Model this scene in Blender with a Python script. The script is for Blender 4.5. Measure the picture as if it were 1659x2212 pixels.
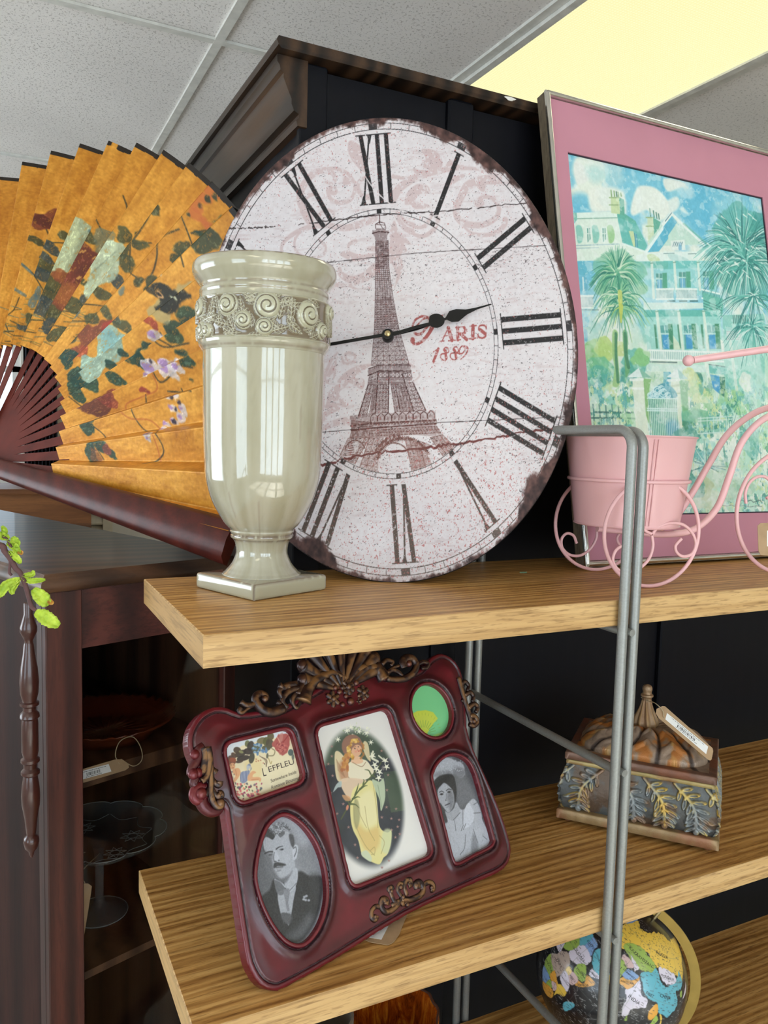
import bpy, bmesh, math, random
import numpy as np
from mathutils import Matrix, Vector
for o in list(bpy.data.objects): bpy.data.objects.remove(o)
scn = bpy.context.scene
COL = scn.collection
PI = math.pi
rng = np.random.default_rng(7)

# ------------------------------------------------------------------ camera, light, exposure
F, CX, CY = 1709.0, 829.5, 1106.0
YAW, PIT, ROL = math.radians(26.46), math.radians(-4.98), math.radians(1.48)
def _cam():
    cy, sy, cp, sp = math.cos(YAW), math.sin(YAW), math.cos(PIT), math.sin(PIT)
    fwd = np.array([sy*cp, cy*cp, sp]); right = np.array([cy, -sy, 0.0]); up = np.cross(right, fwd)
    cr, sr = math.cos(ROL), math.sin(ROL)
    return np.array([cr*right + sr*up, -sr*right + cr*up, -fwd])
CM = _cam()
cd = bpy.data.cameras.new('camera'); cam = bpy.data.objects.new('camera', cd); COL.objects.link(cam)
cam.matrix_world = Matrix([list(CM[:, i]) + [0] for i in range(3)] + [[0, 0, 0, 1]])
cd.sensor_fit = 'VERTICAL'; cd.sensor_height = 24.0; cd.lens = F*24.0/2212.0
cd.clip_start = 0.02; cd.clip_end = 60
scn.camera = cam
scn.view_settings.view_transform = 'Standard'; scn.view_settings.look = 'None'
scn.view_settings.gamma = 1; scn.view_settings.use_curve_mapping = False
scn.view_settings.exposure = 0.25
w = bpy.data.worlds.new('sky'); scn.world = w; w.use_nodes = True
w.node_tree.nodes['Background'].inputs[0].default_value = (0.72, 0.86, 1.0, 1)
w.node_tree.nodes['Background'].inputs[1].default_value = 3.0
FLOOR, CEIL = -1.55, 1.04
RX0, RX1, RY0, RY1 = -2.6, 3.4, -3.4, 4.6          # the shop room
def area(name, loc, rot, sx, sy, power, col):
    l = bpy.data.lights.new(name, 'AREA'); l.shape = 'RECTANGLE'; l.size = sx; l.size_y = sy; l.energy = power; l.color = col
    o = bpy.data.objects.new(name, l); COL.objects.link(o); o.location = loc; o.rotation_euler = rot; return o
# daylight through the four tall panes of the shop window behind the camera
WIN = [(-1.55, -0.75), (-0.65, 0.15), (0.25, 1.05), (1.15, 1.95)]
for a, b in WIN:
    area('daylight', ((a+b)/2, RY0-0.14, -0.05), (math.radians(104), 0, 0), b-a, 1.9, 12, (0.80, 0.90, 1.0))
# the sun, coming through the shop window onto the floor behind the camera
sl = bpy.data.lights.new('sun', 'SUN'); sl.energy = 16; sl.angle = math.radians(.6); sl.color = (1.0, .95, .88)
so = bpy.data.objects.new('sun', sl); COL.objects.link(so); so.rotation_euler = (math.radians(46), 0, math.radians(8))
# daylight through the side window on the left
area('side_area_light', (RX0-0.14, -0.9, -0.1), (math.radians(106), 0, math.radians(-90)), 1.6, 1.7, 16, (0.82, 0.91, 1.0))

# added lamp at a second, unseen left window, tilted up to brighten the ceiling
area('side_area_light', (RX0-0.14, 2.7, -0.1), (math.radians(128), 0, math.radians(-90)), 2.2, 1.7, 46, (0.93, 0.96, 1.0))
# ------------------------------------------------------------------ pixel -> place helpers (a photo measurement lands on a plane of the room)
def ray(x, y): return CM.T @ np.array([(x-CX)/F, -(y-CY)/F, -1.0])
def onz(x, y, z): r = ray(x, y); return r*z/r[2]
def onx(x, y, X): r = ray(x, y); return r*X/r[0]
def ony(x, y, Y): r = ray(x, y); return r*Y/r[1]
def onp(x, y, P, n): r = ray(x, y); return r*(n @ P)/(n @ r)
def pframe(yaw, tilt):
    u = np.array([math.cos(yaw), math.sin(yaw), 0.0]); back = np.array([-math.sin(yaw), math.cos(yaw), 0.0])
    v = math.cos(tilt)*np.array([0, 0, 1.0]) + math.sin(tilt)*back
    return u, v, np.cross(u, v)                   # n points at the viewer
class Plane:                                      # a real plane with its own 2-D coordinates in metres
    def __init__(s, P, u, v): s.P = np.array(P, float); s.u = np.array(u, float); s.v = np.array(v, float); s.n = np.cross(s.u, s.v); s.n /= np.linalg.norm(s.n); s.uu = s.u @ s.u; s.vv = s.v @ s.v
    def L(s, q): d = onp(q[0], q[1], s.P, s.n) - s.P; return np.array([d @ s.u/s.uu, d @ s.v/s.vv])
    def LL(s, pts, o=(0, 0), k=1.0): return np.array([s.L((o[0]+x/k, o[1]+y/k)) for x, y in pts])
    def W(s, a, b, h=0.0):
        a = np.asarray(a, float)[..., None]; b = np.asarray(b, float)[..., None]; h = np.asarray(h, float)[..., None]
        return s.P + a*s.u + b*s.v + h*s.n

# ------------------------------------------------------------------ scene helpers
def tagp(o, label=None, cat=None, group=None, kind=None):
    if label: o['label'] = label
    if cat: o['category'] = cat
    if group: o['group'] = group
    if kind: o['kind'] = kind
    return o
def thing(name, loc, label, cat, group=None, rz=0.0):
    o = bpy.data.objects.new(name, None); COL.objects.link(o); o.location = [float(c) for c in loc]; o.rotation_euler = (0, 0, rz)
    o.empty_display_size = 0.02
    return tagp(o, label, cat, group)
def wm(o):
    m = Matrix.LocRotScale(o.location, o.rotation_euler, o.scale)
    return wm(o.parent) @ m if o.parent else m
def mkmesh(name, V, Fc, mats, parent=None, midx=None, smooth=False, cols=None, kind=None):
    V = np.asarray(V, float).reshape(-1, 3)
    if parent is not None:
        inv = np.array(wm(parent).inverted()); V = V @ inv[:3, :3].T + inv[:3, 3]
    me = bpy.data.meshes.new(name)
    if isinstance(Fc, np.ndarray) and Fc.ndim == 2:
        n, k = Fc.shape
        me.vertices.add(len(V)); me.vertices.foreach_set('co', V.ravel())
        me.loops.add(n*k); me.loops.foreach_set('vertex_index', Fc.astype(np.int32).ravel())
        me.polygons.add(n); me.polygons.foreach_set('loop_start', np.arange(0, n*k, k, dtype=np.int32))
        me.polygons.foreach_set('loop_total', np.full(n, k, dtype=np.int32)); me.update(calc_edges=True)
    else:
        me.from_pydata(V.tolist(), [], [list(map(int, f)) for f in Fc]); me.update()
    for m in (mats if isinstance(mats, (list, tuple)) else [mats]): me.materials.append(m)
    if midx is not None: me.polygons.foreach_set('material_index', np.asarray(midx, dtype=np.int32))
    if smooth: me.polygons.foreach_set('use_smooth', np.ones(len(me.polygons), dtype=bool))
    if cols is not None:
        ca = me.color_attributes.new('Col', 'FLOAT_COLOR', 'POINT')
        c4 = np.ones((len(V), 4), dtype=np.float32); c4[:, :3] = np.asarray(cols).reshape(-1, 3); ca.data.foreach_set('color', c4.ravel())
    me.validate()
    o = bpy.data.objects.new(name, me); COL.objects.link(o)
    if parent is not None: o.parent = parent
    if kind: o['kind'] = kind
    return o
def norm(a): a = np.asarray(a, float); return a/(np.linalg.norm(a)+1e-12)
class MB:
    def __init__(s): s.V = []; s.F = []; s.M = []; s.S = []; s.n = 0
    def add(s, V, Fc, m=0):
        V = np.asarray(V, float).reshape(-1, 3); s.V.append(V)
        for f in Fc: s.F.append([int(i)+s.n for i in f]); s.M.append(m)
        s.n += len(V); return s
    def box(s, lo, hi, m=0, R=None, bev=0.0):
        (x0, y0, z0), (x1, y1, z1) = lo, hi
        if bev > 0:
            b = bev; return s.prism([(x0+b, y0), (x1-b, y0), (x1, y0+b), (x1, y1-b), (x1-b, y1), (x0+b, y1), (x0, y1-b), (x0, y0+b)], z0, z1, m, R, b)
        V = np.array([(x0, y0, z0), (x1, y0, z0), (x1, y1, z0), (x0, y1, z0), (x0, y0, z1), (x1, y0, z1), (x1, y1, z1), (x0, y1, z1)], float)
        if R is not None: V = V @ R[:3, :3].T + R[:3, 3]
        return s.add(V, [(0, 3, 2, 1), (4, 5, 6, 7), (0, 1, 5, 4), (1, 2, 6, 5), (2, 3, 7, 6), (3, 0, 4, 7)], m)
    def prism(s, poly, z0, z1, m=0, R=None, bev=0.0):   # ccw polygon extruded along z, optional bevelled rims
        P = np.asarray(poly, float); n = len(P); c = P.mean(0)
        rings = [(P, z0), (P, z1)]
        if bev > 0:
            d = P - c; ins = c + d*(1 - bev/np.maximum(np.linalg.norm(d, axis=1), 1e-9))[:, None]
            rings = [(ins, z0), (P, z0+bev), (P, z1-bev), (ins, z1)]
        V = np.concatenate([np.c_[p, np.full(n, z)] for p, z in rings])
        if R is not None: V = V @ R[:3, :3].T + R[:3, 3]
        Fc = []
        for r in range(len(rings)-1):
            for i in range(n): j = (i+1) % n; Fc.append((r*n+i, r*n+j, (r+1)*n+j, (r+1)*n+i))
        Fc.append(tuple(range(n-1, -1, -1))); Fc.append(tuple((len(rings)-1)*n+i for i in range(n)))
        return s.add(V, Fc, m)
    def tube(s, pts, r, m=0, k=10, closed=False, flat=1.0, up=None):
        P = np.asarray(pts, float); n = len(P); r = np.broadcast_to(np.asarray(r, float), (n,))
        if closed: T = np.roll(P, -1, 0) - np.roll(P, 1, 0)
        else: T = np.gradient(P, axis=0)
        T /= np.linalg.norm(T, axis=1)[:, None]+1e-12
        a = np.array([0, 0, 1.0]) if up is None else np.asarray(up, float)
        if up is None and abs(T[0] @ a) > .9: a = np.array([1.0, 0, 0])
        N = a - (a @ T[0])*T[0]; N /= np.linalg.norm(N); V = []
        for i in range(n):
            if up is not None: N = np.asarray(up, float)
            N = N - (N @ T[i])*T[i]; N /= np.linalg.norm(N)+1e-12; B = np.cross(T[i], N)
            t = np.arange(k)*2*PI/k
            V.append(P[i] + r[i]*(flat*np.cos(t)[:, None]*N + np.sin(t)[:, None]*B))
        V = np.concatenate(V); Fc = []
        for i in range(n if closed else n-1):
            a0, b0 = i*k, ((i+1) % n)*k
            for j in range(k): j2 = (j+1) % k; Fc.append((a0+j, a0+j2, b0+j2, b0+j))
        if not closed: Fc.append(tuple(range(k-1, -1, -1))); Fc.append(tuple((n-1)*k+j for j in range(k)))
        return s.add(V, Fc, m)
    def lathe(s, prof, c=(0, 0, 0), m=0, k=48, R=None, close=True):
        prof = np.asarray(prof, float); n = len(prof); t = np.arange(k)*2*PI/k
        V = np.concatenate([np.c_[r*np.cos(t), r*np.sin(t), np.full(k, z)] for r, z in prof])
        if R is not None: V = V @ R[:3, :3].T + R[:3, 3]
        V = V + np.array(c, float); Fc = []
        for i in range(n-1):
            for j in range(k): j2 = (j+1) % k; Fc.append((i*k+j, i*k+j2, (i+1)*k+j2, (i+1)*k+j))
        if close:
            if prof[0][0] > 1e-5: Fc.append(tuple(range(k-1, -1, -1)))
            if prof[-1][0] > 1e-5: Fc.append(tuple((n-1)*k+j for j in range(k)))
        return s.add(V, Fc, m)
    def ball(s, c, r, m=0, k=16, sc=(1, 1, 1), R=None):
        n = k//2; prof = [(math.sin(PI*i/n)*r, -math.cos(PI*i/n)*r) for i in range(n+1)]
        prof = [(max(a, 1e-6), b) for a, b in prof]; RR = np.eye(4); RR[:3, :3] = np.diag(sc)
        if R is not None: RR[:3, :3] = R @ RR[:3, :3]
        return s.lathe(prof, c, m, k, RR, close=False)
    def disc(s, c, r, m=0, k=24, R=None): return s.add(np.array([(r*math.cos(t), r*math.sin(t), 0) for t in np.arange(k)*2*PI/k]) @ (R.T if R is not None else np.eye(3)) + np.array(c), [tuple(range(k))], m)
    def build(s, name, mats, parent=None, smooth=False, kind=None, auto=None):
        if not s.V: return None
        o = mkmesh(name, np.concatenate(s.V), s.F, mats, parent, s.M, smooth, kind=kind)
        if auto is not None:
            me = o.data; bm = bmesh.new(); bm.from_mesh(me)
            for e in bm.edges: e.smooth = len(e.link_faces) == 2 and e.calc_face_angle(0) < math.radians(auto)
            for f in bm.faces: f.smooth = True
            bm.to_mesh(me); bm.free()
        return o
def T4(loc=(0, 0, 0), R=None):
    m = np.eye(4); m[:3, 3] = loc
    if R is not None: m[:3, :3] = R
    return m
def rotz(a): c, s_ = math.cos(a), math.sin(a); return np.array([[c, -s_, 0], [s_, c, 0], [0, 0, 1.0]])
def basis(x, y, z): return np.array([x, y, z], float).T
def spline(pts, n=12, closed=False):              # Catmull-Rom through the points
    P = np.asarray(pts, float); out = []; N = len(P)
    rngi = range(N) if closed else range(N-1)
    for i in rngi:
        p0 = P[(i-1) % N] if (closed or i > 0) else 2*P[0]-P[1]; p1 = P[i]; p2 = P[(i+1) % N]
        p3 = P[(i+2) % N] if (closed or i+2 < N) else 2*P[-1]-P[-2]
        t = (np.arange(n)/n)[:, None]
        out.append(.5*((2*p1)+(-p0+p2)*t+(2*p0-5*p1+4*p2-p3)*t*t+(-p0+3*p1-3*p2+p3)*t**3))
    out = np.concatenate(out)
    return out if closed else np.vstack([out, P[-1:]])
def spiral(c, r0, r1, a0, a1, n=24):              # 2-D spiral
    t = np.linspace(0, 1, n); a = a0+(a1-a0)*t; r = r0+(r1-r0)*t
    return np.c_[c[0]+r*np.cos(a), c[1]+r*np.sin(a)]

# ------------------------------------------------------------------ materials
def lin(c): return tuple(((x/255.0)/12.92 if x/255.0 <= .04045 else ((x/255.0+.055)/1.055)**2.4) for x in c)
def lin_a(c): c = np.asarray(c, float)/255.0; return np.where(c <= .04045, c/12.92, ((c+.055)/1.055)**2.4)
class NT:
    def __init__(s, name):
        s.m = bpy.data.materials.new(name); s.m.use_nodes = True; s.t = s.m.node_tree; s.b = s.t.nodes['Principled BSDF']
    def n(s, kind, **kw):
        nd = s.t.nodes.new(kind)
        for k, v in kw.items(): setattr(nd, k, v)
        return nd
    def l(s, a, b): s.t.links.new(a, b)
    def coord(s, scale=(1, 1, 1), rot=(0, 0, 0), obj=True):
        c = s.n('ShaderNodeTexCoord'); mp = s.n('ShaderNodeMapping'); mp.inputs['Scale'].default_value = scale; mp.inputs['Rotation'].default_value = rot
        s.l(c.outputs['Object'], mp.inputs['Vector']); return mp.outputs['Vector']
    def noise(s, vec, scale, detail=4, rough=.5, dist=0.0):
        nd = s.n('ShaderNodeTexNoise'); nd.inputs['Scale'].default_value = scale; nd.inputs['Detail'].default_value = detail
        nd.inputs['Roughness'].default_value = rough; nd.inputs['Distortion'].default_value = dist; s.l(vec, nd.inputs['Vector']); return nd.outputs['Fac']
    def ramp(s, fac, stops):
        nd = s.n('ShaderNodeValToRGB'); cr = nd.color_ramp
        while len(cr.elements) < len(stops): cr.elements.new(.5)
        for e, (p, c) in zip(cr.elements, stops): e.position = p; e.color = tuple(c)+(1,) if len(c) == 3 else c
        s.l(fac, nd.inputs['Fac']); return nd.outputs['Color']
    def mix(s, fac, a, b, mode='MIX'):
        nd = s.n('ShaderNodeMix', data_type='RGBA', blend_type=mode)
        for sock, v in ((nd.inputs['Factor'], fac), (nd.inputs[6], a), (nd.inputs[7], b)):
            if hasattr(v, 'is_linked') or hasattr(v, 'links'): s.l(v, sock)
            elif isinstance(v, (int, float)): sock.default_value = v
            else: sock.default_value = tuple(v)+(1,) if len(v) == 3 else v
        return nd.outputs[2]
    def attr(s): nd = s.n('ShaderNodeVertexColor', layer_name='Col'); return nd.outputs['Color']
    def bump(s, h, strength=.3, dist=.001):
        nd = s.n('ShaderNodeBump'); nd.inputs['Strength'].default_value = strength; nd.inputs['Distance'].default_value = dist
        s.l(h, nd.inputs['Height']); s.l(nd.outputs['Normal'], s.b.inputs['Normal'])
    def set(s, col=None, rough=.5, metal=0.0, spec=.5, coat=0.0, coat_r=.05):
        if col is not None:
            if hasattr(col, 'links'): s.l(col, s.b.inputs['Base Color'])
            else: s.b.inputs['Base Color'].default_value = tuple(col)+(1,)
        s.b.inputs['Roughness'].default_value = rough; s.b.inputs['Metallic'].default_value = metal
        s.b.inputs['Specular IOR Level'].default_value = spec; s.b.inputs['Coat Weight'].default_value = coat; s.b.inputs['Coat Roughness'].default_value = coat_r
        return s.m
def plain(name, rgb, rough=.5, metal=0.0, spec=.5, coat=0.0, var=.06, vscale=30, bump=0.0):
    t = NT(name); v = t.coord(); f = t.noise(v, vscale, 3)
    a = lin(rgb); lo = tuple(max(0, c*(1-2*var)) for c in a); hi = tuple(min(1, c*(1+2*var)) for c in a)
    col = t.ramp(f, [(.3, lo), (.7, hi)])
    if bump: t.bump(f, bump, .001)
    return t.set(col, rough, metal, spec, coat)
def wood(name, dark, mid, light, along='X', scale=1.0, rough=.45, coat=0.0, bump=.15, stretch=14, pore=.6, cath=.5, wsc=9, wdis=5, fsc=26):
    t = NT(name); k = 1.0/stretch
    sc = {'X': (k, 1, 1), 'Y': (1, k, 1), 'Z': (1, 1, k)}[along]
    v = t.coord(tuple(c*scale for c in sc))
    wv = t.n('ShaderNodeTexWave', wave_type='BANDS', bands_direction={'X': 'Y', 'Y': 'X', 'Z': 'X'}[along]); wv.inputs['Scale'].default_value = wsc; wv.inputs['Distortion'].default_value = wdis
    wv.inputs['Detail'].default_value = 2.5; wv.inputs['Detail Scale'].default_value = 1.2; t.l(v, wv.inputs['Vector'])
    f1 = t.noise(v, fsc, 5, .6); fine = t.noise(v, 170, 3, .7)
    m1 = t.mix(cath, f1, wv.outputs['Fac'])
    col = t.ramp(m1, [(.18, lin(dark)), (.5, lin(mid)), (.85, lin(light))])
    p = t.ramp(fine, [(.38, (.45, .45, .45)), (.52, (1, 1, 1))])
    col = t.mix(pore, col, p, 'MULTIPLY')
    t.bump(fine, bump, .0006)
    return t.set(col, rough, 0, .5, coat)
def vcol(name, rough=.5, spec=.4, coat=0.0, bump=0.0, bscale=300, metal=0.0, grain=0.0):
    t = NT(name); col = t.attr(); v = t.coord(); f = t.noise(v, bscale, 3)
    if grain: col = t.mix(grain, col, t.ramp(f, [(.3, (.55, .55, .55)), (.6, (1, 1, 1))]), 'MULTIPLY')
    if bump: t.bump(f, bump, .0005)
    return t.set(col, rough, metal, spec, coat)
def glassm(name, tint, rough=.02, facing=.12, gl=1.0):
    t = NT(name); t.t.nodes.remove(t.b); out = [n for n in t.t.nodes if n.type == 'OUTPUT_MATERIAL'][0]
    tr = t.n('ShaderNodeBsdfTransparent'); tr.inputs[0].default_value = tuple(tint)+(1,)
    gs = t.n('ShaderNodeBsdfGlossy'); gs.inputs['Color'].default_value = (gl, gl, gl, 1); gs.inputs['Roughness'].default_value = rough
    lw = t.n('ShaderNodeLayerWeight'); lw.inputs['Blend'].default_value = .5; pw = t.n('ShaderNodeMath', operation='POWER'); t.l(lw.outputs['Facing'], pw.inputs[0]); pw.inputs[1].default_value = 4.0
    fr = t.n('ShaderNodeMath', operation='MULTIPLY_ADD'); t.l(pw.outputs[0], fr.inputs[0]); fr.inputs[1].default_value = .9; fr.inputs[2].default_value = .05
    mx = t.n('ShaderNodeMixShader'); t.l(fr.outputs[0], mx.inputs[0]); t.l(tr.outputs[0], mx.inputs[1]); t.l(gs.outputs[0], mx.inputs[2]); t.l(mx.outputs[0], out.inputs['Surface'])
    return t.m

# ------------------------------------------------------------------ painting on a print: numpy canvas in the print's own metres, stored as colours of its fine mesh
def vnoise(X, Y, sc, seed=0, octv=4, rough=.5):
    X, Y = np.broadcast_arrays(np.asarray(X, float), np.asarray(Y, float)); r = np.random.default_rng(seed); out = np.zeros(np.shape(X)); amp = 1.0; tot = 0
    for o in range(octv):
        tab = r.random((256, 256)); x = X*sc; y = Y*sc; xi = np.floor(x).astype(int); yi = np.floor(y).astype(int); fx = x-xi; fy = y-yi
        fx = fx*fx*(3-2*fx); fy = fy*fy*(3-2*fy); a = tab[xi % 256, yi % 256]; b = tab[(xi+1) % 256, yi % 256]; c = tab[xi % 256, (yi+1) % 256]; d = tab[(xi+1) % 256, (yi+1) % 256]
        out += amp*((a*(1-fx)+b*fx)*(1-fy)+(c*(1-fx)+d*fx)*fy); tot += amp; amp *= rough; sc *= 2.03
    return out/tot
def sstep(a, b, x): t = np.clip((x-a)/(b-a), 0, 1); return t*t*(3-2*t)
class Canvas:
    def __init__(s, x0, y0, x1, y1, res, bg=(255, 255, 255), flat=False):
        s.x0, s.y0, s.res = x0, y0, res; s.nx = int(round((x1-x0)/res))+1; s.ny = int(round((y1-y0)/res))+1
        s.xs = x0+np.arange(s.nx)*res; s.ys = y0+np.arange(s.ny)*res; s.X, s.Y = np.meshgrid(s.xs, s.ys)
        s.C = np.ones((s.ny, s.nx, 1 if flat else 3))*(np.array([bg], float).reshape(1, 1, -1) if not flat else bg); s.flat = flat
    def win(s, lo, hi, pad):
        i0 = max(0, int((lo[0]-pad-s.x0)/s.res)); i1 = min(s.nx, int((hi[0]+pad-s.x0)/s.res)+2)
        j0 = max(0, int((lo[1]-pad-s.y0)/s.res)); j1 = min(s.ny, int((hi[1]+pad-s.y0)/s.res)+2)
        return (slice(j0, j1), slice(i0, i1)) if i1 > i0 and j1 > j0 else None
    def put(s, w, a, col, alpha=1.0, mode='mix'):
        a = (a*alpha)[..., None]; C = s.C[w]
        if mode == 'max': s.C[w] = np.maximum(C, a*col)
        else: s.C[w] = C*(1-a)+np.asarray(col, float)*a
    def sdpoly(s, w, P):
        X, Y = s.X[w], s.Y[w]; d = np.full(X.shape, 1e9); ins = np.zeros(X.shape, bool); n = len(P)
        for i in range(n):
            ax, ay = P[i]; bx, by = P[(i+1) % n]; ex, ey = bx-ax, by-ay; px, py = X-ax, Y-ay
            t = np.clip((px*ex+py*ey)/(ex*ex+ey*ey+1e-18), 0, 1); d = np.minimum(d, (px-t*ex)**2+(py-t*ey)**2)
            if ay != by: cnd = ((ay > Y) != (by > Y)) & (X < (bx-ax)*(Y-ay)/(by-ay)+ax); ins ^= cnd
        d = np.sqrt(d); return np.where(ins, -d, d)
    def poly(s, P, col, soft=None, alpha=1.0, wob=0.0, seed=1, smooth=0, mode='mix'):
        P = np.asarray(P, float)
        if smooth: P = spline(P, smooth, True)
        soft = soft or s.res*.7; w = s.win(P.min(0), P.max(0), soft*2+wob)
        if w is None: return
        d = s.sdpoly(w, P)
        if wob: d = d+wob*2*(vnoise(s.X[w]+5, s.Y[w]+5, 3.0/max(wob, 1e-4)*.12, seed, 3)-.5)
        s.put(w, 1-sstep(-soft, soft, d), col, alpha, mode)
    def line(s, P, wd, col, alpha=1.0, soft=None, w1=None, mode='mix', sp=0):
        P = np.asarray(P, float)
        if sp: P = spline(P, sp)
        soft = soft or s.res*.7; w1 = wd if w1 is None else w1; N = len(P)-1; mw = max(wd, w1)
        w = s.win(P.min(0), P.max(0), mw+soft*2)
        if w is None: return
        best = np.full(s.X[w].shape, 1e9)
        for i in range(N):
            a, b = P[i], P[i+1]; W0 = wd+(w1-wd)*i/N; W1 = wd+(w1-wd)*(i+1)/N
            e = b-a; px, py = s.X[w]-a[0], s.Y[w]-a[1]; t = np.clip((px*e[0]+py*e[1])/(e@e+1e-18), 0, 1)
            best = np.minimum(best, np.hypot(px-t*e[0], py-t*e[1])-.5*(W0+(W1-W0)*t))
        s.put(w, 1-sstep(-soft, soft, best), col, alpha, mode)
    def ell(s, c, rx, ry, col, soft=None, alpha=1.0, ang=0.0, mode='mix'):
        soft = soft or s.res*.7; m = max(rx, ry)+soft*2; w = s.win((c[0], c[1]), (c[0], c[1]), m)
        if w is None: return
        x, y = s.X[w]-c[0], s.Y[w]-c[1]; ca, sa = math.cos(ang), math.sin(ang); u = x*ca+y*sa; v = -x*sa+y*ca
        d = (np.sqrt((u/rx)**2+(v/ry)**2)-1)*min(rx, ry); s.put(w, 1-sstep(-soft, soft, d), col, alpha, mode)
    def over(s, layer, col, alpha=1.0):        # composite a flat ink layer
        a = np.clip(layer.C[..., :1]*alpha, 0, 1); s.C = s.C*(1-a)+np.asarray(col, float)*a
    def mesh(s, name, pl, mat, parent, h=0.0, mask=None, smooth=True, X=None, Y=None):
        V = pl.W(s.X if X is None else X, s.Y if Y is None else Y, h).reshape(-1, 3); idx = np.arange(s.nx*s.ny).reshape(s.ny, s.nx)
        Q = np.stack([idx[:-1, :-1], idx[:-1, 1:], idx[1:, 1:], idx[1:, :-1]], -1)
        if mask is not None:
            k = mask[:-1, :-1] & mask[:-1, 1:] & mask[1:, 1:] & mask[1:, :-1]; Q = Q[k]
        Q = Q.reshape(-1, 4); used = np.unique(Q); rm = np.zeros(len(V), int); rm[used] = np.arange(len(used))
        return mkmesh(name, V[used], rm[Q], mat, parent, smooth=smooth, cols=lin_a(np.clip(s.C.reshape(-1, 3)[used], 0, 255)))
def gridmesh(name, V, ny, nx, mat, parent, cols=None, wrap=False, smooth=True, midx=None):
    idx = np.arange(nx*ny).reshape(ny, nx)
    if wrap: idx = np.concatenate([idx, idx[:, :1]], 1)
    Q = np.stack([idx[:-1, :-1], idx[:-1, 1:], idx[1:, 1:], idx[1:, :-1]], -1).reshape(-1, 4)
    return mkmesh(name, V, Q, mat, parent, smooth=smooth, cols=cols)
_font = {}
def textmesh(txt, size=1.0):                      # flat letter outlines as triangles (verts n x 2, faces)
    key = (txt,)
    if key not in _font:
        cu = bpy.data.curves.new('t', 'FONT'); cu.body = txt; cu.resolution_u = 3; ob = bpy.data.objects.new('t', cu); COL.objects.link(ob)
        dg = bpy.context.evaluated_depsgraph_get(); me = bpy.data.meshes.new_from_object(ob.evaluated_get(dg))
        V = np.array([v.co[:2] for v in me.vertices]).reshape(-1, 2); Fc = [tuple(p.vertices) for p in me.polygons]
        bpy.data.objects.remove(ob); bpy.data.curves.remove(cu); bpy.data.meshes.remove(me); _font[key] = (V, Fc)
    V, Fc = _font[key]; return V*size, Fc
# ================================================================== the shop room
def st(o): o['kind'] = 'structure'; return o
t = NT('ceiling_tile'); v = t.coord(); fis = t.noise(v, 150, 2, .5, .6); big = t.noise(v, 2.2, 2)
h = t.ramp(fis, [(.37, (0, 0, 0)), (.43, (1, 1, 1))]); c = t.mix(.5, t.ramp(big, [(.3, lin((226, 221, 216))), (.7, lin((238, 233, 228)))]), t.ramp(fis, [(.35, (.42, .39, .37)), (.41, (1, 1, 1))]), 'MULTIPLY')
t.bump(h, .5, .002); m_tile = t.set(c, .95)
m_bar = plain('ceiling_bar_white', (212, 210, 202), .5)
m_wall = plain('wall_paint', (226, 220, 208), .85, var=.03, vscale=4)
m_floor = plain('floor_vinyl', (196, 190, 178), .45, var=.05, vscale=3)
m_white = plain('white_trim', (226, 226, 222), .5, var=.02)
st(MB().box((RX0, RY0, FLOOR-.05), (RX1, RY1, FLOOR)).build('floor', m_floor))
st(MB().box((RX0, RY0, CEIL), (RX1, RY1, CEIL+.05)).build('ceiling', m_tile))
nb = 1
XL = [.565+.6096*i for i in range(-5, 5)]; XL = [x if abs(x-1.175) > .01 else 1.205 for x in XL]; YL = [2.15+1.2192*i for i in range(-4, 3)]
XL = sorted([.55-.6096*i for i in range(0, 5)]+[1.205, 1.852, 2.46, 3.07])
for x in XL: st(MB().box((x-.012, RY0, CEIL-.008), (x+.012, RY1, CEIL)).build('trim_%d' % nb, m_bar)); nb += 1
for y in YL: st(MB().box((RX0, y-.012, CEIL-.0075), (RX1, y+.012, CEIL-.0005)).build('trim_%d' % nb, m_bar)); nb += 1
# walls; the front wall (behind the camera) and the left wall hold the shop windows, the second left one added
def wall_y(name, y0, y1, holes, z0=FLOOR, z1=CEIL):
    b = MB(); xs = RX0
    for a, c, zl, zh in sorted(holes):
        b.box((xs, y0, z0), (a, y1, z1)); b.box((a, y0, z0), (c, y1, zl)); b.box((a, y0, zh), (c, y1, z1)); xs = c
    b.box((xs, y0, z0), (RX1, y1, z1)); return st(b.build(name, m_wall))
HB = ony(-75, 990, RY1)[0], ony(48, 990, RY1)[0]
wall_y('wall_front', RY0-.12, RY0, [(a, b, -1.0, .9) for a, b in WIN])
wall_y('wall_back', RY1, RY1+.12, [(HB[0], HB[1], -.26, .85)])
b = MB(); b.box((RX0-.1, RY0, FLOOR), (RX0, -1.7, CEIL)); b.box((RX0-.1, -.1, FLOOR), (RX0, 1.5, CEIL)); b.box((RX0-.1, 1.5, FLOOR), (RX0, 3.9, -.95)); b.box((RX0-.1, 1.5, .75), (RX0, 3.9, CEIL)); b.box((RX0-.1, 3.9, FLOOR), (RX0, RY1, CEIL)); b.box((RX0-.1, -1.7, FLOOR), (RX0, -.1, -.95)); b.box((RX0-.1, -1.7, .75), (RX0, -.1, CEIL)); st(b.build('wall_left', m_wall))
st(MB().box((RX1, RY0, FLOOR), (RX1+.1, RY1, CEIL)).build('wall_right', m_wall))
m_pane = glassm('window_glass', (.96, .98, .98))
k = 1
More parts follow.
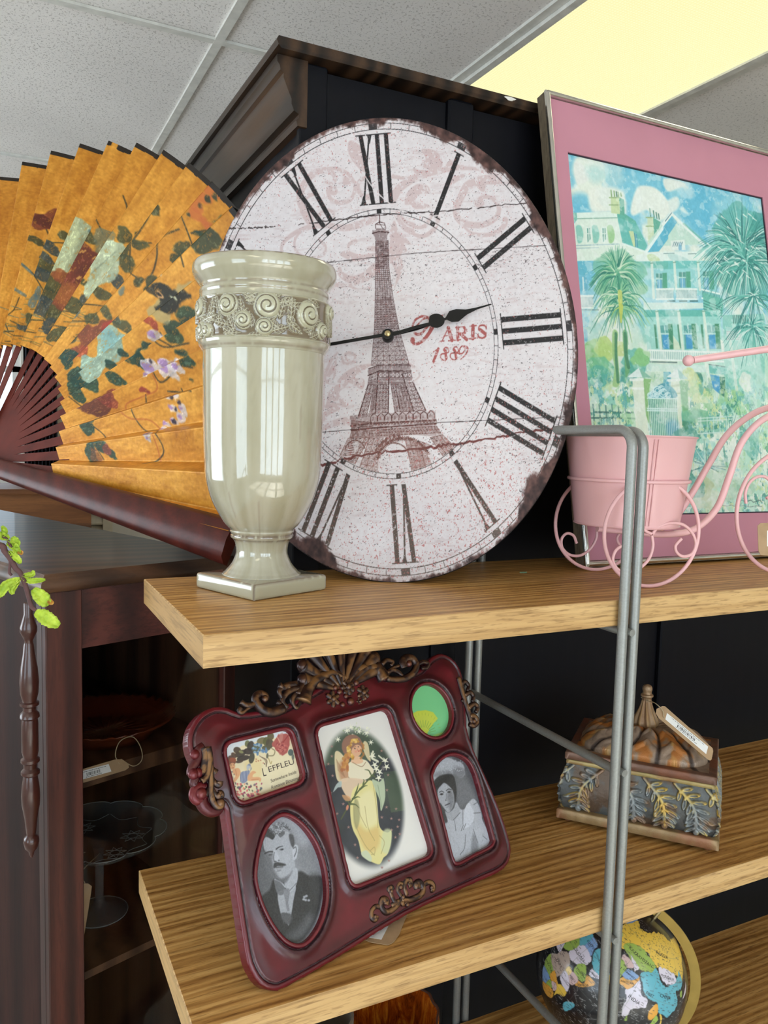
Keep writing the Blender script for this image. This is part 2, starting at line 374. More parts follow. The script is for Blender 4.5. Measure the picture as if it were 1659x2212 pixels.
def window(x0, x1, z0, z1, y, k, axis='x'):
    root = st(thing('window_%d' % k, ((x0+x1)/2, y, z0) if axis == 'x' else (y, (x0+x1)/2, z0), None, None)); b = MB(); fw = .04
    def bx(a0, a1, c0, c1):
        if axis == 'x': b.box((a0, y-.03, c0), (a1, y+.03, c1))
        else: b.box((y-.03, a0, c0), (y+.03, a1, c1))
    bx(x0, x0+fw, z0, z1); bx(x1-fw, x1, z0, z1); bx(x0, x1, z0, z0+fw); bx(x0, x1, z1-fw, z1); bx(x0, x1, .32, .35)
    b.build('window_frame', m_white, root); p = MB()
    if axis == 'x': p.box((x0+fw, y-.003, z0+fw), (x1-fw, y+.003, z1-fw))
    else: p.box((y-.003, x0+fw, z0+fw), (y+.003, x1-fw, z1-fw))
    p.build('glass_pane', m_pane, root)
for a, c in WIN: window(a, c, -1.0, .9, RY0-.05, k); k += 1
window(HB[0], HB[1], -.26, .85, RY1+.05, k); k += 1
window(-1.7, -.1, -.95, .75, RX0-.05, k, 'y'); k += 1
window(1.5, 3.9, -.95, .75, RX0-.05, k, 'y'); k += 1  # unseen window, added as the opening for the ceiling-brightening lamp
# dark curtain and a cream louvred shutter by the far window
cx0, cx1 = ony(52, 990, RY1)[0], ony(122, 990, RY1)[0]
xs = np.linspace(cx0, cx1, 90); zz = np.array([-1.45, .9]); yy = RY1-.09+.028*np.sin(np.linspace(0, 9*2*PI, 90))
V = [(x, y+.004*np.sign(0), z) for z in zz for x, y in zip(xs, yy)]; V2 = [(x, y+.006, z) for z in zz for x, y in zip(xs, yy)]; n = 90
Fc = [(i, i+1, n+i+1, n+i) for i in range(n-1)]+[(2*n+i+1, 2*n+i, 3*n+i, 3*n+i+1) for i in range(n-1)]+[(i+1, i, 2*n+i, 2*n+i+1) for i in range(n-1)]+[(n+i, n+i+1, 3*n+i+1, 3*n+i) for i in range(n-1)]
o = mkmesh('curtain', np.array(V+V2), Fc, plain('curtain_cloth', (24, 26, 34), .9), smooth=True); tagp(o, 'narrow dark curtain hanging by the far window, seen through the fan sticks', 'curtain')
sx0, sx1 = ony(124, 990, RY1)[0], ony(240, 990, RY1)[0]; sh = thing('louvred_shutter', ((sx0+sx1)/2, RY1-.05, -1.2), 'cream louvred shutter on the far wall behind the fan', 'shutter')
m_cream = plain('cream_paint', (225, 214, 190), .6, var=.03)
MB().box((sx0, RY1-.05, -1.2), (sx0+.05, RY1-.01, .9)).box((sx1-.05, RY1-.05, -1.2), (sx1, RY1-.01, .9)).box((sx0, RY1-.05, .85), (sx1, RY1-.01, .9)).box((sx0, RY1-.05, -1.2), (sx1, RY1-.01, -1.12)).build('shutter_frame', m_cream, sh)
b = MB()
for i in range(28):
    z = -1.10+i*.069; b.add([(sx0+.05, RY1-.045, z), (sx1-.05, RY1-.045, z), (sx1-.05, RY1-.015, z+.055), (sx0+.05, RY1-.015, z+.055), (sx0+.05, RY1-.04, z-.008), (sx1-.05, RY1-.04, z-.008), (sx1-.05, RY1-.01, z+.047), (sx0+.05, RY1-.01, z+.047)], [(0, 3, 2, 1), (4, 5, 6, 7), (0, 1, 5, 4), (1, 2, 6, 5), (2, 3, 7, 6), (3, 0, 4, 7)])
b.build('louvres', m_cream, sh)

sbx = ony(-120, 1100, 4.0)[0]; sb_ = thing('sideboard', (.15, 4.2, FLOOR), 'low brown wooden sideboard by the far window, glimpsed under the fan', 'sideboard'); m_sbd = wood('blocker_wood', (70, 40, 20), (112, 68, 34), (140, 90, 48), 'X', 1, .6, 0, .05, 10, .3)  # added furniture block that covers the bright window gap under the fan
MB().box((-.75, 3.95, FLOOR+.08), (.42, 4.42, -.275)).build('carcass', m_sbd, sb_); MB().box((-.77, 3.93, -.2745), (.44, 4.43, -.25), bev=.004).build('blocker_top', m_sbd, sb_)
for x_ in (-.72, .34): MB().box((x_, 3.97, FLOOR), (x_+.06, 4.03, FLOOR+.0795)).build('leg', m_sbd, sb_); MB().box((x_, 4.34, FLOOR), (x_+.06, 4.40, FLOOR+.0795)).build('leg', m_sbd, sb_)
# fluorescent ceiling lights
t = NT('light_lens'); v = t.coord(); ck = t.n('ShaderNodeTexVoronoi'); ck.inputs['Scale'].default_value = 120; ck.inputs['Randomness'].default_value = 0.0; t.l(v, ck.inputs['Vector'])
em = t.ramp(ck.outputs['Distance'], [(0.1, lin((255, 253, 214))), (.6, lin((236, 229, 172)))])
t.l(em, t.b.inputs['Emission Color']); t.b.inputs['Emission Strength'].default_value = .98; t.bump(ck.outputs['Distance'], .6, .002); m_lens = t.set(lin((60, 58, 46)), .25)
def troffer(x0, y0, lab, strength=1):
    r = thing('ceiling_light', (x0+.3, y0+.6, CEIL), lab, 'ceiling light', 'fluorescent panels in the ceiling'); x1, y1 = x0+.605, y0+1.195
    b = MB(); f = .022
    for lo, hi in (((x0, y0), (x0+f, y1)), ((x1-f, y0), (x1, y1)), ((x0+f, y0), (x1-f, y0+f)), ((x0+f, y1-f), (x1-f, y1))): b.box((lo[0], lo[1], CEIL-.018), (hi[0], hi[1], CEIL-.002))
    b.build('light_frame', m_bar, r); MB().box((x0+f, y0+f, CEIL-.012), (x1-f, y1-f, CEIL-.004)).build('diffuser', m_lens, r)
    l = area('lamp', ((x0+x1)/2, (y0+y1)/2, CEIL-.03), (0, 0, 0), .5, 1.1, 5.0, (1.0, .93, .74)); return r
troffer(1.218, .944, 'glowing yellow-white fluorescent panel in the ceiling above the dark cabinet')
troffer(-1.27, -1.494, 'fluorescent panel in the ceiling behind the camera, left of two'); troffer(1.24, -2.713, 'fluorescent panel in the ceiling behind the camera, right of two')  # both unseen panels are added as fill light

# ================================================================== armoire
AY = 1.172
m_arm = wood('armoire_dark_wood', (6, 6, 12), (9, 9, 16), (13, 12, 18), 'Z', 1.0, .6, .0, .05, 6, .2, .15)
m_crown = wood('armoire_crown_wood', (20, 13, 8), (50, 34, 22), (74, 52, 34), 'Y', 1.0, .42, .04, .05, 16, .25)
arm = thing('armoire', (1.15, 1.6, FLOOR), 'tall near-black wooden armoire with moulded crown behind the wall clock', 'armoire')
AX0, AX1, AB = .424, 1.98, 2.02
b = MB(); b.box((AX0+.006, AY+.012, FLOOR), (AX1, AB, .555)); b.build('body', m_arm, arm)
b = MB()   # side panel boards with the flat stile between them
xa, xb = ony(967, 240, AY)[0], ony(1022, 240, AY)[0]; xc, xd = ony(1398, 1500, AY)[0], ony(1440, 1500, AY)[0]
b.box((AX0, AY, FLOOR), (AX0+.045, AY+.013, .566), bev=.002); b.box((xa, AY-.004, FLOOR), (xb, AY+.013, .566), bev=.003); b.box((xc+.03, AY, FLOOR), (xd+.03, AY+.013, .52), bev=.003)
b.box((AX0+.046, AY+.005, FLOOR), (xa-.001, AY+.013, .56)); b.box((xb+.001, AY+.005, FLOOR), (xc, AY+.013, .56)); b.box((xd+.031, AY+.005, FLOOR), (AX1, AY+.013, .56)); b.build('side_panel', m_arm, arm)
b = MB(); pr = [(AX0+.01, .470), (.419, .470), (.417, .478), (.421, .482), (.421, .487), (.413, .491), (.409, .500), (.409, .507), (.404, .517), (.399, .528), (.396, .535), (.396, .541), (.391, .545), (.390, .551), (.386, .556), (.386, .566), (AX0+.01, .566)]
Vv = [(x, AY-.006, z) for x, z in pr]+[(x, AB, z) for x, z in pr]; n = len(pr)
b.add(Vv, [(i, (i+1) % n, n+(i+1) % n, n+i) for i in range(n)]+[tuple(range(n-1, -1, -1)), tuple(range(n, 2*n))]); b.build('crown_moulding', m_crown, arm, auto=35)
b = MB(); tp = [(.386, .5665), (.380, .568), (.377, .574), (.380, .580), (.386, .583), (AX1, .583), (AX1, .5665)]
yy0 = AY-.030
Vv = [(x, yy0+(.006 if z < .568 or z > .582 else 0), z) for x, z in tp]+[(x, AB+.02, z) for x, z in tp]; n = len(tp)
b.add(Vv, [(i, (i+1) % n, n+(i+1) % n, n+i) for i in range(n)]+[tuple(range(n-1, -1, -1)), tuple(range(n, 2*n))]); b.build('top_board', m_crown, arm, auto=35)
b = MB()
for y0, y1, z0, z1 in ((AY+.06, 1.56, -.3, .42), (1.6, 1.98, -.3, .42)): b.box((AX0-.012, y0, z0), (AX0+.006, y1, z1), bev=.004)
b.build('door', m_crown, arm)
ch = ony(1103, 198, AY-.031); b = MB(); b.prism([(math.cos(a)*(.010+.004*math.sin(3*a)), math.sin(a)*.0032) for a in np.linspace(0, 2*PI, 14)[:-1]], 0, .0008, 0, T4((ch[0], AY-.0297, .5755), basis((1, 0, 0), (0, 0, 1), (0, -1, 0)))); b.build('paint_chip', plain('chip_white', (232, 228, 220), .8), arm)['label'] = 'white chipped patch'

# ================================================================== shelf rack
def laminate(name, d, mi, l, rough, sc=1.0):
    t = NT(name); v = t.coord((.035, 1, 1)); f1 = t.noise(v, 58*sc, 4, .55, .25); f2 = t.noise(v, 210*sc, 3, .6, .1); v2 = t.coord((.10, 1, 1)); f3 = t.noise(v2, 380*sc, 2, .6)
    wv = t.n('ShaderNodeTexWave', wave_type='BANDS', bands_direction='Y'); wv.inputs['Scale'].default_value = 22*sc; wv.inputs['Distortion'].default_value = 9; wv.inputs['Detail'].default_value = 3; wv.inputs['Detail Scale'].default_value = .8; wv.inputs['Detail Roughness'].default_value = .6; t.l(t.coord((.09, 1, 1)), wv.inputs['Vector'])
    c = t.ramp(t.mix(.28, f1, wv.outputs['Fac']), [(.28, lin(d)), (.5, lin(mi)), (.74, lin(l))]); c = t.mix(.75, c, t.ramp(f2, [(.36, (.58, .52, .46)), (.5, (1, 1, 1))]), 'MULTIPLY'); c = t.mix(.6, c, t.ramp(f3, [(.34, (.5, .44, .38)), (.44, (1, 1, 1))]), 'MULTIPLY')
    t.bump(f2, .08, .0004); return t.set(c, rough, 0, .4)
m_top = laminate('oak_laminate_top_shaded', (156, 108, 54), (196, 146, 82), (218, 172, 106), .42); m_edge = laminate('oak_laminate_edge_lit', (182, 142, 90), (200, 160, 106), (216, 178, 124), .5)  # one laminate in two tones: shade put into the top, light into the edge
m_end = wood('oak_laminate_end', (150, 112, 62), (182, 142, 90), (204, 166, 112), 'Y', 1.25, .5, 0, .12, 22, .55)
def board(zt, x0, lab):
    r = thing('shelf_board', (1.0, .916, zt-.0327), lab, 'shelf', 'oak laminate boards of the rack'); y0, y1, x1 = .7496, 1.0822, 1.95
    b = MB(); th = .0327; c = .0012; V = [(x0, y0, zt-th), (x1, y0, zt-th), (x1, y1, zt-th), (x0, y1, zt-th), (x0, y0, zt-c), (x1, y0, zt-c), (x1, y1, zt-c), (x0, y1, zt-c), (x0+c, y0+c, zt), (x1-c, y0+c, zt), (x1-c, y1-c, zt), (x0+c, y1-c, zt)]
    b.add(V, [(0, 3, 2, 1)], 0); b.add(V, [(0, 1, 5, 4), (1, 2, 6, 5), (2, 3, 7, 6)], 1); b.add(V, [(3, 0, 4, 7)], 2)
    b.add(V, [(8, 9, 10, 11)], 0); b.add(V, [(4, 5, 9, 8), (5, 6, 10, 9), (6, 7, 11, 10), (7, 4, 8, 11)], 1)
    b.build('board', [m_top, m_edge, m_end], r); return r
board(-.19, .1812, 'oak laminate shelf board carrying the clock and vase, topmost of the rack')
board(-.597, .1742, 'oak laminate shelf board carrying the burgundy photo frame and gilt box')
board(-.995, .17, 'oak laminate shelf board carrying the globe, lowest in view')
m_rod = plain('grey_metal_rod', (150, 151, 148), .46, .6, .5, 0, .04, 400)
XA, XB = ony(1355, 1130, .742)[0], ony(1379, 1130, .742)[0]; ZT = ony(1300, 929, .9)[2]
ZT = onx(1280, 929, XA)[2]
def upright(xa, xb, lab):
    r = thing('rack_upright', ((xa+xb)/2, .93, FLOOR), lab, 'shelf upright', 'metal uprights of the rack')
    for x, dz in ((xa, 0), (xb, -.0015)):
        pts = [(x, .7405, FLOOR), (x, .7405, -.6), (x, .7405, ZT+dz-.022)]
        pts += [(x, .7405+.022*(1-math.cos(a)), ZT+dz-.022+.022*math.sin(a)) for a in np.linspace(.15, PI/2, 9)]
        pts += [(x, 1.0905-.022*(1-math.cos(a)), ZT+dz-.022+.022*math.sin(a)) for a in np.linspace(PI/2, .15, 9)]
        pts += [(x, 1.0905, ZT+dz-.022), (x, 1.0905, -.6), (x, 1.0905, FLOOR)]
        MB().tube(pts, .0064, 0, 16, up=(1, 0, 0)).build('loop_rod', m_rod, r, auto=50)
    for z in (-.2292, -.411, -.6362, -.823, -1.0342, -1.3):
        MB().tube([((xa+xb)/2-.004, .7405, z), ((xa+xb)/2-.004, 1.0905, z)], .0058, 0, 14).build('crossbar', m_rod, r, auto=50)
        MB().tube([((xa+xb)/2, .7425, z), ((xa+xb)/2, .7325, z)], .0046, 0, 16).build('bolt', m_rod, r, auto=50)
    return r
upright(XA, XB, 'pair of grey metal rods standing in front of the pink planter'); upright(1.80, 1.8138, 'pair of grey metal rods at the far right end of the rack, out of frame')

# ================================================================== china cabinet
CT = -.185; A0 = onz(88, 1245, CT); th = math.radians(20.0); ex = np.array([math.cos(th), math.sin(th), 0]); ey = np.array([-math.sin(th), math.cos(th), 0]); ez = np.array([0, 0, 1.0])
m_cab = wood('mahogany', (38, 16, 12), (66, 30, 22), (92, 46, 34), 'Z', 1.1, .55, .03, .1, 10, .45, .4); m_cabh = wood('mahogany_rail', (40, 16, 12), (72, 32, 25), (98, 48, 38), 'X', 1.1, .55, .03, .1, 14, .6, .45)
m_cabt = wood('cabinet_top_wood', (34, 20, 14), (66, 42, 28), (98, 66, 44), 'X', .8, .42, .10, .06, 9, .3, .35); m_cabi = wood('cabinet_inside_wood', (56, 36, 26), (88, 60, 42), (112, 80, 58), 'Z', 1, .5, 0, .05, 10, .3)
m_cabs = wood('mahogany_side_darkened', (28, 13, 10), (44, 21, 16), (58, 29, 22), 'Z', 1.1, .7, 0, .1, 10, .45, .4); m_cabs.node_tree.nodes['Principled BSDF'].inputs['Specular IOR Level'].default_value = .2  # same mahogany, darkened on the side panel to offset window glare
m_crown.node_tree.nodes['Principled BSDF'].inputs['Specular IOR Level'].default_value = .32; m_arm.node_tree.nodes['Principled BSDF'].inputs['Specular IOR Level'].default_value = .2
CR = T4(A0, basis(ex, ey, ez)); cab = thing('china_cabinet', (A0[0]+ex[0]*.16+ey[0]*.35, A0[1]+ex[1]*.16+ey[1]*.35, FLOOR), 'dark mahogany glass-fronted china cabinet under the golden fan', 'cabinet')
CWd, CD = .318, 1.25; ZB = -(CT-FLOOR) ; tt = .026
def oct_(x0, y0, x1, y1, c): return [(x0+c, y0), (x1, y0), (x1, y1), (x0, y1), (x0, y0+c)]
b = MB()      # top slab with ogee edge
prof = [(.010, -tt), (.0035, -tt+.002), (0.0, -tt+.008), (.001, -.011), (.005, -.007), (.0055, -.0045), (.007, -.003), (.0085, 0)]
base = np.array([(0, 0), (CWd, 0), (CWd, CD), (0, CD)]); ins = np.array([(1, 1), (-1, 1), (-1, -1), (1, -1)]); V = []
for d, z in prof: V += [(p[0]+q[0]*d, p[1]+q[1]*d, z) for p, q in zip(base, ins)]
V = np.array(V) @ CR[:3, :3].T+CR[:3, 3]; Fc = []
for i in range(len(prof)-1):
    for j in range(4): j2 = (j+1) % 4; Fc.append((i*4+j, i*4+j2, (i+1)*4+j2, (i+1)*4+j))
Fc += [(3, 2, 1, 0), tuple(4*(len(prof)-1)+j for j in range(4))]; b.add(V, Fc); b.build('cabinet_top', m_cabt, cab, auto=40)
def cbx(name, lo, hi, mat, bev=0.0, lab=None):
    o = MB().box(lo, hi, 0, CR, bev).build(name, mat, cab)
    if lab: o['label'] = lab
    return o
FP = .016     # front plane inset
def ct(px, py):  # pixel to cabinet-front coordinate
    P = onp(px, py, A0+ey*FP, -ey); d = P-A0; return d @ ex, d[2]
x1_ = ct(100, 1500)[0]; x2_ = ct(179, 1500)[0]; x3_, x4_ = ct(484, 1500)[0], ct(508, 1500)[0]; zr = ct(179, 1402)[1]; zb = ZB
s1t = ct(176, 1693)[1]; s1b = ct(176, 1728)[1]; s2t = ct(175, 2140)[1]
zu = -tt-.0005
cbx('corner_post', (x1_, FP, zb), (x2_, FP+.018, zu), m_cab, .0015); cbx('corner_post', (x3_, FP, zb), (x4_, FP+.018, zu), m_cab, .0015)
cbx('door_rail', (x2_+.0004, FP+.004, zr), (x3_-.0004, FP+.018, zu), m_cabh); cbx('door_rail', (x2_+.0004, FP+.004, zb), (x3_-.0004, FP+.018, zb+.12), m_cabh)
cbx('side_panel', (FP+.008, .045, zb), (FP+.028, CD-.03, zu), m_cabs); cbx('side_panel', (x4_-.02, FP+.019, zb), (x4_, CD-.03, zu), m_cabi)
cbx('back_panel', (FP+.03, CD-.045, zb), (x4_-.021, CD-.03, zu), m_cabi); cbx('cabinet_floor', (FP+.03, FP+.031, zb), (x4_-.021, CD-.046, zb+.1), m_cabi)
sh1 = cbx('interior_shelf', (FP+.03, FP+.034, s1b), (x4_-.021, CD-.046, s1t), m_cabi); cbx('interior_shelf', (FP+.03, FP+.034, s2t-.012), (x4_-.021, CD-.046, s2t), m_cabi)
p = MB().box((x2_-.002, FP+.012, zb+.12), (x3_+.002, FP+.015, zr), 0, CR).build('glass_pane', glassm('cabinet_glass', (.90, .90, .90), .02, gl=.3), cab)
# quarter-round filler behind the turned column and the column itself
cbx('corner_backing', (FP+.004, FP+.012, zb), (x1_-.0004, .044, zu), m_cab)
cxp, _ = ct(76, 1500); colc = A0+ex*(x1_-.020)+ey*(FP+.006)
pz = lambda y: onp(76, y, colc, -ey)[2]
sc_ = np.linalg.norm(onp(86, 1500, colc, -ey)-onp(66, 1500, colc, -ey))/20
rp = [(2, 1298), (9, 1300), (9, 1325), (12, 1335), (17, 1352), (17, 1362), (12, 1373), (8, 1382), (10, 1390), (12, 1410), (17, 1440), (19.5, 1470), (18, 1495), (14, 1510), (14, 1512), (19, 1514), (19, 1520), (13, 1524), (13, 1532), (19, 1538), (20, 1546), (16, 1550), (17, 1560), (17, 1620), (14, 1632), (19, 1636), (19, 1642), (14, 1646), (13, 1656), (19, 1662), (19, 1668), (14, 1672), (17, 1690), (19, 1715), (18, 1735), (13, 1765), (10, 1795), (9, 1800), (15, 1806), (16, 1815), (13, 1828), (6, 1836), (5, 1842), (1, 1850)]
b = MB(); b.lathe([(r*sc_, pz(y)) for r, y in rp[::-1]], (colc[0], colc[1], 0), 0, 28); b.build('turned_column', plain('turned_mahogany', (62, 28, 22), .3, 0, .5, .35), cab, auto=40)
# door knob
kp = ct(182, 1690); kc = A0+ex*kp[0]+ey*(FP-.004)+ez*kp[1]
# ================================================================== wall clock
KC = .19/.1853; cu, cv, cn = pframe(-.508, .216); CR_ = .335*KC; CQ = .775
Cc = np.array([.498, 1.0, .142])*KC; U_ = math.cos(-.106)*cu-math.sin(-.106)*cv; V_ = math.sin(-.106)*cu+math.cos(-.106)*cv
CP = Plane(Cc, U_*CQ*CR_, V_*CR_)
def cl(pts, o, k): return CP.LL(pts, o, k)
clock = thing('wall_clock', (Cc[0], Cc[1]-.08, -.19), 'large oval distressed white clock printed with the Paris tower and roman numerals', 'clock')
g = Canvas(-1.01, -1.01, 1.01, 1.01, .0025, (236, 228, 228)); rho = np.hypot(g.X, g.Y); ang = np.arctan2(g.X, g.Y)
def layer(): return Canvas(-1.01, -1.01, 1.01, 1.01, .0025, 0.0, flat=True)
X, Y = g.X, g.Y
n1 = vnoise(X+9, Y+9, 3, 1, 4); n2 = vnoise(X+9, Y+9, 70, 2, 3, .6); n3 = vnoise(X+9, (Y+9)*1.0, 120, 3, 2); n4 = vnoise((X+9)*.15, Y+9, 60, 4, 4, .7)
g.C += ((n1-.5)*14)[..., None]*np.array([1, 1.1, 1.0])+((n2-.5)*20)[..., None]*np.array([.7, 1, 1])
weave = (np.sin(X*900)*np.sin(Y*900))*3; g.C += weave[..., None]
g.C -= (sstep(.60, .72, n4)*14)[..., None]*np.array([.6, 1, 1])
C1 = (560, 250), 5.53; C2 = (840, 260), 5.53; C3 = (690, 760), 5.184; C4 = (870, 650), 7.541; C5 = (640, 440), 3.567; C6 = (620, 940), 3.19; C7 = (1030, 480), 4.609
s0 = layer()
def sc(c, pts, w0, w1=None): s0.line(cl(pts, *c), w0, 1.0, .9, .004, w1, 'max', 6)
def leaf(c, pts): s0.poly(cl(pts, *c), 1.0, .004, .95, 0, 1, 5, 'max')
sc(C1, [(600, 1240), (520, 1090), (490, 960), (530, 830), (640, 700), (760, 650), (870, 680), (905, 760), (870, 810), (790, 790)], .05, .012)
sc(C1, [(760, 645), (900, 630), (1040, 680), (1130, 790), (1140, 900), (1080, 1010), (960, 1040), (860, 1000), (820, 900), (850, 860), (900, 870)], .016, .022)
leaf(C1, [(840, 860), (900, 850), (940, 900), (910, 950), (850, 940), (825, 900)]); leaf(C1, [(520, 960), (580, 920), (690, 940), (600, 980), (540, 1040), (500, 1040)]); leaf(C1, [(1000, 700), (1110, 790), (1010, 830), (1000, 760)])
sc(C1, [(1380, 1220), (1220, 1290), (1020, 1340), (800, 1310), (600, 1330), (430, 1400), (300, 1500), (265, 1600), (310, 1700), (400, 1720)], .035, .012)
sc(C1, [(640, 1300), (480, 1400), (420, 1520), (460, 1640), (600, 1700), (760, 1660), (790, 1560), (720, 1490)], .012, .016); sc(C1, [(700, 1240), (740, 1160), (830, 1130), (890, 1170), (880, 1220)], .02, .01)
leaf(C1, [(960, 1650), (1050, 1610), (1200, 1660), (1380, 1640), (1330, 1700), (1150, 1740), (1020, 1700)]); sc(C1, [(1150, 1500), (1070, 1540), (1070, 1620), (1110, 1660)], .02, .006); leaf(C1, [(1290, 1570), (1390, 1560), (1400, 1620), (1300, 1610)])
sc(C1, [(960, 1830), (980, 1900), (1100, 1960), (1250, 1930), (1380, 1830)], .02, .05); sc(C1, [(870, 2010), (1000, 2030), (1180, 2000), (1300, 1930)], .02, .006); sc(C1, [(780, 2180), (900, 2040), (1050, 2030), (1180, 2080)], .01, .01)
leaf(C1, [(1060, 330), (1120, 300), (1240, 400), (1280, 560), (1300, 680), (1200, 640), (1080, 480)]); sc(C1, [(1300, 720), (1200, 780), (1180, 870), (1240, 960), (1320, 970)], .015, .03)
sc(C2, [(40, 940), (150, 790), (360, 670), (620, 600), (860, 570), (1100, 590), (1300, 650)], .045, .008); sc(C2, [(60, 860), (190, 760), (380, 650), (560, 600)], .01, .02); sc(C2, [(50, 670), (200, 690), (400, 640)], .02, .006)
leaf(C2, [(390, 350), (520, 350), (610, 420), (640, 540), (560, 600), (450, 580), (380, 530), (440, 460)]); leaf(C2, [(290, 570), (350, 590), (480, 600), (420, 660), (320, 640)]); leaf(C2, [(680, 540), (740, 470), (800, 520), (900, 540), (760, 570)])
leaf(C2, [(190, 1000), (220, 860), (340, 760), (460, 780), (490, 870), (380, 880), (320, 960), (460, 1000), (480, 1040), (320, 1060), (260, 1010)]); leaf(C2, [(650, 830), (740, 700), (880, 640), (900, 680), (800, 740), (720, 800)])
sc(C2, [(1300, 700), (1100, 720), (940, 780), (860, 920), (800, 1080), (850, 1200), (980, 1250), (1150, 1240), (1290, 1150), (1310, 1030), (1230, 930), (1110, 920), (1040, 990), (1080, 1030)], .045, .012); leaf(C2, [(1000, 740), (1150, 730), (1140, 850), (1080, 830), (1050, 780)]); leaf(C2, [(1040, 960), (1100, 930), (1140, 1000), (1080, 1040), (1030, 1020)])
sc(C2, [(850, 1220), (980, 1340), (1150, 1370), (1300, 1330), (1380, 1250), (1390, 1190)], .01, .03)
sc(C2, [(90, 1100), (160, 1230), (300, 1360), (420, 1380), (540, 1300), (590, 1180)], .01, .025); sc(C2, [(130, 1130), (200, 1220), (340, 1280), (440, 1250), (510, 1130)], .01, .02); sc(C2, [(100, 1160), (180, 1280), (280, 1330)], .02, .03); sc(C2, [(140, 1140), (200, 1210), (300, 1250)], .014, .02)
leaf(C2, [(0, 1640), (10, 1450), (30, 1270), (70, 1200), (120, 1330), (220, 1420), (260, 1480), (180, 1470), (220, 1560), (150, 1600), (170, 1740), (120, 1900), (60, 2010), (90, 1880), (60, 1760)])
sc(C3, [(40, 740), (30, 520), (50, 320), (120, 120), (200, 10)], .03, .01); leaf(C3, [(60, 320), (120, 180), (190, 90), (180, 260), (120, 360)]); leaf(C3, [(200, 340), (300, 220), (450, 150), (600, 140), (460, 220), (400, 290), (500, 310), (480, 420), (340, 350)])
leaf(C3, [(80, 560), (110, 440), (220, 360), (320, 360), (220, 460), (280, 560), (300, 620), (200, 600), (240, 640), (120, 700), (20, 760)]); sc(C3, [(250, 60), (280, 130), (370, 120), (400, 50), (340, 10), (290, 30), (300, 80)], .012, .012); sc(C3, [(1000, 130), (1100, 200), (1120, 270), (1060, 330)], .012, .006); sc(C3, [(30, 860), (200, 790), (360, 770)], .02, .04)
sc(C3, [(110, 480), (200, 380), (340, 340), (470, 380)], .008, .008)
keep = sstep(.28, .42, n2); s0.C[..., 0] *= keep; g.over(s0, (210, 180, 178), .66)
# plank joints and cracks
k0 = layer()
def crack(pts, o, wd, jit=.003, brk=.0):
    P = cl(pts, *o); P = np.array([P[0]+(P[-1]-P[0])*t if len(P) == 2 else [np.interp(t, np.linspace(0, 1, len(P)), P[:, i]) for i in (0, 1)] for t in np.linspace(0, 1, 90)])
    P = P+rng.normal(0, jit, P.shape)*np.array([.2, 1])
    for i in range(0, 88, 2):
        if rng.random() > brk: k0.line(P[i:i+3], wd*rng.uniform(.5, 1.3), 1.0, 1, None, None, 'max')
CZ = (480, 250), 2.127
crack([(-60, 520), (150, 515), (250, 508)], CZ, .005, .002, .3); crack([(350, 500), (720, 455), (1000, 440), (1410, 400)], CZ, .005, .002, .25)
crack([(330, 690), (900, 630), (1500, 595)], CZ, .0035, .0006); crack([(440, 1455), (1000, 1410), (1640, 1380)], CZ, .0035, .0006)
g.over(k0, (60, 46, 46)); k0 = layer(); crack([(440, 1610), (620, 1560), (900, 1530), (1100, 1505), (1350, 1460), (1560, 1430)], CZ, .009, .0028); g.over(k0, (118, 60, 56))
# the tower
tw = layer(); T = lambda c, pts, w=.0035, a=.95: tw.line(cl(pts, *c), w, 1.0, a, None, None, 'max')
def tone(c, pts, a): tw.poly(cl(pts, *c), 1.0, .003, a*.72, 0, 1, 0, 'max')
def mixp(a, b, t): return (a[0]+(b[0]-a[0])*t, a[1]+(b[1]-a[1])*t)
def lattice(c, q, nu, nv, w=.003, xs=True, a=.8):   # q: tl, tr, br, bl
    tl, tr, br, bl = q
    for i in range(nu+1): t = i/nu; T(c, [mixp(tl, tr, t), mixp(bl, br, t)], w, a)
    for j in range(nv+1): t = j/nv; T(c, [mixp(tl, bl, t), mixp(tr, br, t)], w, a)
    if xs:
        for i in range(nu):
            for j in range(nv):
                f = lambda u, v: mixp(mixp(tl, tr, u), mixp(bl, br, u), v)
                T(c, [f(i/nu, j/nv), f((i+1)/nu, (j+1)/nv)], w*.8, a*.85); T(c, [f((i+1)/nu, j/nv), f(i/nu, (j+1)/nv)], w*.8, a*.85)
tone(C5, [(612, 280), (708, 280), (712, 500), (745, 740), (785, 950), (860, 1240), (580, 1240), (604, 950), (610, 700), (612, 480)], .34)
T(C5, [(642, 90), (642, 150)], .006); T(C5, [(612, 190), (610, 160), (640, 140), (680, 150), (690, 190)], .004); T(C5, [(640, 145), (665, 190)], .003); T(C5, [(620, 160), (680, 165)], .003); tone(C5, [(615, 190), (690, 190), (690, 207), (612, 207)], .7)
tone(C5, [(585, 212), (600, 205), (712, 208), (714, 222), (700, 245), (697, 285), (610, 290), (604, 255), (590, 235)], .62); T(C5, [(588, 228), (640, 215), (712, 222)], .006, 1)
lattice(C5, [(612, 290), (708, 285), (714, 500), (611, 500)], 5, 14, .0035, True, .9); lattice(C5, [(611, 500), (714, 500), (748, 740), (608, 740)], 7, 16, .003, False, .9); lattice(C5, [(608, 740), (748, 740), (790, 960), (602, 970)], 7, 12, .003, True, .9); lattice(C5, [(602, 970), (790, 960), (868, 1235), (578, 1245)], 6, 8, .003, True, .85)
tone(C5, [(625, 715), (735, 715), (745, 750), (628, 752)], .75)
tone(C3, [(540, 215), (560, 180), (665, 150), (1012, 150), (1025, 210), (1025, 225), (670, 225), (552, 268)], .6); T(C3, [(545, 265), (668, 215), (1025, 215)], .006, 1); T(C3, [(550, 190), (665, 150), (1012, 148)], .004); 
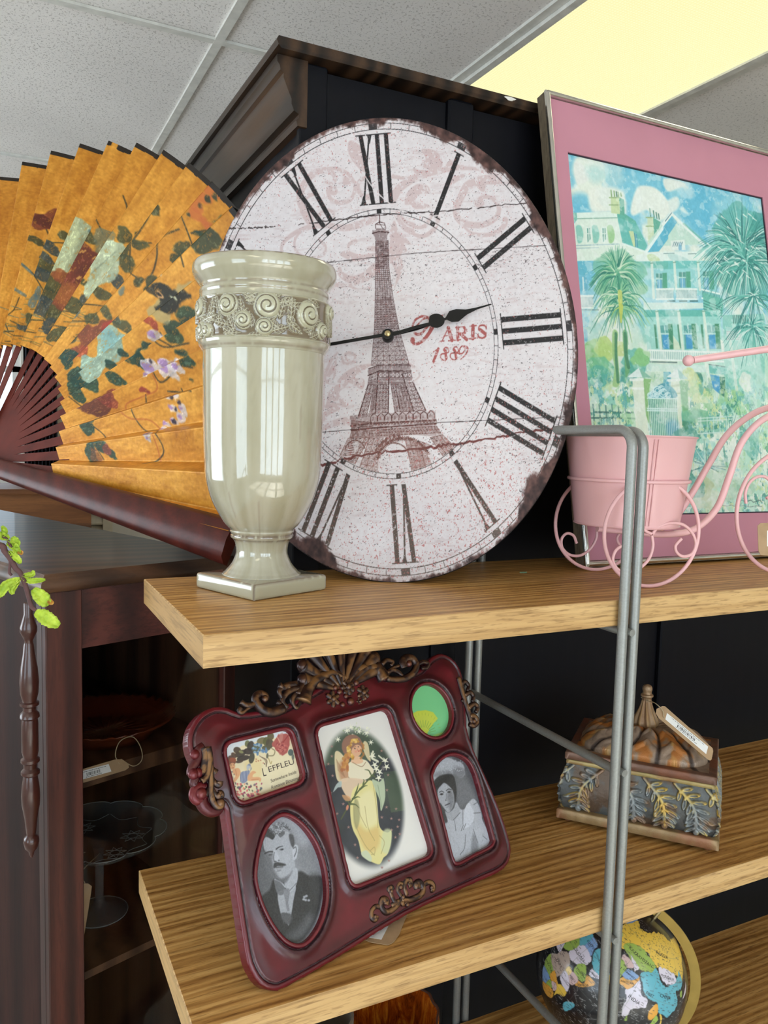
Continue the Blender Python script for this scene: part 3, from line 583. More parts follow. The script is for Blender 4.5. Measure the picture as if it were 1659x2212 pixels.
for i in range(24): x = 560+i*20; y = 185-(x-560)*.3 if x < 665 else 150; T(C3, [(x, y), (x, y+22)], .003, .9)
lattice(C3, [(668, 230), (1025, 230), (1035, 285), (662, 285)], 8, 1, .004); tone(C3, [(662, 285), (1035, 285), (1040, 320), (662, 330)], .45)
for i in range(30): x = 665+i*12.5; T(C3, [(x, 322), (x+14, 288)], .0025, .9)
lattice(C3, [(560, 265), (660, 230), (655, 335), (545, 350)], 3, 3); tone(C3, [(545, 330), (655, 330), (650, 370), (540, 372)], .75); tone(C3, [(660, 330), (1000, 330), (930, 365), (655, 365)], .75)
# middle stage: four raking legs
for tl, tr, br, bl, tn in (((548, 370), (612, 370), (530, 700), (440, 715), .22), ((612, 370), (650, 370), (625, 690), (560, 700), .62), ((655, 368), (715, 366), (705, 680), (622, 690), .35), ((718, 366), (778, 366), (770, 678), (706, 680), .3), ((800, 366), (850, 366), (905, 670), (845, 672), .32), ((850, 366), (905, 366), (975, 668), (905, 670), .5), ((905, 360), (960, 355), (1055, 664), (975, 668), .65), ((960, 352), (1045, 340), (1190, 655), (1055, 664), .2)):
    tone(C3, [tl, tr, br, bl], tn); lattice(C3, [tl, tr, br, bl], 2, 7, .0032, True, .9)
for a_, b_ in (((545, 370), (440, 715)), ((655, 240), (625, 690)), ((778, 225), (770, 678)), ((850, 366), (905, 670)), ((925, 240), (1055, 664)), ((1045, 340), (1190, 655))): T(C3, [a_, b_], .006, 1)
# first platform
tone(C3, [(345, 750), (560, 700), (1300, 665), (1308, 800), (820, 830), (590, 855), (358, 880)], .45); lattice(C3, [(358, 770), (590, 790), (590, 855), (360, 880)], 22, 3, .003, False, 1)
T(C3, [(350, 830), (590, 800), (1305, 765)], .007, 1); T(C3, [(358, 882), (590, 855), (1305, 805)], .007, 1)
for i in range(9):
    x = 610+i*80; y = 735-i*4; T(C3, [(x-36, y+45), (x-36, y-10), (x, y-45), (x+36, y-12), (x+36, y+42)], .0045, 1); tone(C3, [(x-22, y+38), (x-22, y), (x-10, y-12), (x+8, y-2), (x+8, y+36)], .8); tone(C3, [(x+8, y+30), (x+8, y), (x+16, y-8), (x+26, y), (x+26, y+30)], .55)
for i in range(16): x = 350+i*14; T(C3, [(x, 760-(x-350)*.18), (x, 720-(x-350)*.15)], .003, 1)
for i in range(20): x = 600+i*36; T(C3, [(x, 822-i*1.9), (x+6, 806-i*1.9), (x+22, 806-i*1.9), (x+26, 820-i*1.9)], .005, .9)
tone(C3, [(355, 885), (590, 858), (1305, 808), (1330, 860), (1380, 930), (1240, 945), (1080, 930), (900, 935), (740, 960), (560, 960), (340, 965)], .45); lattice(C3, [(560, 880), (1310, 830), (1360, 905), (560, 950)], 24, 2, .0032, True, 1); lattice(C3, [(360, 890), (560, 875), (555, 950), (340, 960)], 12, 5, .0025, True, .9)
# legs and great arch
for q_, tn, nu, nv in (([(320, 970), (560, 960), (400, 1250), (215, 1190)], .28, 5, 5), ([(560, 965), (715, 960), (655, 1380), (440, 1330)], .34, 3, 5), ([(960, 975), (1120, 1000), (1200, 1330), (1040, 1370)], .6, 3, 6), ([(1120, 1000), (1230, 1040), (1290, 1290), (1190, 1340)], .42, 2, 5), ([(1240, 960), (1380, 930), (1560, 1110), (1400, 1190)], .4, 4, 5)):
    tone(C3, q_, tn); lattice(C3, q_, nu, nv, .0035, True, .85)
wh = layer()
def arc(c, cx, cy, rx, ry, a0, a1, w, lay, a=1.0): lay.line(cl([(cx+rx*math.cos(t), cy-ry*math.sin(t)) for t in np.linspace(a0, a1, 30)], *c), w, 1.0, a, None, None, 'max')
wh.poly(cl([(700, 1400), (655, 1330), (660, 1200), (720, 1090), (790, 1030), (850, 1015), (920, 1050), (970, 1120), (1010, 1220), (1040, 1390)], *C3), 1.0, .003, 1, 0, 1, 0, 'max'); wh.poly(cl([(1215, 1050), (1290, 1090), (1370, 1190), (1270, 1280), (1240, 1200), (1180, 1090)], *C3), 1.0, .003, .9, 0, 1, 0, 'max')
wh.poly(cl([(260, 1190), (320, 1080), (390, 1010), (440, 1000), (440, 1070), (400, 1130), (350, 1210)], *C3), 1.0, .003, .75, 0, 1, 0, 'max'); tw.C[..., 0] *= 1-wh.C[..., 0]
for i in range(6): T(C3, [(290+i*14, 1160-i*26), (390-i*4, 1150-i*26)], .005, .9)
arc(C3, 940, 1230, 290, 262, .12*PI, .95*PI, .012, tw, .9); arc(C3, 830, 1200, 180, 180, .1*PI, .98*PI, .006, tw, .9); arc(C3, 400, 1150, 120, 160, .15*PI, .9*PI, .006, tw, .9)
for i in range(36): t = .1*PI+i*.84*PI/35; T(C3, [(940+262*math.cos(t), 1230-236*math.sin(t)), (940+312*math.cos(t), 1230-284*math.sin(t))], .004, .9)
for t in np.linspace(.55*PI, .85*PI, 7): tw.ell(cl([(940+330*math.cos(t), 1230-300*math.sin(t))], *C3)[0], .008, .014, 1.0, None, .85, -(t-PI/2), 'max')
tw.C[..., 0] *= .6+.4*sstep(.30, .45, n3)
tw.C[..., 0] *= (rho < .56)
cm = np.array([70, 38, 38])[None, None]*(1-sstep(-.15, -.55, Y))[..., None]+np.array([128, 76, 64])[None, None]*sstep(-.15, -.55, Y)[..., None]
a = np.clip(tw.C*1.0, 0, 1); g.C = g.C*(1-a)+cm*a
# red lettering
rd = layer()
def R_(pts, w0=.006, w1=None, sp=0): rd.line(cl(pts, *C4), w0, 1.0, 1, None, w1, 'max', sp)
R_([(640, 240), (560, 262), (430, 272), (330, 300), (260, 370), (215, 415)], .010, .006, 5); R_([(160, 410), (200, 315), (300, 255), (390, 262), (440, 310), (425, 380), (370, 455), (300, 530), (230, 545), (195, 520)], .010, .012, 5)
R_([(480, 430), (430, 520), (340, 635), (240, 698), (170, 690), (140, 650)], .020, .008, 5); rd.ell(cl([(160, 640)], *C4)[0], .013, .013, 1.0, mode='max')
R_([(640, 655), (742, 440)], .005); R_([(742, 440), (800, 640)], .018); R_([(672, 572), (775, 560)], .005); R_([(608, 660), (672, 654)], .005); R_([(745, 650), (828, 636)], .006)
R_([(895, 430), (898, 630)], .016); R_([(860, 434), (975, 425), (1020, 450), (1025, 490), (985, 522), (905, 535)], .006, .006, 4); R_([(1000, 435), (1028, 470), (1010, 515)], .014); R_([(945, 540), (1040, 628)], .016); R_([(845, 642), (940, 632)], .006); R_([(1020, 632), (1055, 618)], .005)
R_([(1145, 408), (1140, 610)], .018); R_([(1095, 412), (1196, 402)], .006); R_([(1080, 616), (1186, 606)], .006)
R_([(1358, 455), (1350, 412), (1300, 396), (1250, 412), (1240, 452), (1290, 495), (1345, 530), (1350, 575), (1295, 605), (1240, 590), (1222, 548)], .008, .008, 5); R_([(1250, 462), (1300, 500), (1345, 538)], .016); R_([(1362, 392), (1360, 462)], .005); R_([(1222, 540), (1218, 610)], .005)
R_([(502, 828), (545, 800), (588, 778)], .005); R_([(580, 780), (502, 985)], .013)
def eight(cx, cy, dx, dy, rx, ry, rx2, ry2):
    rd.line(np.concatenate([cl([(cx+rx*math.cos(t)-ry*.2*math.sin(t), cy-ry*math.sin(t)) for t in np.linspace(-.5*PI, 1.5*PI, 30)], *C4), cl([(dx+rx2*math.cos(t)-ry2*.2*math.sin(t), dy-ry2*math.sin(t)) for t in np.linspace(.5*PI, -1.5*PI, 30)], *C4)]), .006, 1.0, 1, None, None, 'max')
    R_([(cx-rx*.9, cy), (cx-rx*.3, cy+ry*.8), (dx+rx2*.6, dy-ry2*.3), (dx+rx2*.7, dy+ry2*.4)], .014, .01, 4)
eight(712, 800, 668, 914, 36, 44, 52, 54); eight(868, 795, 828, 905, 38, 46, 54, 56)
R_([(880, 850), (960, 860), (1010, 800), (1000, 745), (960, 740), (925, 790), (925, 850), (965, 860)], .006, .006, 5); R_([(1000, 740), (1050, 760), (1058, 800), (1020, 880), (945, 952)], .012, .004, 5)
rd.C[..., 0] *= .4+.6*sstep(.33, .40, n3); g.over(rd, (176, 88, 84), .95)
# rings, minute ticks and numerals
ink = layer(); ra = 1-sstep(.0008, .0030, np.abs(rho-.948)); rb_ = 1-sstep(.0006, .0026, np.abs(rho-.976)); rc = 1-sstep(.0005, .0022, np.abs(rho-.562)); rdd = 1-sstep(.0006, .0024, np.abs(rho-.582))
ink.C[..., 0] = np.maximum.reduce([ra, rb_, rc, rdd])
def pol(a_, r_): return (r_*math.sin(a_), r_*math.cos(a_))
for i in range(60):
    a_ = i*2*PI/60
    if i % 5: ink.line([pol(a_, .948), pol(a_, .976)], .0032, 1.0, 1, None, None, 'max'); ink.line([pol(a_, .562), pol(a_, .582)], .0028, 1.0, .9, None, None, 'max')
    else: ink.poly([pol(a_-.024, .948), pol(a_+.024, .948), pol(a_+.024, .976), pol(a_-.024, .976)], 1.0, None, .9, mode='max'); ink.poly([pol(a_-.022, .562), pol(a_+.022, .562), pol(a_+.022, .582), pol(a_-.022, .582)], 1.0, mode='max')
def numeral(h, txt):
    a_ = h*PI/6; er = np.array([math.sin(a_), math.cos(a_)]); et = np.array([math.cos(a_), -math.sin(a_)]); P = lambda x, y: et*x+er*y
    wd = {'I': .050, 'V': .078, 'X': .088}; tot = sum(wd[c] for c in txt); x = -tot/2; r0, r1 = .607, .925
    def q(x0, x1, w_, ra_=r0, rb2=r1): ink.poly([P(x0-w_/2, ra_), P(x0+w_/2, ra_), P(x1+w_/2, rb2), P(x1-w_/2, rb2)], 1.0, mode='max')
    def ser(x0, y, w_): ink.line([P(x0-w_/2, y), P(x0+w_/2, y)], .0052, 1.0, 1, None, None, 'max')
    for c in txt:
        m = x+wd[c]/2
        if c == 'I': q(m, m, .0235); ser(m, r0, .052); ser(m, r1, .052)
        elif c == 'V':
            q(m+.003, m-.022, .023); q(m+.003, m+.026, .009, r0, r1); ser(m-.024, r1, .048); ser(m+.026, r1, .04)
            ink.poly([P(m+.013, r1), P(m+.039, r1), P(m+.028, r1-.035), P(m+.022, r1-.035)], 1.0, mode='max')
        else:
            q(m+.022, m-.022, .023); q(m-.030, m+.026, .009); ser(m-.024, r1, .05); ser(m+.028, r1, .036); ser(m+.024, r0, .05); ser(m-.030, r0, .04)
            ink.poly([P(m+.014, r1), P(m+.040, r1), P(m+.028, r1-.04), P(m+.022, r1-.04)], 1.0, mode='max'); ink.poly([P(m-.046, r0), P(m-.016, r0), P(m-.024, r0+.04), P(m-.031, r0+.04)], 1.0, mode='max')
        x += wd[c]
for h_, t_ in enumerate('I II III IIII V VI VII VIII IX X XI XII'.split(), 1): numeral(h_, t_)
wear = np.clip(sstep(.66, .74, vnoise(X+3, Y+3, 110, 8, 3, .7))+.0, 0, 1)*(.55+.45*sstep(.2, -.5, Y)); ink.C[..., 0] *= 1-wear*(.7)
ink.C[..., 0] *= np.where(np.abs(np.hypot(X-.3, Y-.95)-.42) < .003, .1, 1)
ic = np.array([30, 28, 30])[None, None]*(1-sstep(-.2, -.8, Y))[..., None]+np.array([92, 76, 66])[None, None]*sstep(-.2, -.8, Y)[..., None]
a = np.clip(ink.C*.96, 0, 1); g.C = g.C*(1-a)+ic*a
# red and black specks, stronger low right; dark dashes beside the plank joints
sp_ = vnoise(X+20, (Y+20), 150, 11, 2, .8); dens = .82-.15*np.clip(sstep(.1, -.9, Y)*(.45+.55*sstep(-.6, .5, X)), 0, 1)-.04*sstep(.4, .9, Y)
a = sstep(dens, dens+.05, sp_)*.8; g.C = g.C*(1-a[..., None])+np.array([198, 112, 108])*a[..., None]
dj = np.minimum(np.abs(Y-.30-.0*X), np.abs(Y+.46)); sp2 = vnoise((X+40)*.5, Y+40, 190, 12, 3, .8)
a = sstep(.745-.11*np.exp(-(dj/.09)**2)-.03*np.exp(-((X-.75)/.2)**2), .78, sp2)*.8; g.C = g.C*(1-a[..., None])+np.array([70, 58, 60])*a[..., None]
st_ = sstep(.55, .8, vnoise(X+7, Y+7, 5, 14, 3))*sstep(.25, .7, np.hypot((X+.1)/1.3, (Y-.78)/.5) < 1); 
# rusty worn rim
an = vnoise(np.cos(ang)*3+20, np.sin(ang)*3+20, 1.1, 21, 3); fr = vnoise(X+60, Y+60, 26, 22, 4, .6); rim_w = .007+.03*sstep(.60, .80, an)
for a0, wv in ((math.radians(22), .042), (math.radians(38), .05), (math.radians(62), .045), (math.radians(84), .016), (math.radians(112), .03), (math.radians(133), .075), (math.radians(208), .07), (math.radians(222), .075), (math.radians(-20), .014), (math.radians(-38), .022)):
    dd = np.abs((ang-a0+PI) % (2*PI)-PI); rim_w = np.maximum(rim_w, wv*np.exp(-(dd/.13)**2)+.006)
a = sstep(1-rim_w-.012, 1-rim_w+.012, rho+(fr-.5)*.06); rc_ = (np.array([84, 58, 54])+(vnoise(X+1, Y+1, 30, 23, 3)[..., None]-.5)*np.array([120, 90, 80])); g.C = g.C*(1-a[..., None])+rc_*a[..., None]
mk = rho <= 1.003; sf = np.where(rho > 1.0, 1/np.maximum(rho, 1e-6), np.where(rho > .9965, 1/np.maximum(rho, 1e-6), 1.0))
g.C *= np.array([.90, .895, .905]); g.mesh('clock_face', CP, vcol('clock_print', .55, .35), clock, .0, rho <= .9999+.0026, True, X*sf, Y*sf)
b = MB(); t_ = np.arange(160)*2*PI/160; R3 = [(.9996, 0.0), (1.003, -.001), (1.003, -.0075), (.97, -.009)]
V = np.concatenate([CP.W(r_*np.cos(t_), r_*np.sin(t_), np.full(160, z_)-.0002) for r_, z_ in R3]); Fc = [(i*160+(j+1) % 160, i*160+j, (i+1)*160+j, (i+1)*160+(j+1) % 160) for i in range(3) for j in range(160)]+[tuple(3*160+j for j in range(159, -1, -1))]
Fc = [f[::-1] for f in Fc]; b.add(V, Fc); b.build('clock_rim', plain('clock_edge_black', (22, 20, 22), .6), clock)
m_hand = plain('black_hand_metal', (14, 14, 15), .28, .3, .5); m_brass = plain('brass', (196, 178, 132), .3, .9)
hub = CP.L((838, 727+6))
def hpoly(pts, px, h0, h1, name, extra=None):
    P3 = CP.W(*CP.LL(pts, *px).T, h0); n = len(P3); b = MB(); V = np.concatenate([P3, P3+cn*(h1-h0)]); b.add(V, [(i, (i+1) % n, n+(i+1) % n, n+i) for i in range(n)]+[tuple(range(n))[::-1], tuple(range(n, 2*n))])
    if extra: extra(b)
    o = b.build(name, m_hand, clock); bm = bmesh.new(); bm.from_mesh(o.data); bmesh.ops.recalc_face_normals(bm, faces=bm.faces); bm.to_mesh(o.data); bm.free(); return o
PX1 = ((0, 0), 1.0)
def ring(cx, cy, rx, ry, a0, a1, n=16): return [(cx+rx*math.cos(t), cy-ry*math.sin(t)) for t in np.linspace(a0, a1, n)]
hpoly([(575, 771), (838, 724.5), (850, 724), (900, 709), (926, 703)]+ring(942, 699, 18, 15, .8*PI, -.8*PI, 22)+[(926, 709), (900, 716), (850, 731), (838, 731.5), (575, 777)], PX1, .0105, .0117, 'minute_hand')
hpoly([(838, 723), (900, 712), (962, 691), (970, 677), (985, 672.5), (1005, 673.5), (1025, 670), (1059, 661), (1060, 663), (1030, 673), (1008, 684), (990, 699), (975, 700), (965, 695), (900, 718), (838, 733)], PX1, .0075, .0087, 'hour_hand')
W0 = CP.W(*CP.L((838, 728)), 0.0); Rn = basis(norm(CP.u), norm(CP.v), cn)
b = MB(); b.lathe([(.0085, .0), (.0085, .0105), (.0075, .0125), (.003, .0128)], W0, 0, 28, T4((0, 0, 0), Rn)); b.build('hand_hub', m_hand, clock, auto=40)
b = MB(); b.lathe([(.0042, .0127), (.0042, .0150), (.003, .0162), (.0008, .0168)], W0, 0, 20, T4((0, 0, 0), Rn)); b.build('brass_nut', m_brass, clock, auto=40)
# ================================================================== vase
VC = np.array([.308, .966, -.19]); vd = np.array([VC[0], VC[1], 0]); vd /= np.linalg.norm(vd); VANG = math.atan2(-vd[1], -vd[0])
vase = thing('vase', VC, 'tall glazed cream pedestal vase with a band of moulded roses and square foot', 'vase')
prof = [(.0189, .0), (.0189, .0470), (.0243, .0455), (.030, .0405), (.0369, .0362), (.0476, .0326), (.0601, .0342), (.0655, .0378), (.0668, .0392), (.0700, .0396), (.0712, .0388), (.0740, .0400), (.0752, .0404), (.0775, .0404), (.085, .0475), (.0998, .0565), (.1130, .0632), (.1258, .0676), (.1416, .0712), (.1609, .0728), (.19, .0740), (.2191, .0746), (.26, .0750), (.2945, .0752), (.2968, .0757), (.3010, .0780), (.304, .0800), (.3080, .0812)]
prof2 = [(.3580, .0800), (.3610, .0795), (.3640, .0792), (.3665, .0799), (.3700, .0796), (.3725, .0786), (.3758, .0794), (.3800, .0826), (.3850, .0860), (.3898, .0880), (.3950, .0884), (.3995, .0878), (.4030, .0862), (.4039, .0846), (.4030, .0826), (.395, .0810), (.36, .0735), (.20, .069), (.12, .058), (.09, .02), (.088, .0002)]
def densify(pr, k=5):
    P = spline([(a, b) for a, b in pr], k); return P
def lathe_c(pr, name, colf, kk=180, parent=None, mat=None, dense=5, base=VC):
    P = densify(pr, dense); P[:, 1] = np.maximum(P[:, 1], .0002); t = VANG+np.arange(kk)*2*PI/kk; Z, T = np.meshgrid(P[:, 0], t, indexing='ij'); Rr = np.repeat(P[:, 1:2], kk, 1)
    V = np.stack([base[0]+Rr*np.cos(T), base[1]+Rr*np.sin(T), base[2]+Z], -1); return gridmesh(name, V.reshape(-1, 3), len(P), kk, mat, parent, lin_a(colf(Z, T, Rr)).reshape(-1, 3), True)
t = NT('cream_glaze'); col = t.attr(); v = t.coord(); nz = t.noise(v, 90, 2); t.bump(nz, .06, .002); m_glaze = t.set(col, .10, 0, .6, .9, .03)
t = NT('cream_glaze_smooth'); m_glaze2 = m_glaze
def gcol(Z, T, Rr):
    n = vnoise(T*.2+4, Z*.35+4, 30, 5, 4); n2 = vnoise(T*.5+9, Z*3+4, 30, 6, 3); c = np.array([174, 168, 146.])+(n[..., None]-.5)*np.array([34, 34, 42])-(sstep(.6, .8, n2)*5)[..., None]
    br = np.zeros(Z.shape)
    for z0, w_, a_ in ((.0706, .0022, .75), (.0655, .0016, .5), (.3655, .0014, .4), (.4037, .0012, .95), (.3005, .0012, .35), (.3725, .0015, .35)): br = np.maximum(br, np.exp(-((Z-z0)/w_)**2)*a_*sstep(.35, .62, vnoise(T*1.5+1, Z+1, 9, int(z0*9999), 3)+.12))
    fl = sstep(.86, .9, vnoise(T*.4+30, Z*.3+3, 60, 9, 2, .8))*.5; br = np.maximum(br, fl*.4)
    return np.clip(c*(1-br[..., None])+np.array([104, 84, 68])*br[..., None], 0, 255)
lathe_c(prof, 'vase_body', gcol, parent=vase, mat=m_glaze); lathe_c(prof2, 'flared_rim', gcol, parent=vase, mat=m_glaze)
# rose band: a relief wrapped around the neck
NB, NZ = 840, 96; z0, z1 = .3080, .3582; th_ = np.linspace(-PI, PI, NB, endpoint=False); zs = np.linspace(z0, z1, NZ); S, ZZ = np.meshgrid(th_*.084, zs); H = np.zeros(S.shape); Br = np.ones(S.shape)*.85
per = 2*PI*.084
def bx(x, y):      # crop pixel to band coordinates
    s = .084*math.asin(max(-.99, min(.99, (x-496)/432.0))); z = z1-(y-320)/250.0*(z1-z0); return s, z
def dwrap(s0): return (S-s0+per/2) % per-per/2
def rose(s, z, r, seed):
    global H, Br
    dx, dz = dwrap(s), ZZ-z; d = np.hypot(dx, dz)/r; ph = np.arctan2(dz, dx); m = d < 1.08; dome = .0066*np.sqrt(np.clip(1-(d*.96)**2, 0, 1))+.0008
    w_ = np.cos(2*PI*2.3*d-ph-seed); gr = sstep(.62, .93, w_)*(d > .16)*(d < 1.0); h = dome-.0020*gr; k = m & (h > H); H = np.where(k, h, H); Br = np.where(k, np.clip(gr*1.0, 0, 1)*.9, Br); edge = (d > 1.0) & (d < 1.12) & (H < .0012); Br = np.where(edge, .15, Br); H = np.where(edge, .0018, H)
def rleaf(s, z, L_, w_, a):
    global H, Br
    dx, dz = dwrap(s), ZZ-z; u = dx*math.cos(a)+dz*math.sin(a); v = -dx*math.sin(a)+dz*math.cos(a); tt_ = np.clip((u/L_+.5), 0, 1); ww = w_*np.sin(PI*tt_**.8)+1e-6; inn = (np.abs(v) < ww) & (np.abs(u) < L_/2)
    q = np.abs(v)/ww; vein = sstep(.3, .8, np.cos((u-np.abs(v)*1.1)/(L_)*2*PI*5)); rim = sstep(.72, .95, q); mid = np.exp(-(v/(w_*.16))**2); ridge = np.maximum.reduce([rim, mid, vein*.8]); h = .0012+.0016*ridge; k = inn & (h > H-.0006) & (H < .003); H = np.where(k, h, H); Br = np.where(k, .9*(1-ridge), Br)
r2_ = np.random.default_rng(8)
for i in range(90): rleaf(r2_.uniform(-per/2, per/2), r2_.uniform(z0+.004, z1-.004), r2_.uniform(.014, .024), r2_.uniform(.0036, .0056), r2_.uniform(0, PI))
pts = [(275, 390, 62), (370, 478, 50), (510, 392, 74), (495, 512, 50), (762, 422, 76), (850, 500, 48)]
for rep in (0, 1):
    sh_ = rep*per/2
    for i, (x, y, r_) in enumerate(pts): s_, z_ = bx(x, y); rose(s_+sh_, z_, r_*.000197/ max(.55, 1.0), i*1.7)
    for x, y, L_, w_, a in ((400, 350, .020, .0045, 2.6), (600, 400, .028, .0040, 1.3), (655, 400, .028, .0046, 1.5), (560, 350, .016, .004, .6), (230, 490, .024, .0048, 2.9), (590, 520, .022, .005, .3), (680, 510, .024, .0052, -.5), (300, 550, .024, .003, 0), (175, 410, .030, .005, 1.4), (800, 350, .02, .004, -.4), (890, 400, .028, .005, 1.5), (440, 560, .02, .0032, .1), (205, 370, .02, .004, 1.8)):
        s_, z_ = bx(x, y); rleaf(s_+sh_, z_, L_, w_, a)
s_, z_ = bx(110, 400); rose(s_-.004, z_+.002, .012, 1); s_, z_ = bx(120, 520); rose(s_-.002, z_, .010, 2); s_, z_ = bx(895, 380); rose(s_+.004, z_, .010, 2); s_, z_ = bx(150, 530); rose(s_, z_, .009, 2)
edge = np.minimum(ZZ-z0, z1-ZZ); lip = np.exp(-(edge/.0022)**2); H = np.maximum(H, .0014*lip); Br = Br*(1-lip); H = H*sstep(0, .0015, edge+.0004)
Rb = .0806+H+.0008*np.sin((ZZ-z0)/(z1-z0)*PI); colb = np.array([182, 178, 152])*(1-Br[..., None])+np.array([98, 80, 58])*Br[..., None]; Tt = VANG+S/.084
V = np.stack([VC[0]+Rb*np.cos(Tt), VC[1]+Rb*np.sin(Tt), VC[2]+ZZ], -1); gridmesh('rose_band', V.reshape(-1, 3), NZ, NB, m_glaze, vase, lin_a(np.clip(colb, 0, 255)).reshape(-1, 3), True)
# square foot with rounded edges, brown where the glaze breaks
a0 = math.atan2(.889-VC[1], .274-VC[0]); Rp = rotz(a0-PI/4); n = 36; hs = .0592; zz = np.array([0, .0008, .002, .0045, .010, .0155, .0180, .0194, .0200]); of = np.array([.0030, .0010, .0003, 0, 0, 0, .0004, .0014, .0034]); rows = []
u = np.linspace(-1, 1, n); sq = np.concatenate([np.c_[u, -np.ones(n)], np.c_[np.ones(n), u], np.c_[u[::-1], np.ones(n)], np.c_[-np.ones(n), u[::-1]]]); 
for z_, o_ in zip(zz, of):
    q = sq*(hs-o_); r_ = .0035; c_ = hs-o_-r_; ex_ = np.abs(q)-c_; k = (ex_ > 0).all(1); d_ = np.hypot(np.maximum(ex_[:, 0], 0), np.maximum(ex_[:, 1], 0)); q[k] = np.sign(q[k])*(c_+ex_[k]/d_[k][:, None]*r_); rows.append(np.c_[q, np.full(len(q), z_)])
rows.append(np.c_[sq*.002, np.full(len(sq), .0205)]); rows.insert(0, np.c_[sq*.002, np.zeros(len(sq))])
Vp = np.array(rows) @ Rp.T+VC; hgt = np.repeat(np.r_[0, zz, .0205][:, None], len(sq), 1); cor = (np.abs(sq).min(1) > .965)
br = np.maximum(np.exp(-((hgt-.0190)/.0009)**2)*.8, np.exp(-(hgt/.0012)**2)*.8); br = np.maximum(br, cor[None, :]*.8*((hgt > .001) & (hgt < .0196))); br *= sstep(.3, .5, vnoise(Vp[..., 0]*60+50, Vp[..., 1]*60+50, 4, 3, 3)+.08); c_ = np.array([180, 177, 154])*(1-br[..., None])+np.array([100, 76, 60])*br[..., None]
gridmesh('square_foot', Vp.reshape(-1, 3), len(rows), len(sq), m_glaze, vase, lin_a(c_).reshape(-1, 3), True)

# ================================================================== folding fan
fu, fv, fn = pframe(-.966, .373); Tq = ony(500, 1180, 1.09); dq = Tq*0; PV = onp(-65.5, 992, Tq, fn); FPl = Plane(PV, fu, fv); RO, RI = .67, .237
fan = thing('folding_fan', (PV[0]+fu[0]*.3, PV[1]+fu[1]*.3, CT+.001), 'huge golden folding fan painted with peonies and a bird, standing on the cabinet', 'fan')
KS = .45
def fpol(pts, o=(0, 300), k=2.9625):
    q = FPl.LL(pts, o, k); a = np.arctan2(q[:, 1], q[:, 0]); return np.c_[a*KS, np.hypot(q[:, 0], q[:, 1])]
teeth = fpol([(78, 357), (152, 339), (219, 334), (282, 330), (339, 335), (390, 346), (439, 369)], (0, 0), 1.0)
PERA = abs(teeth[0, 0]-teeth[-1, 0])/KS/6.0; TA = teeth[3, 0]/KS
A0_, A1_ = math.radians(-8.0), math.radians(184)
fc = Canvas(A0_*KS, RI-.004, math.radians(112)*KS, RO+.002, .00125, (208, 142, 46)); X, Y = fc.X, fc.Y
n1 = vnoise(X*2+9, Y+9, 12, 31, 4); n2 = vnoise(X+9, Y*.25+9, 160, 32, 4, .65); n3 = vnoise(X+9, Y+9, 300, 33, 2)
fc.C += (n1-.5)[..., None]*np.array([40, 44, 40])+(n2-.5)[..., None]*np.array([60, 60, 46])+(n3-.5)[..., None]*np.array([30, 28, 20])
def fe(x, y, rx, ry, col, ang=0.0, al=.88, wob=.004, seed=0):
    t_ = np.linspace(0, 2*PI, 14)[:-1]; rr = 1+.12*np.sin(t_*3+seed); P_ = [(x+rx*rr_*math.cos(a)*math.cos(ang)-ry*rr_*math.sin(a)*math.sin(ang), y+rx*rr_*math.cos(a)*math.sin(ang)+ry*rr_*math.sin(a)*math.cos(ang)) for a, rr_ in zip(t_, rr)]
    fc.poly(fpol(P_), col, .0016, al, wob, seed+1, 4)
def fp(P_, col, al=.85, seed=0, wob=.006): fc.poly(fpol(P_), col, .0018, al, wob, seed+3, 4)
def fl(P_, col=(46, 46, 30), w_=.0022, al=.85, w1=None): fc.line(fpol(P_), w_, col, al, .001, w1, 'mix', 5)
LF, LF2, LF3 = (62, 66, 40), (50, 62, 66), (26, 58, 48)
for P_ in ([(300, 640), (290, 560), (330, 480)], [(420, 640), (300, 720), (250, 900), (300, 1200)], [(60, 1240), (60, 1170), (100, 1100), (130, 1020)], [(20, 1260), (200, 1180), (330, 1130), (460, 1110), (700, 1050)], [(40, 1300), (250, 1230), (420, 1200), (560, 1160)], [(150, 800), (205, 860)], [(795, 370), (790, 440), (730, 540), (690, 600)], [(640, 480), (660, 610)], [(1080, 380), (1000, 520), (930, 620), (880, 690), (960, 660)], [(870, 690), (820, 850), (890, 900)], [(1200, 520), (1205, 660), (1190, 830)], [(1170, 600), (1060, 680), (1020, 770), (960, 870), (880, 930)], [(1220, 600), (1300, 560), (1350, 540)], [(1010, 1230), (1020, 1290), (1100, 1330)], [(1000, 1290), (1060, 1340), (1200, 1300)], [(1010, 1480), (1030, 1560), (1130, 1500), (1170, 1470), (1240, 1470)], [(1050, 1600), (1130, 1600), (1260, 1640)], [(1130, 1580), (1135, 1680)], [(920, 1630), (870, 1760), (900, 1850), (1000, 1860), (1040, 1990), (900, 2074)], [(460, 1660), (500, 1700), (560, 1740)], [(590, 1830), (650, 1900), (600, 1980)], [(620, 1960), (640, 2040)]): fl(P_)
fl([(1000, 1480), (1000, 1590), (900, 1640), (780, 1700), (830, 1790), (960, 1800), (1010, 1920), (990, 2060)], (170, 80, 30), .0024, .6)
for i in range(60):
    r_ = np.random.default_rng(i+500); x, y = r_.uniform(10, 560), r_.uniform(1080, 1320); a = r_.uniform(-.6, .5); fl([(x, y), (x+40*math.cos(a), y+40*math.sin(a)), (x+r_.uniform(60, 130)*math.cos(a), y+100*math.sin(a)-10)], [(78, 88, 54), (96, 112, 104), (60, 60, 40)][i % 3], .002, .7, .0006)
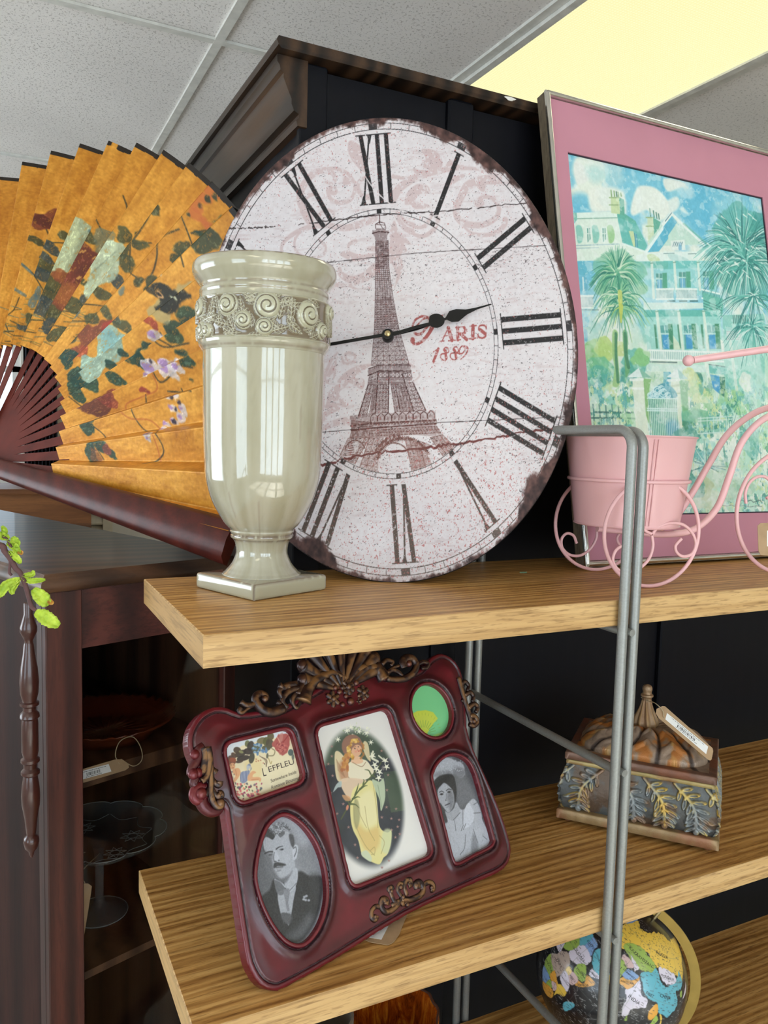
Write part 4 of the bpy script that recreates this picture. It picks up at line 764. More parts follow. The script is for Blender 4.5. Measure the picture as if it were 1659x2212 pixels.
for x, y, rx, ry, a in ((130, 985, 50, 10, .5), (180, 835, 35, 8, .9), (215, 1040, 12, 50, .4), (240, 990, 10, 45, .3), (800, 990, 8, 32, .6), (500, 1150, 12, 50, .8), (640, 1100, 10, 40, .5)): fe(x, y, rx, ry, (96, 116, 118), a, .8, .001)
for x, y, rx, ry, a in ((232, 660, 42, 20, .1), (410, 620, 32, 26, .6), (590, 645, 38, 40, 0), (320, 700, 60, 34, .5), (290, 760, 52, 30, .6), (285, 820, 56, 36, .2), (290, 880, 54, 36, .3), (340, 940, 50, 50, .8), (310, 990, 44, 40, 0), (885, 605, 36, 44, .2), (800, 620, 24, 50, .5), (820, 720, 38, 60, .2), (905, 690, 40, 22, -.5), (815, 800, 34, 50, .6), (745, 905, 34, 40, 0), (660, 1000, 40, 30, -.4), (545, 1030, 42, 30, -.6), (480, 1070, 36, 50, .4), (270, 1095, 46, 50, .3), (340, 1120, 56, 60, .6), (310, 1040, 40, 22, 0), (320, 1210, 30, 60, .3), (375, 1250, 70, 26, -.7), (190, 1165, 26, 46, .1), (150, 1212, 46, 18, .1), (600, 1150, 56, 46, -.5), (690, 1120, 22, 34, .2), (760, 1160, 30, 44, .3), (790, 1200, 40, 30, 0), (560, 930, 22, 20, 0), (480, 1300, 44, 18, -.5)): fe(x, y, rx, ry, LF if (x+y) % 3 else LF2, a, .86, .003, int(x))
fe(1022, 470, 34, 58, LF, .5); fe(1080, 400, 8, 40, LF, .4); fe(1050, 410, 6, 30, LF, .1); fe(1150, 690, 24, 60, LF, .8); fe(1110, 740, 16, 60, LF, .8); fe(950, 905, 46, 18, LF, -.9); fe(925, 950, 16, 34, LF, .4); fe(890, 920, 34, 14, LF, -.8)
fp([(1290, 590), (1350, 590), (1420, 650), (1310, 750), (1260, 710), (1290, 660), (1230, 690), (1240, 640)], (44, 56, 38)); fp([(1340, 510), (1390, 470), (1420, 520)], (44, 66, 44)); fp([(1240, 570), (1290, 580), (1330, 540), (1350, 560), (1320, 590), (1290, 600), (1230, 600)], LF3)
for x, y, r_ in ((1290, 450, 34), (1270, 500, 26), (1310, 540, 24), (1340, 400, 30), (1390, 355, 36), (1300, 520, 18)): fe(x, y, r_, r_*1.1, (196, 104, 48), .3, .8, .006, x)
for x, y in ((1300, 460), (1355, 410), (1390, 390), (1240, 515)): fe(x, y, 9, 14, (40, 52, 34), .4)
fp([(240, 520), (300, 480), (345, 430), (350, 480), (365, 520), (300, 560), (250, 590)], (118, 54, 34)); fe(290, 535, 40, 34, (92, 40, 28))
PALE = (168, 182, 150)
fp([(450, 580), (520, 530), (580, 570), (540, 660), (480, 780), (420, 850), (330, 880), (350, 770), (400, 680)], PALE, .92); fp([(470, 570), (520, 530), (510, 640), (450, 720)], (190, 196, 150), .7); fp([(550, 570), (585, 570), (575, 620), (545, 640)], (96, 130, 132), .8)
fp([(640, 600), (720, 590), (760, 620), (740, 680), (680, 730), (600, 740)], (112, 114, 92), .8)
fp([(540, 690), (580, 700), (625, 745), (590, 830), (550, 900), (480, 980), (440, 1080), (390, 1100), (340, 1030), (380, 940), (360, 870), (430, 850), (490, 790)], (124, 62, 36), .9); fp([(560, 720), (620, 750), (560, 860), (470, 930), (440, 900)], (104, 44, 28), .85); fe(400, 880, 44, 34, (140, 78, 38)); fe(430, 1010, 50, 60, (148, 84, 38), .4)
for i in range(26): r_ = np.random.default_rng(i+40); x, y = r_.uniform(430, 600), r_.uniform(740, 1000); fl([(x, y), (x+14, y-16)], (224, 170, 84), .0022, .8)
fp([(690, 690), (740, 670), (790, 680), (795, 800), (740, 900), (660, 970), (560, 1015), (540, 980), (600, 880), (590, 800), (640, 740)], (176, 188, 160), .94); fp([(640, 860), (740, 800), (700, 920), (600, 980)], (196, 200, 170), .6); fl([(600, 880), (740, 720)], (120, 130, 110), .002, .6)
fp([(500, 1240), (600, 1210), (680, 1150), (725, 1180), (640, 1270), (590, 1330), (470, 1440), (425, 1460), (430, 1390), (520, 1310)], (122, 58, 34), .9); fp([(640, 1200), (700, 1150), (720, 1190), (640, 1240)], (150, 52, 36), .85); fp([(520, 1320), (590, 1330), (560, 1390), (480, 1400)], (156, 60, 38), .8)
fp([(640, 1300), (700, 1210), (790, 1250), (800, 1300), (760, 1400), (680, 1450), (560, 1560), (490, 1560), (480, 1530), (540, 1400), (600, 1380)], (150, 176, 160), .94); fp([(690, 1240), (780, 1280), (740, 1360), (640, 1370)], (130, 172, 170), .7)
for x, y, rx, ry, a in ((430, 1385, 60, 28, -.2), (440, 1440, 44, 40, -.4), (470, 1510, 60, 30, -.9), (500, 1540, 30, 60, .3), (490, 1590, 70, 36, -.5), (600, 1580, 50, 34, -.5), (510, 1640, 30, 50, .2), (700, 1440, 30, 22, 0), (780, 1370, 26, 20, 0), (740, 1535, 44, 34, .2), (930, 1335, 48, 44, .5), (875, 1395, 56, 66, .3), (910, 1420, 30, 60, -.4), (1100, 1210, 60, 60, 0), (1190, 1130, 60, 60, .3), (1130, 1270, 50, 50, 0), (1140, 1355, 30, 18, 0), (1225, 1445, 44, 22, -.2), (565, 1850, 40, 44, .4), (610, 1800, 24, 26, 0), (580, 2010, 30, 60, .4), (660, 1970, 40, 34, .4), (700, 2010, 36, 22, .6), (500, 1830, 60, 10, -.4), (1205, 1530, 14, 10, 0)): fe(x, y, rx, ry, LF3 if y > 1300 else (36, 60, 44), a, .88, .003, int(y)); fl([(x-rx*.7, y), (x+rx*.7, y-4)], (20, 34, 30), .0014, .6)
fe(625, 1690, 115, 62, (92, 40, 22), -.45, .92, .008, 3); fe(690, 1650, 54, 60, (128, 48, 30), -.4, .8, .008, 4); fe(600, 2030, 34, 40, (108, 62, 34), 0, .7); fe(690, 1990, 22, 30, (140, 50, 34), .5, .7); fe(920, 1612, 24, 10, (150, 50, 36)); fe(985, 1190, 34, 26, (150, 54, 34), 1, .85, .006)
LI, PU = (206, 196, 200), (150, 112, 172)
for x, y, r_ in ((1160, 740, 26), (1130, 780, 24), (1080, 840, 26), (1040, 880, 28), (980, 1255, 40), (950, 1465, 54), (930, 1510, 44), (1040, 1430, 50), (1110, 1440, 58), (1100, 1500, 50), (1160, 1480, 30), (1100, 1670, 28), (1165, 1665, 26), (1115, 1730, 26), (1170, 1730, 24), (1140, 1770, 22), (1090, 1790, 22), (1040, 1810, 24), (1010, 1840, 16), (965, 1900, 32), (975, 1935, 18)):
    fe(x, y, r_, r_*.8, LI, x, .85, .005, x); fe(x-r_*.4, y-r_*.2, r_*.5, r_*.4, PU, 0, .75, .003, y)
for x, y in ((1060, 860), (1010, 880), (960, 1420), (1130, 1670), (1165, 1700), (1130, 1735), (960, 1895), (1090, 1790)): fe(x, y, 9, 12, (34, 26, 46), .4)
# the bird
fp([(930, 1090), (1180, 900), (1220, 920), (1120, 1080), (1060, 1180), (1000, 1160)], (170, 156, 112), .75, 5)
fp([(985, 985), (1020, 950), (1060, 940), (1110, 960), (1170, 990), (1230, 1000), (1240, 1020), (1180, 1060), (1110, 1120), (1040, 1120), (975, 1080), (1010, 1030), (1000, 1000)], (34, 32, 22), .95, 6, .003); fe(1020, 998, 17, 17, (226, 170, 110), 0, 1, 0); fe(1022, 998, 9, 9, (24, 20, 16), 0, 1, 0); fp([(975, 985), (1005, 990), (1005, 1015)], (60, 50, 30))
for x, y in ((1080, 1000), (1110, 1000), (1130, 1020), (1060, 1040), (1090, 1050), (1060, 1080), (1150, 1040), (1190, 990)): fe(x, y, 16, 7, (206, 204, 172), .9, .9, .001)
# brush texture inside the painted motifs
dd_ = np.abs(fc.C-np.array([208, 142, 46])).sum(-1, keepdims=True) > 95; br_ = vnoise(X*2+4, Y+4, 120, 88, 4, .7)[..., None]; b2_ = vnoise(X+14, Y*.4+4, 60, 89, 3, .7)[..., None]; fc.C = np.where(dd_, fc.C*(1+.38*(br_-.5)+.42*(b2_-.5))+(sstep(.62, .72, br_)*26), fc.C); fc.C = np.where(dd_ & (br_ < .33), fc.C*.6+np.array([208, 142, 46])*.4, fc.C)
# pleated leaf
NTH, NR = fc.nx, fc.ny
thv = fc.xs/KS; rr_ = fc.ys; TH, RR = np.meshgrid(thv, rr_)
def pleat(th_, r_):
    p = ((th_-TA)/PERA+.02) % 1.0; w_ = .62; tri = np.where(p < w_, p/w_, (1-p)/(1-w_)); return .040*r_/RO*(tri-.5)*1.0, p
def fpos(th_, r_, lift=0.0):
    h, p = pleat(th_, r_); return FPl.W(r_*np.cos(th_), r_*np.sin(th_), h+lift)
edge = (RR > RO-.0075+.004*(vnoise(TH*9+3, RR+3, 7, 78, 3)-.5)) & (vnoise(TH*9+3, RR+3, 5, 77, 3) > .24); fc.C = np.where(edge[..., None], np.array([34, 26, 20]), fc.C)
# far, unseen half of the leaf in coarser steps
th2 = np.arange(math.radians(112), A1_, PERA/12); thA = np.concatenate([thv[:-1], th2]); TA_, RA_ = np.meshgrid(thA, rr_); ext = np.tile(np.array([206, 146, 52.]), (len(rr_), len(th2), 1)); Cc_ = np.concatenate([fc.C[:, :-1], ext], 1)
t = NT('gold_paper'); col = t.attr(); v = t.coord(); nz = t.noise(v, 120, 4, .6); t.bump(nz, .35, .0012); m_gold = t.set(col, .42, .25, .5)
gridmesh('fan_leaf', fpos(TA_, RA_).reshape(-1, 3), len(rr_), len(thA), m_gold, fan, lin_a(np.clip(Cc_, 0, 255)).reshape(-1, 3), smooth=False)
m_stick = plain('fan_stick_wood', (92, 36, 27), .5, 0, .18, .0, .12, 25); m_guard = wood('fan_guard_lacquer', (56, 20, 15), (78, 29, 22), (98, 38, 27), 'Y', 1.5, .42, .05, .05, 2, .3, .2)
ns = int((A1_-A0_)/PERA)
for i in range(ns):
    a = TA+(math.floor((A0_-TA)/PERA)+1+i+.28)*PERA; e1 = np.array([math.cos(a), math.sin(a)]); e2 = np.array([-e1[1], e1[0]]); w0, w1 = .0045, .0092; hh = .010-.0009*(i % 12)-.006
    def pt(r_, s_): q = e1*r_+e2*s_; return q
    b = MB(); quad = [pt(-.03, -w0), pt(RI*.6, -w1*.8), pt(RI+.02, -w1), pt(RI+.02, w1), pt(RI*.6, w1*.8), pt(-.03, w0)]
    tl_ = lambda q, h: FPl.W(q[0], q[1], h); V = [tl_(q, hh-.0105) for q in quad]+[tl_(q, hh-.0091) for q in quad]; n = 6; b.add(V, [(k, (k+1) % n, n+(k+1) % n, n+k) for k in range(n)]+[tuple(range(n))[::-1], tuple(range(n, 2*n))]); b.build('fan_stick', m_stick, fan)
# guard: a thick lacquered blade along the lower edge, and its twin on the far side
m_guard.node_tree.nodes['Principled BSDF'].inputs['Specular IOR Level'].default_value = .25
def guard(a, sgn, nm):
    e1 = np.array([math.cos(a), math.sin(a)]); e2 = np.array([-e1[1], e1[0]])*sgn; b = MB(); N = 26; rows = []
    for i in range(N+1):
        r_ = -.04+(RO+.035)*i/N; w_ = .015+.019*(max(0, r_)/RO)**1.1; tk = .009+.007*max(0, r_)/RO; sec = [(-w_, -.006), (-w_*.98, .002), (-w_*.7, tk*.8), (0, tk), (w_*.7, tk*.8), (w_*.98, .002), (w_, -.006)]
        rows.append([FPl.W(*(e1*r_+e2*s_), h+.004) for s_, h in sec])
    V = np.array(rows).reshape(-1, 3); m = 7; Fc = [(i*m+j, i*m+(j+1) % m, (i+1)*m+(j+1) % m, (i+1)*m+j) for i in range(N) for j in range(m)]+[tuple(range(m))[::-1], tuple(N*m+j for j in range(m))]; b.add(V, Fc); o = b.build('fan_guard', m_guard, fan, auto=50); bm = bmesh.new(); bm.from_mesh(o.data); bmesh.ops.recalc_face_normals(bm, faces=bm.faces); bm.to_mesh(o.data); bm.free()
guard(A0_-.018, 1, 0); guard(A1_+.02, -1, 1)
b = MB(); b.lathe([(.011, 0), (.011, .005), (.007, .009), (.0005, .010)], PV+fn*.013, 0, 20, T4((0, 0, 0), basis(fu, fv, fn))); b.build('fan_rivet', m_brass, fan, auto=40)
# ================================================================== framed watercolour
qu, qv, qn = pframe(-.0029, .1985); QP = Plane(onz(1266, 1225, -.1855), qu, qv)
pic = thing('framed_picture', (QP.P[0]+.28, QP.P[1]+.02, -.19), 'tall framed watercolour of a white balconied house and palms in a rose-pink mat', 'picture')
pa, pb_ = .555, .792
m_silver = plain('silver_frame_metal', (206, 204, 196), .18, .95); m_weath = wood('frame_side_wood', (88, 76, 60), (128, 114, 94), (158, 146, 126), 'Z', 1.5, .75, 0, .2, 8, .7, .2)
RQ = T4(QP.P, basis(qu, qv, qn))
b = MB(); fw = .0085
for lo, hi in (((0, 0), (pa, fw)), ((0, pb_-fw), (pa, pb_)), ((0, fw), (fw, pb_-fw)), ((pa-fw, fw), (pa, pb_-fw))):
    (x0, y0), (x1, y1) = lo, hi; b.box((x0, y0, -.004), (x1, y1, 0), 0, RQ)
# rounded lip of the frame
for p0, p1 in (((fw/2, fw/2), (pa-fw/2, fw/2)), ((fw/2, pb_-fw/2), (pa-fw/2, pb_-fw/2)), ((fw/2, fw/2), (fw/2, pb_-fw/2)), ((pa-fw/2, fw/2), (pa-fw/2, pb_-fw/2))):
    b.tube([QP.W(p0[0], p0[1], -.0005), QP.W(p1[0], p1[1], -.0005)], .0042, 0, 12, flat=1.0)
b.build('frame_moulding', m_silver, pic, auto=40)
b = MB()
for lo, hi in (((.0008, .0008), (pa-.0008, .010)), ((.0008, pb_-.010), (pa-.0008, pb_-.0008)), ((.0008, .0101), (.010, pb_-.0101)), ((pa-.010, .0101), (pa-.0008, pb_-.0101))): b.box((lo[0], lo[1], -.024), (hi[0], hi[1], -.0042), 0, RQ)
b.build('frame_side', m_weath, pic); MB().box((.0101, .0101, -.020), (pa-.0101, pb_-.0101, -.012), 0, RQ).build('backing_board', plain('backing_card', (120, 96, 66), .8), pic)
L1 = QP.L((1230, 322)); L2 = QP.L((1652, 427)); L3 = QP.L((1473, 1111)); L4 = QP.L((1283, 935)); ax0, ax1, ay0, ay1 = (L1[0]+L4[0])/2, L2[0], L3[1], (L1[1]+L2[1])/2
m_mat = plain('rose_pink_mat_board', (198, 136, 152), .6, .0, .2, .06, .02, 8)
b = MB()
for lo, hi in (((fw, fw), (pa-fw, ay0)), ((fw, ay1), (pa-fw, pb_-fw)), ((fw, ay0), (ax0, ay1)), ((ax1, ay0), (pa-fw, ay1))): b.box((lo[0], lo[1], -.0062), (hi[0], hi[1], -.0042), 0, RQ)
b.build('mat_board', m_mat, pic)
b = MB(); e = .0024
for lo, hi in (((ax0, ay0), (ax1, ay0+e)), ((ax0, ay1-e), (ax1, ay1)), ((ax0, ay0+e), (ax0+e*.5, ay1-e)), ((ax1-e, ay0+e), (ax1, ay1-e))): b.box((lo[0], lo[1], -.0068), (hi[0], hi[1], -.0060), 0, RQ)
b.build('mat_bevel', plain('dark_mat_core', (44, 40, 52), .7), pic)
w = Canvas(ax0, ay0, ax1, ay1, .0011, (226, 234, 222)); X, Y = w.X, w.Y
PA, PB, PC, PD, PE = ((1230, 320), 6.914), ((1440, 320), 6.914), ((1230, 620), 6.914), ((1440, 620), 6.914), ((1160, 860), 3.325)
def Q(c, pts): return QP.LL(pts, *c)
def wp(c, pts, col, al=.9, soft=.0012, wob=.0, seed=1, sm=4): w.poly(Q(c, pts), col, soft, al, wob, seed, sm)
def wq(c, pts, col, al=.95): w.poly(Q(c, pts), col, .0009, al)
def wl(c, pts, col, wd=.0016, al=.9, w1=None, sp=0): w.line(Q(c, pts), wd, col, al, .0008, w1, 'mix', sp)
SKY, SKD, WH, TE, TD, GR, YG, CYN = (128, 200, 220), (96, 184, 214), (232, 238, 228), (112, 196, 182), (62, 150, 138), (138, 196, 146), (196, 214, 146), (168, 216, 216)
n1 = vnoise(X+3, Y+3, 9, 51, 5); n2 = vnoise(X+3, Y+3, 22, 52, 4)
def blend(a, col): w.C = w.C*(1-a[..., None])+np.array(col, float)*a[..., None]
top = sstep(ay0+.28, ay0+.36, Y); blend(top*sstep(.38, .56, n1)*.85, SKY); blend(top*sstep(.52, .66, n2)*.5, SKD)
blend((1-top)*sstep(.3, .6, n1)*.8, (176, 222, 200)); blend((1-top)*sstep(.5, .7, n2)*.5, TE)
# sky washes and clouds
wp(PA, [(10, 60), (120, 80), (90, 300), (140, 480), (90, 560), (40, 500)], SKD, .7, .006); wp(PA, [(60, 700), (200, 640), (330, 700), (340, 880), (200, 920), (80, 900)], SKD, .8, .008); wp(PA, [(110, 200), (200, 180), (300, 300), (340, 420), (220, 510), (140, 460)], (228, 232, 226), .95, .003); wp(PA, [(340, 600), (560, 540), (850, 620), (900, 900), (860, 960), (640, 930), (380, 920)], (232, 236, 226), .9, .005)
wp(PA, [(900, 500), (1040, 480), (1060, 600), (980, 760), (930, 800), (880, 700)], SKY, .85, .004); wp(PA, [(1060, 560), (1250, 540), (1400, 620), (1521, 780), (1521, 960), (1400, 1050), (1200, 900), (1000, 980), (960, 860)], (234, 238, 228), .95, .003); wp(PA, [(300, 260), (620, 240), (640, 420), (400, 480)], CYN, .6, .01); wp(PA, [(1040, 380), (1240, 360), (1260, 480), (1100, 470)], SKY, .6, .008); wp(PA, [(1400, 420), (1521, 420), (1521, 680), (1420, 600)], SKD, .8, .006)
wp(PB, [(0, 420), (300, 480), (330, 580), (260, 560), (60, 620)], (230, 235, 226), .95, .003); wp(PB, [(300, 540), (380, 560), (480, 680), (420, 710), (330, 640)], (232, 236, 226), .95, .002); wp(PB, [(80, 740), (200, 700), (250, 800), (200, 890), (80, 960), (0, 960), (0, 800)], (230, 236, 228), .9, .003); wp(PB, [(330, 560), (640, 560), (760, 760), (700, 900), (800, 1380), (640, 1400), (420, 1160), (260, 1000), (260, 760)], SKD, .75, .01); wp(PB, [(240, 880), (300, 860), (370, 950), (310, 940)], (220, 234, 230), .8, .003)
# left house
wq(PA, [(90, 1140), (160, 1030), (150, 940), (760, 920), (770, 1020), (840, 1400), (1170, 1520), (1100, 1650), (150, 1660)], (224, 236, 222)); wq(PA, [(150, 935), (750, 925), (760, 1010), (160, 1030)], (222, 238, 230)); wl(PA, [(160, 1025), (760, 1012)], (120, 170, 150), .0016)
wq(PA, [(100, 930), (150, 940), (160, 1030), (90, 1120)], (130, 196, 180)); wq(PA, [(755, 930), (880, 960), (1030, 1060), (1210, 1430), (1170, 1510), (840, 1400), (770, 1060)], (106, 188, 178)); wq(PA, [(755, 930), (880, 960), (1030, 1060), (1040, 1110), (760, 1000)], (96, 178, 160), .9)
for x in (140, 380, 610): wp(PA, [(x, 1140), (x+70, 1130), (x+110, 1250), (x+90, 1370), (x+30, 1390), (x+10, 1280)], (128, 196, 182) if x < 600 else (150, 200, 140), .85)
for x in (290, 520): wq(PA, [(x, 1150), (x+80, 1140), (x+90, 1380), (x+15, 1390)], (224, 238, 230)); wq(PA, [(x+15, 1170), (x+60, 1165), (x+70, 1330), (x+25, 1380)], (86, 152, 138)); wl(PA, [(x+42, 1160), (x+46, 1350)], (226, 238, 230), .0022); wl(PA, [(x+15, 1250), (x+75, 1250)], (226, 238, 230), .0016)
wq(PA, [(930, 1210), (1000, 1215), (1060, 1460), (1000, 1440)], (206, 220, 170)); wq(PA, [(1010, 1240), (1050, 1260), (1070, 1460), (1030, 1450)], (70, 148, 168)); wl(PA, [(1035, 1250), (1050, 1455)], (150, 210, 210), .0014)
wl(PA, [(840, 1400), (1170, 1520)], (230, 242, 238), .0035); wl(PA, [(120, 1430), (780, 1405)], (150, 186, 190), .0018); wl(PA, [(130, 1470), (480, 1460)], (150, 186, 190), .0014)
for c, x0, y0, col in ((PA, 660, 700, (200, 218, 170)), (PA, 1210, 1000, (206, 222, 190))):
    wq(c, [(x0, y0), (x0+(130 if x0 < 1000 else 90), y0+10), (x0+140 if x0 < 1000 else x0+100, y0+(260 if x0 < 1000 else 300)), (x0+10, y0+(240 if x0 < 1000 else 420))], col); wq(c, [(x0+(125 if x0 < 1000 else 85), y0+10), (x0+(200 if x0 < 1000 else 200), y0+(40 if x0 < 1000 else 80)), (x0+(210 if x0 < 1000 else 170), y0+(280 if x0 < 1000 else 180)), (x0+(145 if x0 < 1000 else 100), y0+(270 if x0 < 1000 else 280))], (96, 172, 150))
    for k in (0, 110 if x0 < 1000 else 130): wl(c, [(x0-20, y0+10+k), (x0+140 if x0 < 1000 else x0+90, y0+10+k)], (150, 180, 130), .0022)
for x in (665, 710, 745, 770, 810): wl(PA, [(x, 600+(x-660)*.3), (x+8, 690)], (130, 168, 112) if x != 745 else (70, 120, 100), .0028)
for x in (1245, 1300, 1340, 1375): wl(PA, [(x, 880+(x-1245)*.6), (x+12, 985+(x-1245)*.35)], (84, 140, 124), .0030)
# gable
wq(PB, [(-240, 1380), (120, 940), (600, 1410), (-120, 1440)], (196, 224, 210)); wq(PA, [(1160, 1540), (1521, 1010), (1521, 1200), (1240, 1530)], (228, 242, 240)); wq(PA, [(1215, 1530), (1521, 1090), (1521, 1330), (1380, 1520)], (92, 180, 206)); wq(PB, [(0, 1140), (125, 985), (205, 1080), (0, 1380)], (92, 178, 204)); wl(PB, [(-10, 1110), (120, 950), (600, 1415)], (232, 240, 236), .006); wl(PB, [(25, 1065), (120, 940)], (70, 120, 130), .0016)
wq(PB, [(105, 1360), (315, 1340), (330, 1500), (115, 1500)], (226, 236, 230)); 
for x in (150, 180, 210, 240, 270): wl(PB, [(x+10, 1380), (x-10, 1440)], (90, 130, 140), .002)
wp(PB, [(230, 1400), (265, 1400), (270, 1500), (225, 1490)], (120, 178, 206), .8); wq(PB, [(200, 1090), (240, 1120), (215, 1130)], (120, 190, 186)); wl(PB, [(300, 1100), (640, 1400)], (120, 190, 172), .004, .7)
# cornice and upper porch
wq(PA, [(1040, 1580), (1170, 1540), (1521, 1530), (1521, 1660), (1040, 1670)], (226, 238, 232)); wq(PB, [(0, 1520), (500, 1520), (660, 1470), (510, 1660), (0, 1660)], (224, 238, 232)); wl(PB, [(0, 1550), (160, 1545)], (110, 150, 150), .0014); wl(PB, [(370, 1556), (490, 1550)], (110, 150, 150), .0014); wp(PB, [(60, 1560), (180, 1560), (380, 1650), (140, 1655)], (180, 214, 210), .7); wp(PA, [(1200, 1580), (1300, 1560), (1400, 1650), (1260, 1670)], (196, 218, 170), .8)
wq(PA, [(1060, 1670), (1521, 1665), (1521, 2212), (1150, 2212)], (150, 210, 214)); wq(PB, [(0, 1660), (800, 1660), (800, 2212), (0, 2100)], (150, 212, 212)); wq(PB, [(0, 1660), (520, 1660), (560, 1760), (0, 1790)], (110, 196, 190), .8); wq(PA, [(1060, 1670), (1521, 1665), (1521, 1780), (1160, 1770)], (110, 190, 176), .8)
for c, x0, y0, x1, y1 in ((PA, 1340, 1850, 1430, 2090), (PB, 230, 1830, 330, 2060), (PB, 590, 1820, 680, 2090)):
    wq(c, [(x0, y0), (x1, y0), (x1+10, y1), (x0+10, y1)], (96, 160, 150)); wq(c, [(x0+12, y0+90), (x1-8, y0+90), (x1, y1), (x0+20, y1)], (120, 184, 214), .9); wq(c, [(x1+4, y0-10), (x1+70, y0-10), (x1+80, y1), (x1+14, y1)], (86, 164, 136)); wl(c, [((x0+x1)/2, y0), ((x0+x1)/2+4, y1)], (210, 234, 232), .0016); wl(c, [(x0, y0+80), (x1, y0+80)], (190, 228, 222), .0024)
for c, x, y0, y1 in ((PA, 1275, 1690, 2212), (PB, 160, 1680, 2080), (PB, 515, 1680, 2090)): wl(c, [(x, y0), (x+30, y1)], (220, 234, 222), .0062); wl(c, [(x-20, y0+6), (x+24, y0)], (120, 170, 150), .002)
def rail(c, x0, y0, x1, y1, n, col=(96, 150, 152), bg=(224, 236, 232), hh=100):
    wq(c, [(x0, y0), (x1, y1), (x1, y1+hh), (x0, y0+hh)], bg, .9)
    for i in range(n): t_ = (i+.5)/n; x = x0+(x1-x0)*t_; y = y0+(y1-y0)*t_; wl(c, [(x, y+8), (x+2, y+hh-6)], col, .0011, .8)
    wl(c, [(x0, y0), (x1, y1)], (236, 244, 240), .0034); wl(c, [(x0, y0+hh), (x1, y1+hh)], (236, 244, 240), .003)
rail(PB, -110, 2085, 150, 2080, 14, hh=150); rail(PB, 190, 2080, 500, 2085, 18, hh=150); rail(PB, 575, 2090, 850, 2160, 12, (60, 130, 130), (130, 200, 196), 130)
for x in (60, 240, 400): wl(PD, [(x, 190), (x+110, 188)], (60, 96, 90), .002)
# lower porch
wq(PD, [(-300, 210), (590, 215), (600, 300), (-300, 320)], (214, 234, 226)); wq(PD, [(590, 60), (900, 160), (880, 420), (600, 310)], (110, 190, 172)); 
for k in range(4): wl(PD, [(600, 180+k*42), (870, 290+k*42)], (52, 118, 108), .0018, .7)
wq(PD, [(-300, 325), (850, 330), (880, 960), (-240, 930)], (160, 216, 206)); wq(PD, [(-300, 325), (600, 320), (850, 420), (0, 420), (-280, 430)], (96, 184, 172), .85)
for x0 in (-50, 300, 650): wq(PD, [(x0, 555), (x0+115, 550), (x0+140, 910), (x0+20, 915)], (96, 168, 164)); wq(PD, [(x0+30, 690), (x0+120, 690), (x0+140, 905), (x0+44, 905)], (74, 158, 206)); wq(PD, [(x0+115, 530), (x0+180, 530), (x0+215, 910), (x0+145, 910)], (70, 144, 112)); wl(PD, [(x0+60, 555), (x0+80, 690)], (200, 232, 230), .002); wl(PD, [(x0, 680), (x0+125, 680)], (196, 230, 226), .003); wq(PD, [(x0-95, 540), (x0-65, 540), (x0-30, 900), (x0-60, 900)], (80, 148, 120)) 
wq(PD, [(140, 700), (230, 820), (260, 920), (150, 920)], (222, 232, 206), .8); wq(PD, [(850, 760), (900, 800), (930, 960), (870, 950)], (228, 236, 226))
for x in (-100, 225, 600): wl(PD, [(x, 350), (x+70, 960)], (220, 234, 220), .0070); wl(PD, [(x-24, 345), (x+26, 340)], (120, 176, 156), .0024)
rail(PD, -220, 925, 900, 960, 40, (110, 168, 168), (216, 234, 226), 140); wl(PD, [(-200, 1100), (200, 1110)], (50, 84, 84), .0024, .7); wl(PD, [(680, 1140), (940, 1180)], (40, 90, 90), .0024, .8)
wq(PD, [(-300, 1130), (680, 1150), (700, 1260), (-300, 1240)], (206, 230, 222)); wq(PD, [(680, 1150), (950, 1190), (940, 1300), (690, 1270)], (110, 190, 180)); wq(PD, [(-260, 1250), (900, 1290), (900, 1640), (-200, 1560)], (196, 222, 206), .8); wq(PD, [(700, 1290), (840, 1310), (860, 1600), (740, 1500)], (72, 156, 204)); wq(PD, [(840, 1320), (920, 1330), (930, 1640), (860, 1600)], (62, 128, 108)); wp(PD, [(440, 1270), (560, 1270), (590, 1400), (520, 1400)], (66, 136, 116), .9); wl(PD, [(640, 1140), (720, 1640)], (222, 234, 224), .008)
wq(PD, [(0, 1250), (110, 1250), (120, 1560), (0, 1500)], (84, 170, 196), .9)
# left porch part behind the palm
for y0, y1 in ((1680, 2100), (2460, 2860)): wp(PA, [(150, y0), (330, y0), (320, y0+180), (170, y0+170)], (100, 184, 206), .85); wp(PA, [(180, y0+230), (300, y0+230), (310, y1), (200, y1)], (110, 184, 208), .8); wl(PA, [(245, y0+230), (255, y1)], (220, 236, 234), .003)
rail(PC, 190, 110, 400, 110, 12, (150, 176, 180), hh=180); wl(PC, [(230, 320), (480, 320)], (80, 110, 110), .0016, .7)
# right background wall and columns
wq(PD, [(880, 400), (1514, 380), (1514, 1700), (950, 1700)], (132, 202, 188), .75); wl(PD, [(1000, 800), (1100, 1560)], (206, 228, 216), .008); wq(PD, [(940, 640), (1160, 620), (1150, 780), (950, 780)], (222, 234, 228), .85)
for k in range(6): wl(PD, [(945, 650+k*24), (1160, 640+k*24)], (90, 120, 130), .0012, .6)
for k in range(9): wl(PD, [(1040+k*26, 410), (1050+k*26, 520)], (44, 92, 88), .0022, .7)
